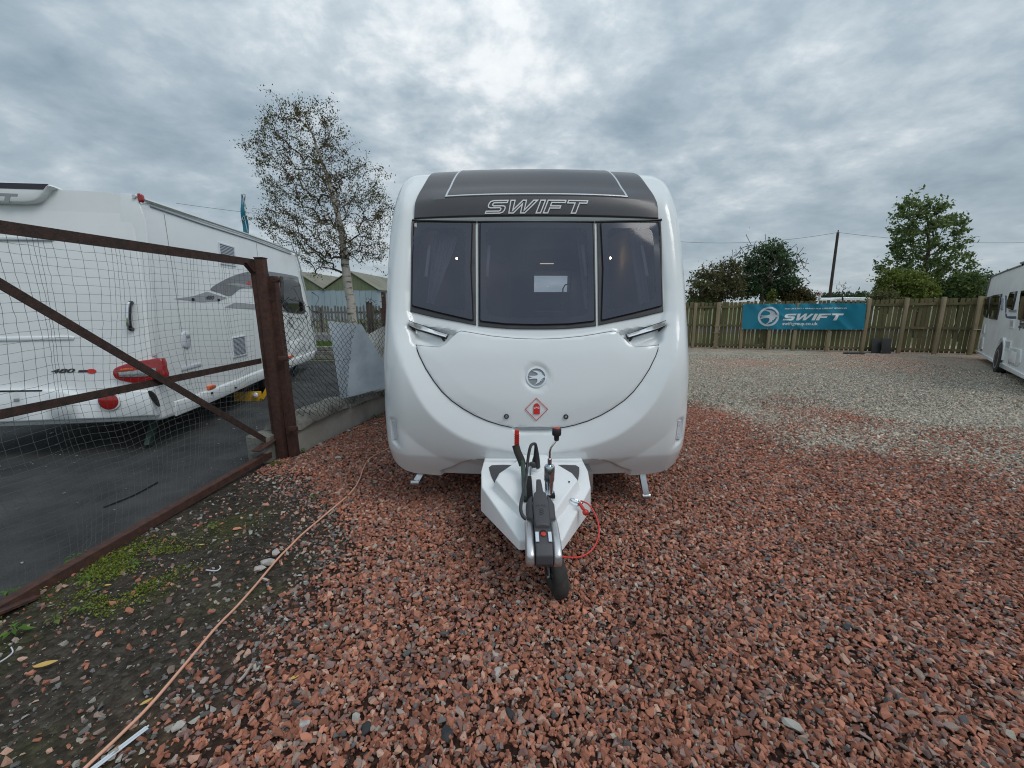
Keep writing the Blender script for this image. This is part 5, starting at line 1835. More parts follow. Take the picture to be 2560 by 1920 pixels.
    rplate('indicator_lens', L2([(770, 420), (980, 405), (980, 440), (760, 455)]), 0.056, 'orange_lens', tl, bev=0.002, back=0.04, smooth=False)
    cc = rt(L2([(612, 960)]))[0]
    r_ = abs(rt(L2([(790, 960)]))[0][0] - cc[0])
    weld(panel(cc + ring_poly(r_ * 1.10), rmap, 0.095, 0.06, 0.006, None)).build('reflector_bezel', 'gel_white', root, smooth=40)
    weld(panel(cc + ring_poly(r_ * 0.96), rmap, 0.100, 0.09, 0.003, None)).build('round_reflector', 'red_lens', root, smooth=40)
    rplate('air_vent', L2([(1262, 790), (1330, 815), (1400, 900), (1450, 1050), (1410, 1045), (1340, 960), (1290, 880)]), 0.08, 'gap', bmp, back=0.06)
    # grab handle in its scoop
    rplate('handle_scoop', O4([(745, 870), (770, 825), (830, 805), (880, 812), (885, 900), (888, 985), (840, 975), (770, 945)]), 0.014, 'decal_light', bev=0.003)
    g0, g1 = rt(O4([(822, 812)]))[0], rt(O4([(826, 972)]))[0]
    hp = [rmap([g0], 0.0)[0], rmap([g0 + (0, -0.01)], 0.05)[0], rmap([(g0 + g1) / 2], 0.065)[0], rmap([g1 + (0, 0.01)], 0.05)[0], rmap([g1], 0.0)[0]]
    gh = MB().tube(smooth_poly(np.array(hp), 4, closed=False), 0.022, 8).build('grab_handle', 'black_gloss', root)
    hp2 = [p + rn * 0.012 for p in smooth_poly(np.array(hp), 4, closed=False)[3:-4]]
    MB().tube(hp2, 0.015, 8).build('chrome_strip', 'chrome', gh)
    for px in ((475, 792), (827, 790)):
        q = rt(O4([px]))[0]
        MB().lathe([(0, 0.014), (0.014, 0.014)], rmap([q], 0.0)[0], rn, 10).build('screw_cap', 'gap', root)
    t0, t1 = rt(O4([(322, 1245), (470, 1215)]))
    put_text('model_lettering', '480', (t0[0], t0[1], t1[0], t1[1]), rmap, 0.012, 'decal_dark', root, bold=0.035, shear=0.3)
    t0, t1 = rt(O4([(488, 1240), (548, 1224)]))
    weld(panel(np.array([(t0[0], t0[1]), (t1[0], t0[1]), (t1[0], t1[1]), (t0[0] + 0.01, t1[1])]), rmap, 0.012, 0.0)).build('badge_bar', 'decal_dark', root, smooth=None)
    weld(panel((t1 + (0.03, -0.015)) + ring_poly(0.03) * (1.4, 0.8), rmap, 0.012, 0.0)).build('badge_dot', 'red_print', root, smooth=None)
    # crowned roof skin between the side rails
    zc_ = rmap(rt([(290, 473)]), 0.0)[0][2]
    h = max(0.03, min(0.22, zc_ - top[0][1]))
    nt_, nb_ = 24, 18
    ts = np.linspace(0.13, top[3][0] + 0.02, nt_ + 1)
    tl_ = lambda z: (z - 0.62) * lean[0] / lean[1] - 0.003
    V = []
    for t in ts:
        zt = np.interp(t, top[:4, 0], top[:4, 1])
        fade = np.interp(t, [ts[0], top[2][0], ts[-1]], [1, 1, 0.25])
        for k in range(nb_ + 1):
            s = k / nb_
            e = min(s, 1 - s) * Wd
            lift = h * fade * math.sin(min(1, e / 0.30) * math.pi / 2) - 0.03
            tt = tl_(zt + lift) if t == ts[0] else t
            V.append(o + a * tt + b * (0.03 + s * (Wd - 0.06)) + up * (zt + lift))
    F = [(i * (nb_ + 1) + k, i * (nb_ + 1) + k + 1, (i + 1) * (nb_ + 1) + k + 1, (i + 1) * (nb_ + 1) + k) for i in range(nt_) for k in range(nb_)]
    n0 = len(V)
    V += [o + a * tl_(top[0][1] - 0.35) + b * (0.03 + k / nb_ * (Wd - 0.06)) + up * (top[0][1] - 0.35) for k in range(nb_ + 1)]
    F += [(k, k + 1, n0 + k + 1, n0 + k) for k in range(nb_)]
    MB().add(V, F).build('roof', 'side_white', root, smooth=50)
    # roof dome
    MB().box(o + a * 1.55 + b * 0.5 + up * (top[1][1] + 0.04), (0.5, 0.7, 0.09), (b, a, up)).build('roof_vent', 'lamp_white', root, bevel=0.02)
    return root, o, a, b


LEFT, L_O, L_A, L_B = left_caravan()

# yellow wheel clamp under its near wheel
_c = ground(640, 1003)
wcl = thing('wheel_clamp', 'yellow steel wheel clamp plate under the caravan behind the gate', 'wheel clamp', _c)
MB().box(_c + np.array((-0.14, 0.03, 0.07)), (0.40, 0.02, 0.16), (L_B, (0, 1, 0), (0, 0, 1))).build('plate', 'yellow_paint', wcl, bevel=0.004)
MB().beam(_c + np.array((0.07, 0.05, 0.03)), _c + np.array((0.20, 0.1, 0.26)), 0.03, 0.06).build('arm', 'yellow_paint', wcl, bevel=0.004)
MB().lathe([(0, 0.04), (0.015, 0.04), (0.03, 0.02)], _c + np.array((0.0, 0.01, 0.10)), (0.2, -1, 0.2), 14).build('lock_boss', 'lamp_white', wcl)


# ------------------------------------------------------------------ caravan cut by the right edge
def right_caravan():
    a = np.array((-0.683, -0.731, 0.0)); up = np.array((0, 0, 1.0)); b = np.array((0.731, -0.683, 0.0))
    a = np.array((-0.665, -0.747, 0.0)); b = np.array((0.747, -0.665, 0.0))
    n = -b
    base = ground(2446, 903)
    o = np.array((base[0], base[1], 0.0))
    root = thing('caravan', 'older white caravan with dark windows cut off by the right edge', 'caravan', o + a * 2.6 + b * 1.1)
    tr = lambda pts: np.array([planar(u, v, o, n, o, a, up) for u, v in pts])
    O8 = lambda pts: [(1660 + x / 2.458, 460 + y / 2.458) for x, y in pts]
    OZ = lambda pts: [(2180 + x / 4.879, 640 + y / 4.879) for x, y in pts]
    outl = tr(OZ([(1285, 1165), (1300, 1040), (1370, 740), (1400, 480), (1455, 268), (1480, 245), (1640, 180), (1850, 105)]))
    low = tr(OZ([(1283, 1175), (1480, 1300), (1854, 1490)]))
    sl = (outl[-1][1] - outl[-2][1]) / (outl[-1][0] - outl[-2][0])
    zr = outl[-1][1]
    zb = low[-1][1]
    L = 6.0
    prof = np.concatenate((outl, [(2.6, zr + 0.05), (L - 0.6, zr + 0.05), (L - 0.2, zr - 0.5), (L, 1.0), (L, zb), (1.2, zb)], [low[0]]))
    m = len(prof); Wd = 2.2
    v = [o + a * p[0] + up * p[1] for p in prof] + [o + b * Wd + a * p[0] + up * p[1] for p in prof]
    f = [tuple(range(m)), tuple(m + i for i in range(m))[::-1]] + [(i, m + i, m + (i + 1) % m, (i + 1) % m) for i in range(m)]
    MB().add(v, f).build('body', 'old_white', root, smooth=30, bevel=0.03, segs=3)
    sm = frame_map(o, a, up, n)

    def plate(name, px, off, mat, parent=root, bev=0.0, back=-0.004, smooth=False, k=3, holes=()):
        q = tr(OZ(px))
        if smooth:
            q = smooth_poly(q, k)
        return weld(panel(q, sm, off, back, bev, None, holes)).build(name, mat, parent, smooth=40)
    rail = [o + a * p[0] + up * p[1] + n * 0.008 for p in np.concatenate((outl[3:], [(2.6, zr + 0.05), (L - 0.6, zr + 0.05)]))]
    MB().tube(np.array(rail), 0.020, 6).build('awning_rail', 'decal_grey', root)
    for px in ([(1400, 505), (1465, 488), (1440, 640), (1410, 755), (1370, 735)], [(1490, 478), (1592, 462), (1565, 620), (1530, 778), (1440, 765), (1455, 620)],
               [(1705, 440), (1778, 430), (1750, 560), (1725, 660), (1660, 635), (1670, 540)], [(1842, 420), (1990, 400), (1990, 840), (1800, 780), (1815, 600)]):
        w = plate('side_window', px, 0.03, 'black_gloss', bev=0.012)
        q = inset(tr(OZ(px)), 0.05)
        weld(panel(q, sm, 0.034, 0.02)).build('pane', 'dark_glass', w, smooth=None)
    plate('window_stay', [(1592, 500), (1608, 520), (1600, 650), (1570, 652), (1572, 640), (1590, 630)], 0.02, 'decal_mid')
    plate('blue_decal', [(1628, 480), (1645, 484), (1640, 690), (1628, 690)], 0.005, 'decal_blue')
    plate('blue_decal', [(1628, 700), (1645, 705), (1648, 735), (1760, 735), (1760, 765), (1690, 765), (1640, 755), (1630, 735)], 0.005, 'decal_blue')
    plate('grey_decal', [(1670, 655), (1765, 655), (1765, 688), (1670, 685)], 0.005, 'decal_mid')
    t = tr(OZ([(1782, 905), (1960, 840)]))
    put_text('range_lettering', 'Sprite', (t[0][0], t[0][1], t[0][0] + 0.62, t[0][1] + 0.21), sm, 0.008, 'decal_dark', root, bold=0.03, shear=0.2)

    def vent(px, rows):
        q = tr(OZ(px))
        fr = weld(panel(q, sm, 0.018, -0.002, 0.005, None, holes=[inset(q, 0.03)])).build('vent', 'old_white', root, smooth=30)
        weld(panel(inset(q, 0.028), sm, 0.003, -0.002)).build('vent_backing', 'decal_grey', fr, smooth=30)
        for k in range(rows):
            i0 = inset(q, 0.034)
            j = [int(np.argmin(np.linalg.norm(i0 - p, axis=1))) for p in q]
            tl, t2, br, bl = (i0[x] for x in j)
            t0, t1 = (k + 0.3) / rows, (k + 0.8) / rows
            weld(panel(np.array((tl + (bl - tl) * t0, t2 + (br - t2) * t0, t2 + (br - t2) * t1, tl + (bl - tl) * t1)), sm, 0.014, 0.004)).build('slat', 'old_white', fr, smooth=30)
    vent([(1685, 775), (1745, 770), (1735, 885), (1675, 880)], 7)
    vent([(1640, 1030), (1708, 1035), (1690, 1155), (1625, 1140)], 8)
    plate('locker_door', [(1700, 1115), (1830, 1140), (1815, 1300), (1770, 1352), (1670, 1320), (1680, 1250)], 0.016, 'gel_white', bev=0.008)
    plate('door_inset', [(1715, 1160), (1780, 1175), (1755, 1315), (1690, 1290)], 0.022, 'old_white', bev=0.004)
    plate('service_hatch', [(1365, 845), (1388, 835), (1372, 940), (1350, 945)], 0.012, 'gel_white', bev=0.004)
    plate('service_hatch', [(1330, 1005), (1368, 990), (1350, 1140), (1310, 1135)], 0.012, 'gel_white', bev=0.004)
    plate('marker_lamp', [(1325, 1135), (1345, 1135), (1345, 1155), (1325, 1152)], 0.014, 'red_lens')
    plate('skirt', [(1278, 1150), (1490, 1262), (1500, 1305), (1283, 1180)], 0.03, 'gel_white', bev=0.01)
    plate('skirt', [(1545, 1280), (1990, 1500), (1990, 1560), (1560, 1350)], 0.03, 'gel_white', bev=0.01)
    # wheel arch and wheel
    wq = tr(OZ([(1535, 1360)]))[0]
    arch = np.array([(wq[0] + 0.42 * math.cos(t), 0.36 + 0.44 * math.sin(t)) for t in np.linspace(-0.05, math.pi + 0.05, 20)])
    arch2 = np.array([(wq[0] + 0.35 * math.cos(t), 0.34 + 0.37 * math.sin(t)) for t in np.linspace(-0.05, math.pi + 0.05, 20)])
    pm_ = np.concatenate((arch, arch2[::-1]))
    weld(panel(pm_, sm, 0.035, -0.01, 0.012, None)).build('wheel_arch', 'gel_white', root, smooth=40)
    weld(panel(np.concatenate((arch2, [(wq[0], 0.30)])), sm, 0.006, 0.0)).build('wheel_well', 'gap', root, smooth=None)
    wheel(root, o + a * wq[0] + up * 0.32 - n * 0.03, n, 0.32)
    wheel(root, o + a * wq[0] + up * 0.32 + b * (Wd - 0.1), b, 0.32)
    MB().box(o + a * 3.0 + b * 1.1 + up * (zb + 0.02), (1.9, 5.4, 0.10), (b, a, up)).build('chassis', 'black_plastic', root)
    for s in (0.3, 1.9):
        MB().beam(o + a * 5.6 + b * s + up * 0.32, o + a * 5.8 + b * s + up * 0.03, 0.05, 0.05, b).build('corner_steady', 'zinc', root)
    MB().box(o + a * 2.6 + b * 1.0 + up * (zr + 0.09), (0.6, 0.6, 0.10), (b, a, up)).build('roof_vent', 'old_white', root, bevel=0.03)
    return root


right_caravan()

# ------------------------------------------------------------------ wooden fence on the right with its banner
def wood_fence():
    p0, p1 = ground(1700, 870), ground(2429, 889)
    d = (p1 - p0); L0 = np.linalg.norm(d); d /= L0
    back = np.array((-d[1], d[0], 0)); back = back if back[1] > 0 else -back
    p0 = p0 - d * 1.0
    tmax = L0 + 1.0 + 2.2
    root = thing('wooden_fence', 'weathered green brown board fence across the back of the yard', 'fence', p0)

    def height(t):
        return np.interp(t, [0, 3, 6, 8.6, 11.5], [1.545, 1.60, 1.64, 1.70, 1.74])
    tp = [1.0 + np.linalg.norm(ground(u, v)[:2] - (p0 + d * 1.0)[:2]) for u, v in ((1729, 872), (1786, 872), (1849, 874), (1920, 877), (1982, 878), (2065, 880), (2152, 882), (2241, 884), (2334, 887), (2427, 890))]
    up = np.array((0, 0, 1.0))
    meshes = []
    for k in range(5):
        w = (0.088, 0.094, 0.10, 0.092, 0.097)[k]
        mb = MB().box((0, 0, 0.5), (w, 0.018, 1.0))
        me = mesh_from(mb.v, mb.f, None, None)
        me.materials.append(MAT[('fence_wood', 'fence_wood_b', 'fence_wood_c', 'fence_wood', 'fence_wood_c')[k]])
        meshes.append(me)
    ang = math.atan2(d[1], d[0])
    g = np.random.default_rng(3)
    t = 0.05
    while t < tmax:
        o = bpy.data.objects.new('board', meshes[int(g.integers(0, 5))])
        COL.objects.link(o); o.parent = root
        h = height(t) - 0.06 + g.normal(0, 0.008)
        pos = p0 + d * t + back * 0.045 - origin(root)
        o.location = (pos[0], pos[1], 0.05)
        o.scale = (1, 1, h)
        o.rotation_euler = (0, float(g.normal(0, 0.006)), ang)
        gap = 0.019 + abs(g.normal(0, 0.010))
        if 3.2 < t < 6.7:
            gap += 0.006
        if g.random() < 0.06:
            gap += 0.02
        t += 0.095 + gap
    segs = [0.0] + tp + [tmax]
    for i in range(len(segs) - 1):
        a, b = segs[i] + 0.0, segs[i + 1]
        for z, th in ((0.145, 0.075), (0.80, 0.065), (None, 0.07)):
            za = (height(a) - 0.17) if z is None else z
            zb = (height(b) - 0.17) if z is None else z
            if i in (3, 4) and z == 0.80:
                pass
            MB().beam(p0 + d * (a + 0.02) + back * 0.012 + up * za, p0 + d * (b - 0.02) + back * 0.012 + up * zb, 0.035, th).build('rail', 'fence_wood_c' if (i % 2) else 'fence_wood', root)
    for i, s in enumerate(tp):
        h = height(s) + (0.03 if i > 5 else -0.02)
        if i in (3, 4, 5):
            h -= 0.05
        wdt = 0.095 if i not in (1,) else 0.12
        MB().box(p0 + d * s - back * 0.05 + up * h / 2, (wdt, 0.075, h), (d, back, up)).build('post', 'post_wood', root, bevel=0.006)
    # short cross pieces nailed to the second post
    c = p0 + d * tp[1] - back * 0.10
    for z in (0.78, 0.56, 0.08):
        MB().box(c + up * z, (0.20, 0.02, 0.035), (d, back, up)).build('cross_piece', 'post_wood', root)
    MB().beam(c + d * -0.08 + up * 0.22, c + d * 0.09 + up * 0.45, 0.03, 0.03).build('brace', 'post_wood', root)
    # steel latch on the last post
    c = p0 + d * tp[9] - back * 0.095 + up * 0.78
    MB().beam(c - d * 0.05, c + d * 0.12, 0.015, 0.02).build('latch', 'zinc', root)
    # low plank end at far right top
    MB().beam(p0 + d * (tp[9] + 0.05) + up * (height(tp[9]) + 0.0) - back * 0.04, p0 + d * (tp[9] + 0.9) + up * (height(tp[9]) + 0.0) - back * 0.04, 0.03, 0.06).build('top_rail', 'post_wood', root)
    # ---- banner
    P = p0 - back * 0.105
    n = -back
    pl = lambda u, v: np.array((np.dot(on_plane(u, v, P, n) - P, d), on_plane(u, v, P, n)[2]))
    OB = lambda x, y: (1700 + x / 4.424, 700 + y / 4.424)
    tl, trr, br, bl = pl(*OB(698, 266)), pl(*OB(2060, 252)), pl(*OB(2030, 548)), pl(*OB(682, 543))
    g2 = np.random.default_rng(8)

    def relief(s, t):
        """hung cloth: slack scallops between the ties and creases running from the corners"""
        z = 0.018 * np.sin(s * 9.1 + 0.4) * (0.3 + 0.7 * t) + 0.010 * np.sin(s * 21 - t * 4)
        z += 0.014 * np.exp(-((s - 0.08 - 0.12 * t) / 0.05) ** 2) - 0.014 * np.exp(-((s - 0.93 + 0.16 * t) / 0.05) ** 2)
        z += 0.012 * np.exp(-((s - 0.88 + 0.25 * t) / 0.03) ** 2) + 0.012 * np.exp(-((s - 0.30 + 0.2 * t) / 0.05) ** 2)
        z += 0.010 * np.sin(s * 60 + 3 * t) * np.exp(-((t - 0.95) / 0.18) ** 2) + 0.012 * np.exp(-((s - 0.52 + 0.35 * t) / 0.03) ** 2)
        return 1.9 * z * np.sin(np.clip(s, 0, 1) * math.pi) ** 0.3

    def bmap(p, off):
        p = np.atleast_2d(p)
        s, t = p[:, 0], p[:, 1]                        # s right 0..1, t up 0..1
        s_, t_ = s[:, None], t[:, None]
        sag = 0.012 * np.sin(s * math.pi * 4) ** 2 * (t > 0.5)
        q = (bl * (1 - s_) + br * s_) * (1 - t_) + (tl * (1 - s_) + trr * s_) * t_
        q[:, 1] -= sag * t
        return P + q[:, :1] * d + up * (q[:, 1:2] - P[2]) + n * (0.02 + relief(s, t) + off)[:, None]
    cb = (bl + br + tl + trr) / 4
    banner = thing('banner', 'teal advertising banner with white lettering tied to the wooden fence', 'banner', P + d * cb[0] + up * (bl[1] - P[2]))
    nx, ny = 90, 24
    vv = bmap([(i / nx, j / ny) for j in range(ny + 1) for i in range(nx + 1)], 0.0)
    ff = [(j * (nx + 1) + i, j * (nx + 1) + i + 1, (j + 1) * (nx + 1) + i + 1, (j + 1) * (nx + 1) + i) for j in range(ny) for i in range(nx)]
    MB().add(vv, ff).build('cloth', 'banner_teal', banner, smooth=180)

    def st(x, y):
        # crop position -> s,t
        s = (x - 690) / (2045 - 690.0)
        ytop, ybot = 266 + (252 - 266) * s, 543 + 5 * s
        return np.array((s, (ybot - y) / (ybot - ytop)))
    a, b = st(1172, 322), st(1840, 302)
    put_text('strapline', "THE UK'S NO.1 BRAND FOR LEISURE VEHICLES", (a[0], a[1], b[0], b[1]), bmap, 0.005, 'print_white', banner, bold=0.03, shear=0.2)
    a, b = st(1155, 502), st(1550, 462)
    put_text('web_address', 'swiftgroup.co.uk', (a[0], a[1] - 0.03, b[0], b[1]), bmap, 0.005, 'print_white', banner, bold=0.02)
    a, b = st(1155, 446), st(1818, 368)
    polys, _ = wordmark()
    mb = MB()
    for p in polys:
        q = np.stack((a[0] + p[:, 0] * (b[0] - a[0]), a[1] + p[:, 1] * (b[1] - a[1])), 1)
        v, f = fill(subdiv(q, 0.012), 0.03); mb.add(bmap(v, 0.005), f)
    mb.build('wordmark', 'print_white', banner, smooth=None)
    c = st(989, 403); rx = 126 / 1355.0; ry = 110 / 285.0
    rp = ring_poly(1.0) * (rx, ry) + c
    v, f = fill(rp, 0.02, [ring_poly(0.80) * (rx, ry) + c]); MB().add(bmap(v, 0.005), f).build('emblem_ring', 'print_silver', banner, smooth=None)
    bp = subdiv(np.array(BIRD), 0.15) * (rx, ry) + c
    v, f = fill(bp, 0.03); MB().add(bmap(v, 0.007), f).build('emblem_bird', 'print_silver', banner, smooth=None)
    for s, t in ((0.004, 0.98), (0.22, 0.99), (0.43, 0.99), (0.65, 0.99), (0.995, 0.98), (0.004, 0.02), (0.22, 0.01), (0.43, 0.01), (0.70, 0.01), (0.99, 0.02)):
        q = bmap([(s, t)], 0.004)[0]
        MB().lathe([(-0.004, 0.016), (0.003, 0.016), (0.003, 0.008)], q, n, 12).build('eyelet', 'zinc', banner)
    # two rubber mats leaning on the fence, a flat one before it
    for k, (u0, u1) in enumerate(((2177, 2201), (2202, 2226))):
        A, B = ground(u0, 884 + k), ground(u1, 884 + k)
        w = np.linalg.norm(B - A)
        m = thing('rubber_mat', ['black rubber mat leaning on the fence, left one of the pair', 'black rubber mat leaning on the fence, right one of the pair'][k], 'rubber mat', (A + B) / 2)
        q = smooth_poly(np.array([(0.0, 0.0), (w - 0.01, 0.0), (w - 0.01, 0.44), (w - 0.03, 0.475), (0.03, 0.475), (0.0, 0.44)]), 1)
        tilt = up * 0.97 + back * 0.2
        fm = frame_map(A - back * 0.02 + up * 0.015, (B - A) / w, tilt, np.cross((B - A) / w, tilt))
        weld(panel(q, fm, 0.012, -0.008, 0.004, None)).build('slab', 'mat_black', m, smooth=30)
    A = ground(2133, 886)
    m = thing('rubber_mat', 'black rubber mat lying flat on the gravel in front of the fence', 'rubber mat', A)
    weld(panel(smooth_poly(np.array([(-0.25, -0.10), (0.25, -0.12), (0.28, 0.08), (-0.22, 0.10)]), 3), frame_map(A + up * 0.035, (1, 0, 0), (0, 1, 0), up), 0.02, -0.01, 0.005, None)).build('slab', 'mat_black', m, smooth=30)
    return root


wood_fence()


# ------------------------------------------------------------------ beyond the fence: pole, wires, sign, van
def far_things():
    y = 27.0
    pb, ptop = at_y(2072, 757, y), at_y(2095, 581, y)
    pb = pb + (pb - ptop) * 0.30; pb[2] = 0
    pole = thing('utility_pole', 'dark leaning wooden pole carrying a wire above the fence', 'pole', pb)
    MB().tube([pb, pb + (ptop - pb) * 0.5, ptop], [0.10, 0.088, 0.075], 10).build('shaft', 'pole_wood', pole)
    MB().lathe([(0, 0.03), (0.12, 0.03), (0.14, 0.02)], ptop, (0, 0, 1), 8).build('insulator', 'gap', pole)

    def wire(label, a, b, sag, side):
        t = thing('overhead_wire', label, 'wire', a)
        pts = [a + (b - a) * k / 30 - np.array((0, 0, sag * 4 * (k / 30) * (1 - k / 30))) for k in range(31)]
        MB().tube(pts, 0.009, 5).build('cable', 'cable_black', t)
    wire('thin overhead wire running left from the leaning pole', ptop, at_y(1660, 601, y), 0.35, -1)
    wire('thin overhead wire running right from the leaning pole', ptop, at_y(2660, 603, y), 0.3, 1)
    wire('thin overhead wire behind the teal flag and the birch', at_y(440, 508, 24.0), at_y(1010, 560, 30.0), 0.2, 0)
    # speed limit sign
    y = 24.0
    c = at_y(2049, 735, y)
    sg = thing('speed_limit_sign', 'round red rimmed road sign reading 40 on a thin post', 'road sign', (c[0], y, 0))
    MB().tube([(c[0], y, 0), (c[0], y, c[2] - 0.1)], 0.035, 8).build('post', 'zinc', sg)
    fm = frame_map(c, (1, 0, 0), (0, 0, 1), (0, -1, 0))
    r = 0.135 / 24 * y + 0.0
    r = 5.8 / 1040 * y
    weld(panel(ring_poly(r), fm, 0.02, -0.02, 0.004, None)).build('rim', 'red_print', sg, smooth=40)
    weld(panel(ring_poly(r * 0.78), fm, 0.024, 0.01)).build('face', 'white_paint', sg, smooth=40)
    put_text('lettering', '40', (-r * 0.52, -r * 0.36, r * 0.52, r * 0.36), fm, 0.027, 'decal_dark', sg, bold=0.03)
    # white van roof
    y = 23.0
    c = at_y(2125, 748, y)
    van = thing('van', 'parked white van showing only its roof above the fence', 'van', (c[0], y, 0))
    pr = [(-1.5, 0.35), (-1.55, 1.0), (-1.3, 1.15), (-1.05, 1.62), (-0.8, c[2] + 0.08), (0.2, c[2] + 0.11), (1.3, c[2] + 0.09), (1.55, c[2] - 0.05), (1.6, 0.35)]
    m = len(pr)
    v = [(c[0] + x, y, z) for x, z in pr] + [(c[0] + x, y + 1.8, z) for x, z in pr]
    MB().add(v, [tuple(range(m)), tuple(m + i for i in range(m))[::-1]] + [(i, m + i, m + (i + 1) % m, (i + 1) % m) for i in range(m)]).build('body', 'gel_white', van, bevel=0.06, segs=3)
    weld(panel(np.array([(-1.0, 1.2), (0.9, 1.2), (0.9, 1.62), (-0.85, 1.62)]), frame_map((c[0], y, 0), (1, 0, 0), (0, 0, 1), (0, -1, 0)), 0.006, 0.0)).build('side_window', 'dark_glass', van, smooth=None)
    for s in (-0.95, 1.0):
        wheel(van, np.array((c[0] + s, y + 0.05, 0.32)), (0, -1, 0), 0.32)


far_things()


# ------------------------------------------------------------------ left background: shed, palings, kerb, grass, flag
def shed():
    Y = 40.0
    q = lambda u, v: at_y(u, v, Y)
    e1, apex, e2, val = q(943, 725), q(873, 680), q(799, 719), q(799, 719)
    xr = e1[0]
    half = xr - apex[0]
    eave = e1[2]; top = apex[2]
    s = thing('barn', 'low barn with green gable boards over a pale blue wall', 'barn', (apex[0], Y, 0))
    x0 = apex[0] - half
    fm = frame_map((0, Y, 0), (1, 0, 0), (0, 0, 1), (0, -1, 0))
    dp = 22.0
    for k, (xa, xb, xc_) in enumerate(((x0, xr, apex[0]), (x0 - 2 * half, x0, x0 - half))):
        MB().box(((xa + xb) / 2, Y + dp / 2, eave / 2), (xb - xa - 0.02, dp, eave)).build('wall', 'shed_blue', s)
        nb = 14
        # each boarded strip of the gable is a piece of its own
        xs = np.linspace(xa, xb, nb + 1)
        for i in range(nb):
            l, r = xs[i] + 0.006, xs[i + 1] - 0.006
            hl = eave + (top - eave) * (1 - abs(l - xc_) / half); hr = eave + (top - eave) * (1 - abs(r - xc_) / half)
            pts = [(l, eave - 0.02), (r, eave - 0.02), (r, max(hr, eave)), (l, max(hl, eave))]
            if l < xc_ < r:
                pts = pts[:3] + [(xc_, top)] + pts[3:]
            weld(panel(np.array(pts), fm, 0.05 + 0.01 * (i % 2), -0.05)).build('gable_board', 'shed_green', s, smooth=None)
        ns = 9
        xs = np.linspace(xa, xb, ns + 1)
        for i in range(ns):
            weld(panel(np.array([(xs[i] + 0.01, 0.0), (xs[i + 1] - 0.01, 0.0), (xs[i + 1] - 0.01, eave - 0.03), (xs[i] + 0.01, eave - 0.03)]), fm, 0.03 + 0.012 * (i % 2), 0.0)).build('wall_sheet', 'shed_blue', s, smooth=None)
        for sgn in (-1, 1):
            a = np.array((xc_, Y - 0.18, top + 0.06)); b = np.array((xc_ + sgn * (half + 0.18), Y - 0.18, eave - 0.02))
            v = [a, b, b + (0, dp + 0.3, 0), a + (0, dp + 0.3, 0)]
            v2 = [p + np.array((0, 0, 0.07)) for p in v]
            MB().add(v + v2, [(0, 1, 2, 3), (4, 7, 6, 5), (0, 4, 5, 1), (1, 5, 6, 2), (2, 6, 7, 3), (3, 7, 4, 0)]).build('roof', 'shed_roof', s)


shed()


def palings():
    Y = 20.6
    x0, x1 = at_y(755, 790, Y)[0], at_y(985, 790, Y)[0]
    ztop = at_y(850, 768, Y)[2]
    f = thing('paling_fence', 'grey weathered upright paling fence beyond the far road', 'fence', ((x0 + x1) / 2, Y, 0))
    mb = MB().add([(-.045, -.01, 0), (.045, -.01, 0), (.045, .01, 0), (-.045, .01, 0), (-.045, -.01, 1), (.045, -.01, 1), (.045, .01, 1), (-.045, .01, 1), (0, -.01, 1.05), (0, .01, 1.05)],
                  [(0, 1, 5, 8, 4), (3, 7, 9, 6, 2), (0, 4, 7, 3), (1, 2, 6, 5), (4, 8, 9, 7), (5, 6, 9, 8)])
    me = mesh_from(mb.v, mb.f); me.materials.append(MAT['grey_wood'])
    g = np.random.default_rng(2)
    x = x0 - 1.0
    while x < x1 + 0.5:
        o = bpy.data.objects.new('paling', me); COL.objects.link(o); o.parent = f
        o.location = (x - (x0 + x1) / 2, float(g.normal(0, 0.004)), 0.02)
        o.scale = (1, 1, ztop + float(g.normal(0, 0.02)) - (0.12 if g.random() < 0.1 else 0)); o.rotation_euler = (0, float(g.normal(0, 0.012)), 0)
        x += 0.155
    for z in (0.35, ztop - 0.25):
        MB().box(((x0 + x1) / 2 - 0.2, Y + 0.04, z), (x1 - x0 + 1.6, 0.04, 0.09)).build('rail', 'grey_wood', f)
    for k in range(3):
        MB().box((x0 + (x1 - x0) * (0.2 + 0.3 * k), Y + 0.1, ztop / 2), (0.1, 0.1, ztop)).build('post', 'grey_wood', f)
    # scrubby bits at the foot of the birch
    tree('ivy_scrub', 'thin ivy and bramble growing at the foot of the birch', [(925, 830), (930, 790)], [(880, 830), (885, 790), (915, 785), (925, 745), (945, 760), (965, 790), (962, 850), (900, 850)], 15.0, 90, 9, 0.035,
         [(0.05, 0.055, 0.022), (0.075, 0.075, 0.03)], 'bark_dark', 0.03, seed=31, cat='shrub', clump=0.15, rmin=0.006)


palings()


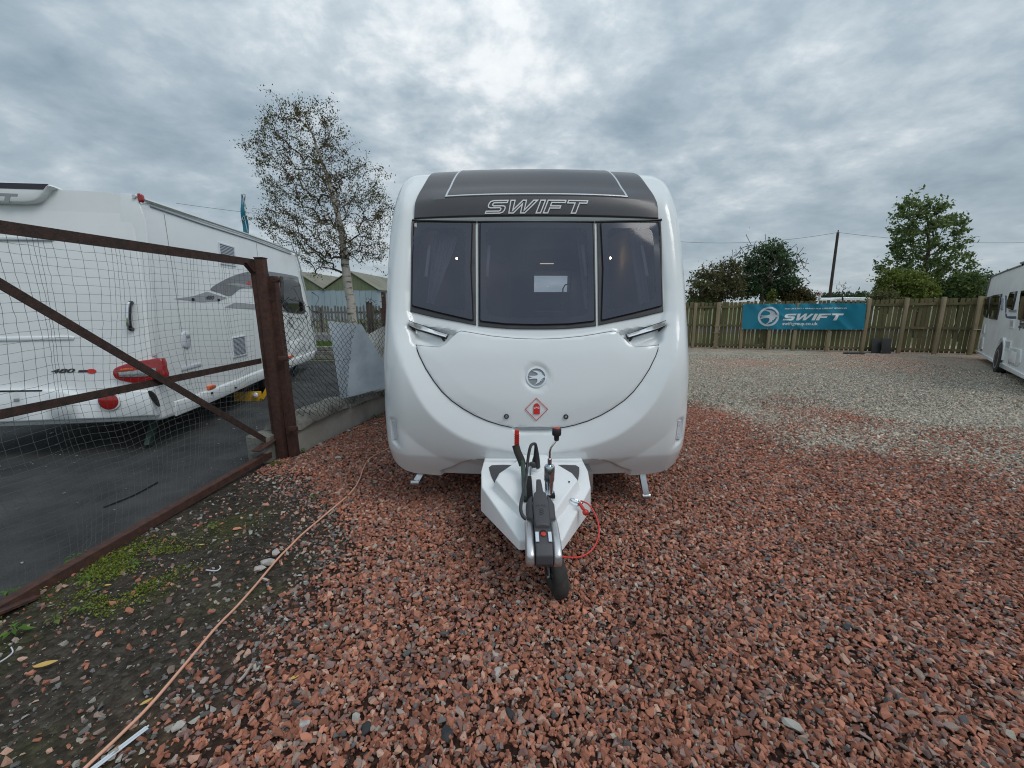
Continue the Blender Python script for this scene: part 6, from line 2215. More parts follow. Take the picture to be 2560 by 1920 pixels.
def verge():
    # kerbs of the far road, grass strip and low stone edging of the asphalt
    def kerb(label, y, z, h, x0, x1):
        k = thing('kerb', label, 'kerb', ((x0 + x1) / 2, y, 0))
        n = int((x1 - x0) / 0.9)
        mb = MB().box((0, 0, 0), (0.895, 0.13, h)); me = mesh_from(mb.v, mb.f, bevel=0.012); me.materials.append(MAT['kerb'])
        for i in range(n):
            o = bpy.data.objects.new('kerb_stone', me); COL.objects.link(o); o.parent = k
            o.location = (x0 + 0.9 * (i + 0.5) - (x0 + x1) / 2, 0, z)
    kerb('pale kerb on the far side of the road beyond the asphalt', 20.25, 0.06, 0.13, -16, -0.6)
    kerb('pale kerb on the near side of the road beyond the asphalt', 15.9, 0.06, 0.13, -16, -0.6)
    kerb('pale edging between the grass strip and the asphalt yard', 12.0, 0.10, 0.22, -16, -0.9)
    o = sheet('grass_strip', [(-16, 12.07), (-0.8, 12.07), (-0.8, 15.8), (-16, 15.8)], 0.10, 'field')
    g = np.random.default_rng(6)
    n = 26000
    x = g.uniform(-9.5, -2.0, n); y = g.uniform(12.1, 15.8, n)
    h = g.uniform(0.04, 0.11, n); w = 0.006
    ang = g.uniform(0, 6.283, n); lean = g.normal(0, 0.04, (n, 2))
    b = np.stack((x, y, np.full(n, 0.095)), 1)
    dx = np.stack((np.cos(ang) * w, np.sin(ang) * w, np.zeros(n)), 1)
    tip = b + np.column_stack((lean, h))
    v = np.stack((b - dx, b + dx, tip), 1).reshape(-1, 3)
    me = bpy.data.meshes.new('grass'); me.from_pydata(v.tolist(), [], np.arange(n * 3).reshape(-1, 3).tolist())
    c = np.array((0.10, 0.17, 0.02)) * g.uniform(0.7, 1.4, (n, 1))
    at = me.attributes.new('tint', 'FLOAT_COLOR', 'POINT'); at.data.foreach_set('color', np.repeat(np.column_stack((c, np.ones(n))), 3, axis=0).ravel())
    tag(link('grass', me, 'leaf'), 'bright green mown grass strip beyond the asphalt yard', 'grass', kind='stuff')
    # rough dry stone edging
    ed = thing('stone_edging', 'low dark stone edging at the far end of the asphalt yard', 'low wall', (-5.5, 11.55, 0))
    mb = MB().box((0, 0, 0), (0.42, 0.24, 0.11)); me = mesh_from(mb.v, mb.f, bevel=0.02); me.materials.append(MAT['concrete_cap'])
    for r in range(3):
        for i in range(24):
            s = bpy.data.objects.new('stone', me); COL.objects.link(s); s.parent = ed
            s.location = (-4.8 + 0.43 * i + 0.2 * (r % 2) + float(g.normal(0, 0.01)), float(g.normal(0, 0.015)) + 0.08 * r, 0.055 + 0.115 * r)
            s.rotation_euler = (0, 0, float(g.normal(0, 0.03)))
    # distant houses left of the white caravan
    for k, (u, w, v) in enumerate(((948, 14, 742), (940, 9, 738))):
        c = at_y(u, 757, 150.0)
        hs = thing('house', ['distant grey house on the horizon right of the barn', 'distant house with a steeper roof right of the barn'][k], 'house', (c[0], 150, 0), 'distant houses')
        wd = w / 1040 * 150; hh = 1.55 + (757 - v) / 1040 * 150
        MB().box((c[0], 150 + 3, hh * 0.33), (wd, 6, hh * 0.66)).build('wall', 'distant', hs)
        x0, x1 = c[0] - wd * 0.55, c[0] + wd * 0.55
        MB().add([(x0, 149.8, hh * 0.66), (x1, 149.8, hh * 0.66), (x1, 156.2, hh * 0.66), (x0, 156.2, hh * 0.66), (x0, 153, hh), (x1, 153, hh)], [(0, 1, 5, 4), (2, 3, 4, 5), (0, 4, 3), (1, 2, 5)]).build('roof', 'pole_wood', hs)


verge()


def flag():
    y = 15.0
    a, b = at_y(604, 485, y), at_y(622, 600, y)
    base = np.array((b[0] + 0.2, y, 0))
    fl = thing('feather_flag', 'tall teal feather flag with white edge behind the left caravan', 'flag', base)
    MB().tube([base, b + (0.02, 0, 0), at_y(612, 540, y) + (-0.02, 0, 0), a], [0.02, 0.016, 0.012, 0.008], 8).build('pole', 'zinc', fl)

    def strip(name, px, mat, dy):
        l = [at_y(u, v, y + dy) for u, v in px[0]]; r = [at_y(u, v, y + dy) for u, v in px[1]]
        l = smooth_poly(np.array(l), 5, closed=False); r = smooth_poly(np.array(r), 5, closed=False)
        l[:, 1] += 0.03 * np.sin(np.arange(len(l)) * 0.7); r[:, 1] += 0.05 * np.sin(np.arange(len(r)) * 0.7 + 1)
        m = len(l)
        v = np.concatenate((l, r, l + (0, 0.006, 0), r + (0, 0.006, 0)))
        f = [(i, i + 1, m + i + 1, m + i) for i in range(m - 1)] + [(2 * m + i, 3 * m + i, 3 * m + i + 1, 2 * m + i + 1) for i in range(m - 1)]
        MB().add(v, f).build(name, mat, fl, smooth=180)
    strip('cloth', ([(602, 486), (602, 520), (605, 560), (609, 600), (612, 640)], [(611, 485), (613, 520), (619, 560), (626, 600), (632, 640)]), 'banner_teal', 0.0)
    strip('white_edge', ([(604, 484), (609, 500), (612, 520), (615, 540)], [(609, 484), (612.5, 500), (614, 520), (615.5, 540)]), 'print_white', -0.02)
    strip('emblem', ([(607, 536), (606, 545), (608, 553)], [(611, 536), (609, 545), (611, 554)]), 'print_white', -0.02)


flag()

# ------------------------------------------------------------------ low concrete wall, posts, chain-link, gate
UP = np.array((0, 0, 1.0))
WA, WB = ground(736, 1144), ground(933, 1046)
WD = (WB - WA) / np.linalg.norm(WB - WA)
WN = np.array((WD[1], -WD[0], 0))                     # towards the gravel
WLEN = 5.2


def low_wall():
    w = thing('concrete_wall', 'low stained concrete wall with rounded top beside the gate post', 'wall', WA)
    g = np.random.default_rng(4)
    n = 90
    hts = lambda t: 0.395 + 0.02 * np.sin(t * 2.1)
    sec = [(0.0, -0.05), (0.0, 0.18), (0.0, 0.93), (-0.012, 0.99)]
    mb = MB()
    rows = []
    for i in range(n + 1):
        t = -0.05 + (WLEN + 0.05) * i / n
        h = hts(t)
        ring = [(0.0, -0.05), (0.004, 0.1), (0.0, h * 0.6), (0.0, h - 0.10), (-0.26, h - 0.10), (-0.26, -0.05)]
        for (o, z) in ring:
            rows.append(WA + WD * t + WN * (o + g.normal(0, 0.004)) + UP * (z + g.normal(0, 0.003)))
    m = 6
    f = [(i * m + k, i * m + k + 1, (i + 1) * m + k + 1, (i + 1) * m + k) for i in range(n) for k in range(m - 1)]
    f += [tuple(range(m)), tuple(n * m + k for k in range(m))]
    mb.add(rows, f).build('wall_face', 'concrete', w, smooth=60)
    cap = []
    m = 9
    for i in range(n + 1):
        t = -0.05 + (WLEN + 0.05) * i / n
        h = hts(t)
        for k in range(m):
            a = math.pi * k / (m - 1)
            r = 1 + g.normal(0, 0.035)
            brk = 0.03 * max(0, math.sin(t * 7.3 + 0.6)) ** 6
            cap.append(WA + WD * t + WN * (-0.12 + 0.16 * math.cos(a) * r - brk) + UP * (h - 0.11 + 0.13 * math.sin(a) * r - brk))
    f = [(i * m + k, i * m + k + 1, (i + 1) * m + k + 1, (i + 1) * m + k) for i in range(n) for k in range(m - 1)]
    f += [tuple(range(m)), tuple(n * m + k for k in range(m))]
    MB().add(cap, f).build('coping', 'concrete_cap', w, smooth=70)


low_wall()


def stub_wall():
    # short end of the wall on the other side of the post
    w = thing('concrete_stub', 'short broken stub of concrete wall left of the gate post', 'wall', WA - WD * 0.35 - WN * 0.2)
    c = WA - WD * 0.12 - WN * 0.22
    mb = MB().box(c + UP * 0.14, (0.22, 0.24, 0.28), (WD, WN, UP))
    mb.build('block', 'concrete_cap', w, bevel=0.03, segs=3)


stub_wall()


def steel_angle(p0, p1, w, t, out, side):
    """L-section bar: one flange flat to the view, one turned back"""
    mb = MB()
    p0, p1 = np.asarray(p0, float), np.asarray(p1, float)
    a = (p1 - p0) / np.linalg.norm(p1 - p0)
    s = np.cross(a, out); s /= np.linalg.norm(s)
    if np.dot(s, side) < 0:
        s = -s
    L = np.linalg.norm(p1 - p0)
    c = (p0 + p1) / 2
    mb.box(c, (L, w, t), (a, s, out))
    mb.box(c + s * (w / 2 - t / 2) - np.asarray(out) * (w / 2), (L, t, w), (a, s, out))
    return mb


GA = ground(702, 1146); GB = ground(0, 1548)
GD = (GB - GA); GL0 = np.linalg.norm(GD); GD /= GL0       # from the hinge towards the camera
GN = np.array((-GD[1], GD[0], 0.0)); GN = GN if GN[0] > 0 else -GN   # towards the gravel
GLEN = GL0 + 0.20


def gate():
    g0 = thing('gate', 'rusty steel frame gate with sagging netting on the left', 'gate', GA + GD * 1.0)
    gp = lambda u, v: on_plane(u, v, GA, GN)
    # frame
    zt0 = gp(640, 658)[2]; zt1 = gp(0, 566)[2]
    tA, tB = GA + UP * zt0, GA + GD * GL0 + UP * zt1
    ex = (tB - tA) / GL0 * GLEN
    steel_angle(tA - GD * 0.05, tA + ex, 0.065, 0.007, GN, UP).build('top_bar', 'rust_dark', g0, bevel=0.0015, segs=1)
    bA, bB = gp(690, 1130), gp(0, 1530)
    steel_angle(bA, bA + (bB - bA) * (GLEN / GL0), 0.060, 0.007, GN, UP).build('bottom_bar', 'rust', g0, bevel=0.0015, segs=1)
    sA, sB = gp(633, 655), gp(697, 1146)
    MB().beam(sA, sB, 0.045, 0.05, GN).build('hinge_stile', 'rust', g0, bevel=0.004)
    end = tA + ex; endb = bA + (bB - bA) * (GLEN / GL0)
    MB().beam(end, endb, 0.05, 0.05, GN).build('closing_stile', 'rust', g0, bevel=0.004)
    d0, d1 = gp(0, 706), gp(690, 1114)
    dd = d1 - d0
    steel_angle(d0 - dd * 0.10 - GN * 0.012, d1 - GN * 0.012, 0.052, 0.007, GN, UP).build('diagonal_brace', 'rust_dark', g0, bevel=0.0015, segs=1)
    m0, m1 = gp(0, 1040), gp(662, 902)
    steel_angle(m0 + (m0 - m1) * 0.06 - GN * 0.035, m1 - GN * 0.035, 0.050, 0.007, GN, -UP).build('middle_bar', 'rust_dark', g0, bevel=0.0015, segs=1)
    MB().beam(gp(610, 655), gp(640, 690), 0.012, 0.05, GN).build('corner_gusset', 'rust', g0)
    MB().beam(gp(640, 1128), gp(700, 1085), 0.012, 0.09, GN).build('corner_gusset', 'rust', g0)
    q = gp(30, 1500)
    MB().beam(q + GD * 0.12, q - GD * 0.08 - UP * 0.04, 0.012, 0.10, GN).build('corner_gusset', 'rust', g0)
    # netting: square cells, pulled out of true, sagging off the bars
    rg = np.random.default_rng(12)
    back = -0.055
    nt, nz = 54, 40
    T = np.linspace(0.05, GLEN - 0.02, nt); Z = np.linspace(0.0, 1.0, nz)

    def net(ti, zi):
        """ti, zi in 0..1"""
        t = 0.05 + ti * (GLEN - 0.07)
        zt = zt0 + (zt1 - zt0) * t / GL0 - 0.02; zb = 0.05 + 0.02 * math.sin(t * 3)
        bunch = 0.025 * math.sin(ti * 23 + 1.2 * math.sin(zi * 5)) + 0.018 * math.sin(ti * 47 + zi * 3)
        t = t + bunch * (0.4 + 0.6 * zi) + 0.05 * (1 - zi) * math.sin(zi * 9 + ti * 4)
        z = zb + (zt - zb) * zi + 0.02 * math.sin(ti * 13 + zi * 7) * (1 - zi) - 0.10 * math.sin(math.pi * zi) ** 2 * (0.3 + 0.4 * math.sin(ti * 9) ** 2)
        o = back - 0.05 * math.sin(math.pi * zi) * (0.6 + 0.4 * math.sin(ti * 11 + zi * 4)) - 0.02 * math.sin(ti * 31) - 0.10 * (1 - zi) ** 2 * math.sin(math.pi * min(1, ti + 0.1)) * 0.6
        t = min(max(t, 0.02), GLEN)
        return GA + GD * t + UP * z + GN * o
    mb = MB()
    for i in range(nt):
        ti = i / (nt - 1)
        mb.tube([net(ti, k / 46) + rg.normal(0, 0.0015, 3) for k in range(47)], 0.0010, 3, cap=False)
    for k in range(nz):
        zi = k / (nz - 1)
        mb.tube([net(i / 70, zi) + rg.normal(0, 0.0015, 3) for i in range(71)], 0.0010, 3, cap=False)
    mb.build('netting', 'net', g0, smooth=60)
    # hinge straps between post and gate
    for (u, v) in ((655, 690), (664, 755), (703, 1095)):
        c = gp(u, v)
        MB().box(c - GD * 0.04 - GN * 0.01, (0.13, 0.02, 0.055), (GD, GN, UP)).build('hinge', 'rust', g0, bevel=0.003)
    return g0


gate()


def posts():
    # square hanging post and thinner angle post of the mesh fence
    p = ground(709, 1152)
    a = thing('gate_post', 'thick rusty steel post on which the gate hangs', 'post', p)
    top = on_plane(651, 646, p, (0, 1, 0))
    tp = np.array((top[0], p[1], top[2]))
    MB().beam(p - UP * 0.05, tp, 0.075, 0.075, (0, 1, 0)).build('shaft', 'rust', a, bevel=0.004)
    MB().box(tp + UP * 0.004, (0.085, 0.085, 0.008)).build('cap_plate', 'rust_dark', a, bevel=0.002)
    p2 = ground(731, 1150)
    b = thing('fence_post', 'slim rusty angle post holding the end of the chain link mesh', 'post', p2)
    t2 = on_plane(669, 690, p2, (0, 1, 0))
    steel_angle(p2 - UP * 0.05 + (0.01, 0, 0), np.array((t2[0] + 0.02, p2[1] + 0.0, t2[2])), 0.075, 0.008, np.array((0, -1.0, 0)), np.array((1.0, 0, 0))).build('shaft', 'rust', b, bevel=0.002, segs=1)
    for (u, v) in ((690, 700), (709, 897), (733, 1072)):
        q = on_plane(u, v, p2 + (0, -0.05, 0), (0, 1, 0))
        br = MB().box(q, (0.09, 0.02, 0.045)).build('bracket', 'rust', b, bevel=0.003)
        MB().lathe([(0, 0.012), (0.018, 0.012)], q + (0.025, -0.01, 0), (0, -1, 0), 6).build('bolt', 'rust', br)
    # post close to the middle caravan
    p3 = WA + WD * 2.75 - WN * 0.02
    c = thing('fence_post', 'rusty fence post showing beside the middle caravan', 'post', p3)
    z3 = at_y(960, 730, p3[1])[2]
    x3 = at_y(961, 800, p3[1])[0]
    p3 = np.array((x3, p3[1], 0))
    steel_angle(p3, p3 + UP * z3, 0.055, 0.006, np.array((0, -1.0, 0)), np.array((1.0, 0, 0))).build('shaft', 'rust', c, bevel=0.002, segs=1)
    MB().lathe([(0, 0.010), (0.012, 0.010)], p3 + UP * (z3 - 0.06) - np.array((0, 0.004, 0)), (0, -1, 0), 8).build('bolt', 'zinc', c)
    # broken wooden posts with wire by the birch
    for k, (u, v, y, lab) in enumerate(((919, 755, 12.6, 'dark wooden post with wire strands, left one of two'), (926, 757, 12.9, 'dark wooden post with wire strands, right one of two'), (955, 770, 11.8, 'short dark post just left of the middle caravan'))):
        t = at_y(u, v, y)
        b = thing('wooden_post', lab, 'post', (t[0] + 0.05, y, 0))
        MB().beam((t[0] + 0.05, y, -0.02), t, 0.09, 0.07, (0, 1, 0)).build('shaft', 'pole_wood', b, bevel=0.006)
        MB().beam(t + (-0.02, -0.04, -0.03), t + (0.06, -0.04, 0.02), 0.02, 0.02).build('wire_staple', 'rust_dark', b)


posts()


def chain_link():
    cl = thing('chain_link_fence', 'slack rusty chain link mesh hung in front of the low wall', 'fence', WA)
    rg = np.random.default_rng(5)
    cell = 0.066
    t0, t1 = 0.0, 3.0
    n = int((t1 - t0) / (cell * 0.62))

    def pt(t, z):
        zz = z
        o = 0.02 + 0.03 * math.sin(t * 3.3 + z * 2) + (0.05 if z < 0.42 else 0.0) * 0.6
        o += 0.06 * max(0, z - 1.1) * math.sin(t * 5 + 1)
        return WA + WD * (t + 0.02 * math.sin(z * 4 + t)) + WN * o + UP * zz
    def top(t):
        return float(np.interp(t, [0, 0.12, 0.3, 0.6, 1.0, 1.6, 2.4, 3.2], [1.62, 1.52, 1.42, 1.40, 1.37, 1.33, 1.27, 1.24]))

    def bot(t):
        return float(np.interp(t, [0, 0.3, 0.8, 1.5, 2.2, 3.2], [0.42, 0.34, 0.32, 0.27, 0.20, 0.18])) + 0.03 * math.sin(t * 9)
    mb = MB()
    w = cell * 0.62
    for i in range(n):
        tc_ = t0 + (i + 0.5) * w
        z = bot(tc_); k = 0
        pts = []
        zt = top(tc_)
        while z < zt:
            side = (1 if (k + i) % 2 else -1)
            p = pt(tc_ + side * w * 0.52, z) + WN * (0.004 if (k % 2) else -0.004) + rg.normal(0, 0.002, 3)
            pts.append(p)
            z += cell * 0.60; k += 1
        # curled loose end
        pts.append(pts[-1] + np.array((rg.normal(0, 0.02), rg.normal(0, 0.02), 0.03)))
        # short bends give the knuckles
        fine = []
        for a, b in zip(pts[:-1], pts[1:]):
            fine += [a, a + (b - a) * 0.14, a + (b - a) * 0.86]
        fine.append(pts[-1])
        mb.tube(fine, 0.0027, 4, cap=False)
    mb.build('mesh', 'wire', cl, smooth=60)
    lw = [pt(t, float(np.interp(t, [0, 3.2], [0.95, 0.88])) - 0.05 * math.sin(t * 1.5)) + WN * 0.005 for t in np.linspace(0, 3.0, 30)]
    MB().tube(lw, 0.0016, 4, cap=False).build('line_wire', 'wire', cl)
    # tangled torn corner at the top by the post
    mb = MB()
    for k in range(16):
        a = pt(rg.uniform(0.0, 0.5), rg.uniform(1.30, 1.60))
        pts = [a]
        for j in range(5):
            pts.append(pts[-1] + rg.normal(0, 0.035, 3))
        mb.tube(smooth_poly(np.array(pts), 4, closed=False), 0.0026, 4, cap=False)
    mb.build('torn_wires', 'wire', cl, smooth=60)


chain_link()


def leaning_sheets():
    # galvanised sheet propped behind the mesh
    def sheet3(name, label, cat, px, y0, y1, mat, curl, group=None):
        tl, tr_, br, bl = [at_y(u, v, y) for (u, v), y in zip(px, (y1, y1, y0, y0))]
        c = (bl + br) / 2
        t = thing(name, label, cat, (c[0], c[1], max(c[2] - 0.05, 0.3)), group)
        nx, ny = 14, 14
        P = []
        nrm = np.cross(tr_ - tl, bl - tl); nrm /= np.linalg.norm(nrm)
        for j in range(ny + 1):
            for i in range(nx + 1):
                s, q = i / nx, j / ny
                p = (tl * (1 - s) + tr_ * s) * (1 - q) + (bl * (1 - s) + br * s) * q
                p = p + nrm * (curl * math.sin(math.pi * s) * (0.5 + 0.5 * q) + curl * 0.5 * s * s * (1 - q) + 0.006 * math.sin(s * 9 + q * 5))
                P.append(p)
        f = [(j * (nx + 1) + i, j * (nx + 1) + i + 1, (j + 1) * (nx + 1) + i + 1, (j + 1) * (nx + 1) + i) for j in range(ny) for i in range(nx)]
        n1 = len(P)
        P2 = [p + nrm * 0.004 for p in P]
        f2 = [tuple(n1 + k for k in q[::-1]) for q in f]
        mb = MB().add(P + P2, f + f2)
        mb.build('sheet', mat, t, smooth=60)
        return t
    sheet3('metal_sheet', 'dented galvanised metal sheet propped behind the chain link mesh', 'metal sheet', ((820, 802), (902, 810), (990, 960), (852, 998)), 4.95, 5.15, 'galv', 0.05)
    sheet3('plastic_board', 'dirty white board leaning behind the metal sheet', 'board', ((905, 842), (985, 800), (1010, 950), (925, 985)), 5.55, 5.85, 'dirty_panel', 0.04)


leaning_sheets()

# ------------------------------------------------------------------ things lying on the ground
def ground_line(pts, z):
    return [ground(u, v, z) for u, v in pts]


cp = ground_line([(985, 1114), (970, 1122), (945, 1134), (922, 1149), (908, 1172), (900, 1195), (887, 1219), (865, 1243), (838, 1266), (800, 1298), (754, 1337), (725, 1366), (699, 1392), (668, 1428), (640, 1462), (592, 1516), (539, 1570), (460, 1664), (376, 1762), (300, 1838), (217, 1916), (120, 2010)], 0.036)
cpp = smooth_poly(np.array(cp), 8, closed=False)
cpp = np.concatenate(([cpp[0] + (0.4, 0.9, 0.0)], cpp))
_cx = thing('extension_cable', 'pink orange power cable running over the gravel to the middle caravan', 'cable', ground(640, 1462))
MB().tube(cpp, 0.0062, 8).build('sheath', 'cable_pink', _cx, smooth=60)
a, b = ground(368, 1818, 0.03), ground(215, 1935, 0.03)
ws = thing('plastic_strip', 'narrow white plastic strip lying beside the pink cable', 'plastic strip', (a + b) / 2)
MB().beam(a, b, 0.020, 0.004).beam(a + (0.004, 0.004, 0.004), b + (0.004, 0.004, 0.004), 0.004, 0.006).build('strip', 'strip_white', ws, bevel=0.001, segs=1)


def lump(name, label, cat, u, v, s, mat, seed, group=None, flat=0.6, h=None):
    g = np.random.default_rng(seed)
    c = ground(u, v, 0.02)
    p = g.normal(size=(22, 3)); p /= np.linalg.norm(p, axis=1)[:, None]
    p *= g.uniform(0.82, 1.08, (22, 1))
    bm = bmesh.new()
    ang = g.uniform(0, 6.28)
    for q in p * np.array((s * 1.25, s * 0.8, s * flat)):
        x, y = q[0] * math.cos(ang) - q[1] * math.sin(ang), q[0] * math.sin(ang) + q[1] * math.cos(ang)
        bm.verts.new((x, y, q[2] + s * flat * 0.7))
    r = bmesh.ops.convex_hull(bm, input=bm.verts)
    bmesh.ops.delete(bm, geom=[k for k in r['geom_interior'] if isinstance(k, bmesh.types.BMVert)], context='VERTS')
    me = bpy.data.meshes.new(name); bm.to_mesh(me); bm.free()
    o = link(name, me, mat)
    o.location = tuple(c)
    return tag(o, label, cat, group)


gr = 'larger loose stones on the gravel'
lump('rubble', 'pale broken rubble block just left of the pink cable, upper one', 'rubble', 690, 1386, 0.030, 'rubble', 1, 'white rubble by the cable')
lump('rubble', 'pale broken rubble block just left of the pink cable, largest one', 'rubble', 668, 1412, 0.036, 'rubble', 2, 'white rubble by the cable')
lump('rubble', 'pale broken rubble block just left of the pink cable, lowest left one', 'rubble', 650, 1425, 0.028, 'rubble', 3, 'white rubble by the cable')
lump('rubble', 'small pale rubble chip under the lower run of the pink cable', 'rubble', 662, 1452, 0.020, 'rubble', 4, 'white rubble by the cable')
for k, (u, v, s, m, lab) in enumerate((
        (448, 1818, 0.022, 'rubble', 'pale stone to the right of the white plastic strip'),
        (758, 1815, 0.022, 'rubble', 'pale grey stone at the bottom left of the red gravel'),
        (915, 1825, 0.024, 'mat_black', 'black stone at the bottom of the red gravel beside a grey one'),
        (890, 1800, 0.022, 'concrete', 'grey stone lying against the black stone at the bottom'),
        (1245, 1685, 0.026, 'rubble', 'crumbling white lump on the gravel below the jockey wheel'),
        (1240, 1642, 0.020, 'rubble', 'small crumbling white lump above the other one'),
        (1296, 1508, 0.018, 'rubble', 'small white lump just left of the jockey wheel'),
        (1118, 1842, 0.030, 'mat_black', 'large black stone near the bottom centre'),
        (1274, 1790, 0.024, 'mat_black', 'black stone among red gravel right of bottom centre'),
        (1735, 1420, 0.020, 'rubble', 'white pebble on the red gravel right of the drawbar'),
        (2113, 1572, 0.026, 'mat_black', 'black stone on the red gravel at lower right'),
        (1980, 1820, 0.032, 'concrete', 'large dark grey stone at the lower right of the gravel'),
        (800, 1112, 0.030, 'rubble', 'pale flat stone on gravel beside the low wall, nearer one'),
        (872, 1080, 0.034, 'rubble', 'pale flat stone on gravel beside the low wall, middle one'),
        (940, 1062, 0.034, 'rubble', 'pale flat stone on gravel close to the caravan, farthest one'),
        (845, 1147, 0.030, 'rubble', 'pale stone lying near the bend of the pink cable'))):
    lump('stone', lab, 'stone', u, v, s, m, 50 + k, gr, flat=0.55)


def flat_leaf(label, u, v, s, ang, mat='leaf_yellow'):
    c = ground(u, v, 0.034)
    q = smooth_poly(np.array([(-1, 0), (-0.4, 0.36), (0.3, 0.34), (1, 0.02), (0.3, -0.32), (-0.4, -0.34)]), 4) * s
    ca, sa = math.cos(ang), math.sin(ang)
    v_, f_ = fill(q, s * 0.4)
    z = np.abs(v_[:, 1]) * 0.35 + v_[:, 0] ** 2 / s * 0.15
    P = np.stack((v_[:, 0] * ca - v_[:, 1] * sa, v_[:, 0] * sa + v_[:, 1] * ca, z), 1)
    me = mesh_from(P, f_, None, 60)
    o = link('fallen_leaf', me, mat); o.location = tuple(c)
    tag(o, label, 'leaf', 'fallen yellow leaves')


flat_leaf('yellow fallen leaf on black soil at the lower left', 114, 1662, 0.040, 0.4)
flat_leaf('yellow fallen leaf touching the pink cable near the bottom', 366, 1755, 0.020, 0.9)
flat_leaf('yellow leaf at the foot of the gate bottom bar', 105, 1470, 0.024, 0.3)
flat_leaf('yellow leaf beside the little weed on the black soil', 505, 1362, 0.018, 0.2)
flat_leaf('small yellow leaf in the mossy patch', 270, 1463, 0.018, 0.1)
flat_leaf('yellow leaf lying on the red gravel left of centre', 738, 1693, 0.022, 0.7)
flat_leaf('pale leaf on the red gravel below the drawbar', 1226, 1617, 0.020, 0.2)


def moss():
    g = np.random.default_rng(23)
    px = [(200, 1470), (250, 1400), (330, 1370), (420, 1365), (450, 1390), (430, 1440), (380, 1480), (300, 1500), (250, 1540), (215, 1530)]
    poly = np.array([ground(u, v)[:2] for u, v in px])
    n = 9000
    lo, hi = poly.min(0) - 0.15, poly.max(0) + 0.15
    p = g.uniform(lo, hi, (n * 3, 2))
    d = np.where(inside(p, poly), 1.0, np.exp(-dist_poly(p, poly) / 0.05))
    d *= np.clip((vnoise(p[:, 0], p[:, 1], 7, 3) - 0.30) * 2.6, 0, 1)
    p = p[g.random(len(p)) < d][:n]
    n = len(p)
    c = np.column_stack((p, 0.018 + g.uniform(0, 0.016, n)))
    a = g.normal(size=(n, 3)); a[:, 2] = np.abs(a[:, 2]) * 0.6; a /= np.linalg.norm(a, axis=1)[:, None]
    b = np.cross(a, g.normal(size=(n, 3))); b /= np.linalg.norm(b, axis=1)[:, None]
    s = g.uniform(0.003, 0.0085, (n, 1))
    v = np.stack((c - b * s * 0.5, c + a * s * 0.8 - b * s * 0.7, c + a * s * 1.6, c + a * s * 0.8 + b * s * 0.7), 1).reshape(-1, 3)
    me = bpy.data.meshes.new('moss'); me.from_pydata(v.tolist(), [], np.arange(n * 4).reshape(-1, 4).tolist())
    col = np.array((0.20, 0.25, 0.035)) * g.uniform(0.6, 1.35, (n, 1))
    at = me.attributes.new('tint', 'FLOAT_COLOR', 'POINT'); at.data.foreach_set('color', np.repeat(np.column_stack((col, np.ones(n))), 4, axis=0).ravel())
    tag(link('moss', me, 'leaf'), 'patch of bright moss and seedlings on the soil beside the gate', 'moss', kind='stuff')


moss()


def weed(label, u, v, n, size, seed, col=(0.10, 0.20, 0.03), h=0.04):
    g = np.random.default_rng(seed)
    c = ground(u, v, 0.018)
    w = thing('weed', label, 'weed', c, 'little weeds on the bare soil')
    st, lf = MB(), MB()
    cols = []
    for k in range(n):
        a = 2 * math.pi * k / n + g.normal(0, 0.3)
        d = np.array((math.cos(a), math.sin(a), 0))
        L = size * g.uniform(0.6, 1.1); hh = h * g.uniform(0.4, 1.1)
        base = c + UP * hh * 0.2
        mid = base + d * L * 0.35 + UP * hh
        st.tube([c, base + d * L * 0.1 + UP * hh * 0.5, mid], 0.0012, 4)
        side = np.cross(d, UP)
        tip = mid + d * L - UP * hh * 0.3
        wd = L * 0.28
        i = len(lf.v)
        m1 = mid + d * L * 0.45 + UP * 0.004
        lf.add([mid, m1 - side * wd, tip, m1 + side * wd, m1 - UP * 0.006], [(0, 1, 4), (1, 2, 4), (2, 3, 4), (3, 0, 4)])
        cols += [np.array(col) * g.uniform(0.7, 1.3)] * 5
    st.build('stem', MAT['weed_stem'], w)
    o = lf.build('leaves', 'leaf', w, smooth=None)
    at = o.data.attributes.new('tint', 'FLOAT_COLOR', 'POINT'); at.data.foreach_set('color', np.column_stack((np.array(cols), np.ones(len(cols)))).ravel())


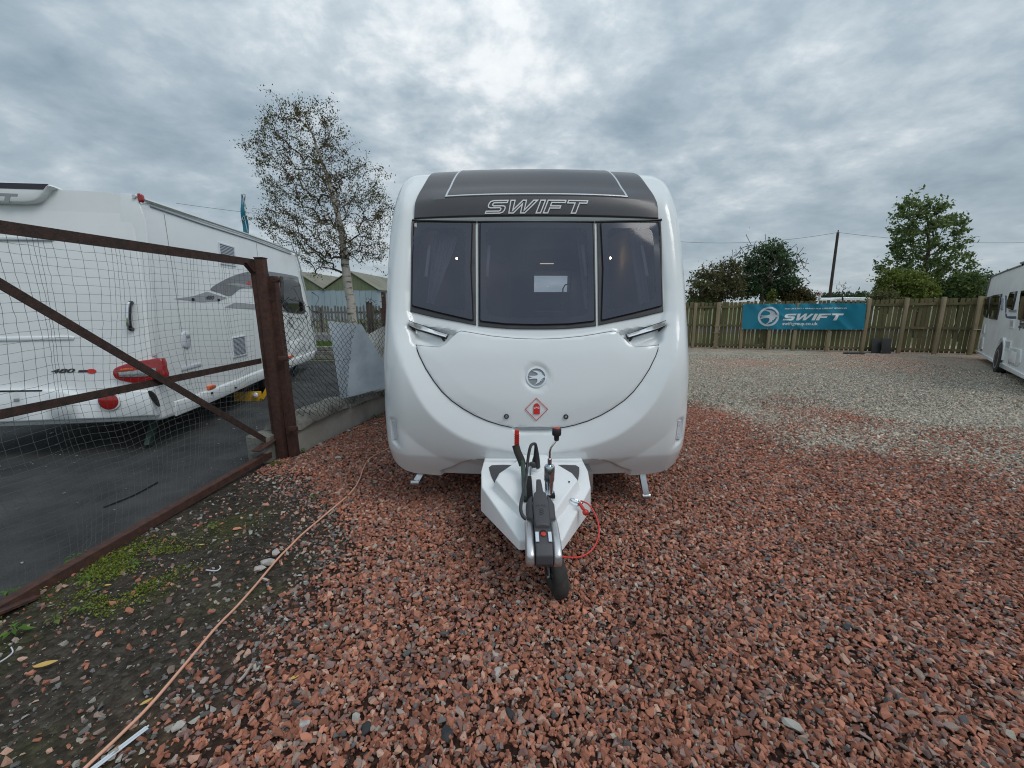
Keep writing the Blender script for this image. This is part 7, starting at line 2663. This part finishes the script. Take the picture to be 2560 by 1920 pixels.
pm('weed_stem', (0.09, 0.15, 0.03), 0.7)
weed('leafy weed at the lower end of the gate bottom bar', 70, 1485, 9, 0.050, 1)
weed('weed with pale leaves left of the gusset at the gate foot', 20, 1495, 6, 0.042, 2)
weed('weed growing through the netting above the bottom bar', 190, 1405, 7, 0.040, 3)
weed('seedling at the left edge of the moss patch', 215, 1463, 6, 0.034, 4, (0.13, 0.24, 0.04))
weed('seedling in the middle of the moss patch', 335, 1420, 7, 0.036, 5, (0.14, 0.24, 0.035))
weed('seedling at the lower edge of the moss patch', 210, 1535, 5, 0.036, 6, (0.15, 0.24, 0.04))
weed('weed at the far left edge below the gate', 40, 1590, 9, 0.050, 7)
weed('pale spiky weed on the soil left of centre', 140, 1560, 9, 0.038, 8, (0.16, 0.19, 0.06))
weed('small yellowish weed on the soil nearer the gravel', 535, 1326, 7, 0.034, 9, (0.17, 0.20, 0.04))
weed('weed at the foot of the slim fence post', 755, 1135, 10, 0.05, 10, (0.11, 0.17, 0.03))
weed('weed at the foot of the gate post on the gravel side', 690, 1165, 10, 0.055, 11, (0.10, 0.17, 0.03))
weed('weed at the wall foot close to the middle caravan', 945, 1045, 9, 0.06, 12, (0.08, 0.13, 0.03))
weed('small weed among the red gravel near the cable', 785, 1252, 8, 0.034, 13, (0.15, 0.15, 0.04))
# stick and wire scraps
for k, (pts, r, m, lab) in enumerate((
        (((258, 1268), (330, 1240), (395, 1205), (250, 1195 + 60)), 0.006, 'gap', 'thin dark twig lying on the asphalt behind the gate'),
        (((515, 1425), (540, 1427), (551, 1420), (549, 1415)), 0.0035, 'lamp_white', 'short bent white wire on the black soil'),
        (((595, 1705), (610, 1690), (622, 1672), (628, 1662)), 0.006, 'rubble', 'pale forked stick right of the cable'),
        (((0, 1655), (20, 1642), (32, 1630), (28, 1618)), 0.003, 'lamp_white', 'thin white string at the left edge on the soil'),
        (((2490, 1357), (2440, 1354), (2435, 1356)), 0.007, 'rubble', 'pale stick lying on the gravel at the right'))):
    z = 0.03 if k else 0.006
    P = [ground(u, v, z) for u, v in pts[:3 if k == 0 else 9]]
    t = thing('stick' if k in (0, 2, 4) else 'wire_scrap', lab, 'stick' if k in (0, 2, 4) else 'wire', P[0])
    MB().tube(smooth_poly(np.array(P), 4, closed=False), r, 6).build('length', m, t, smooth=60)
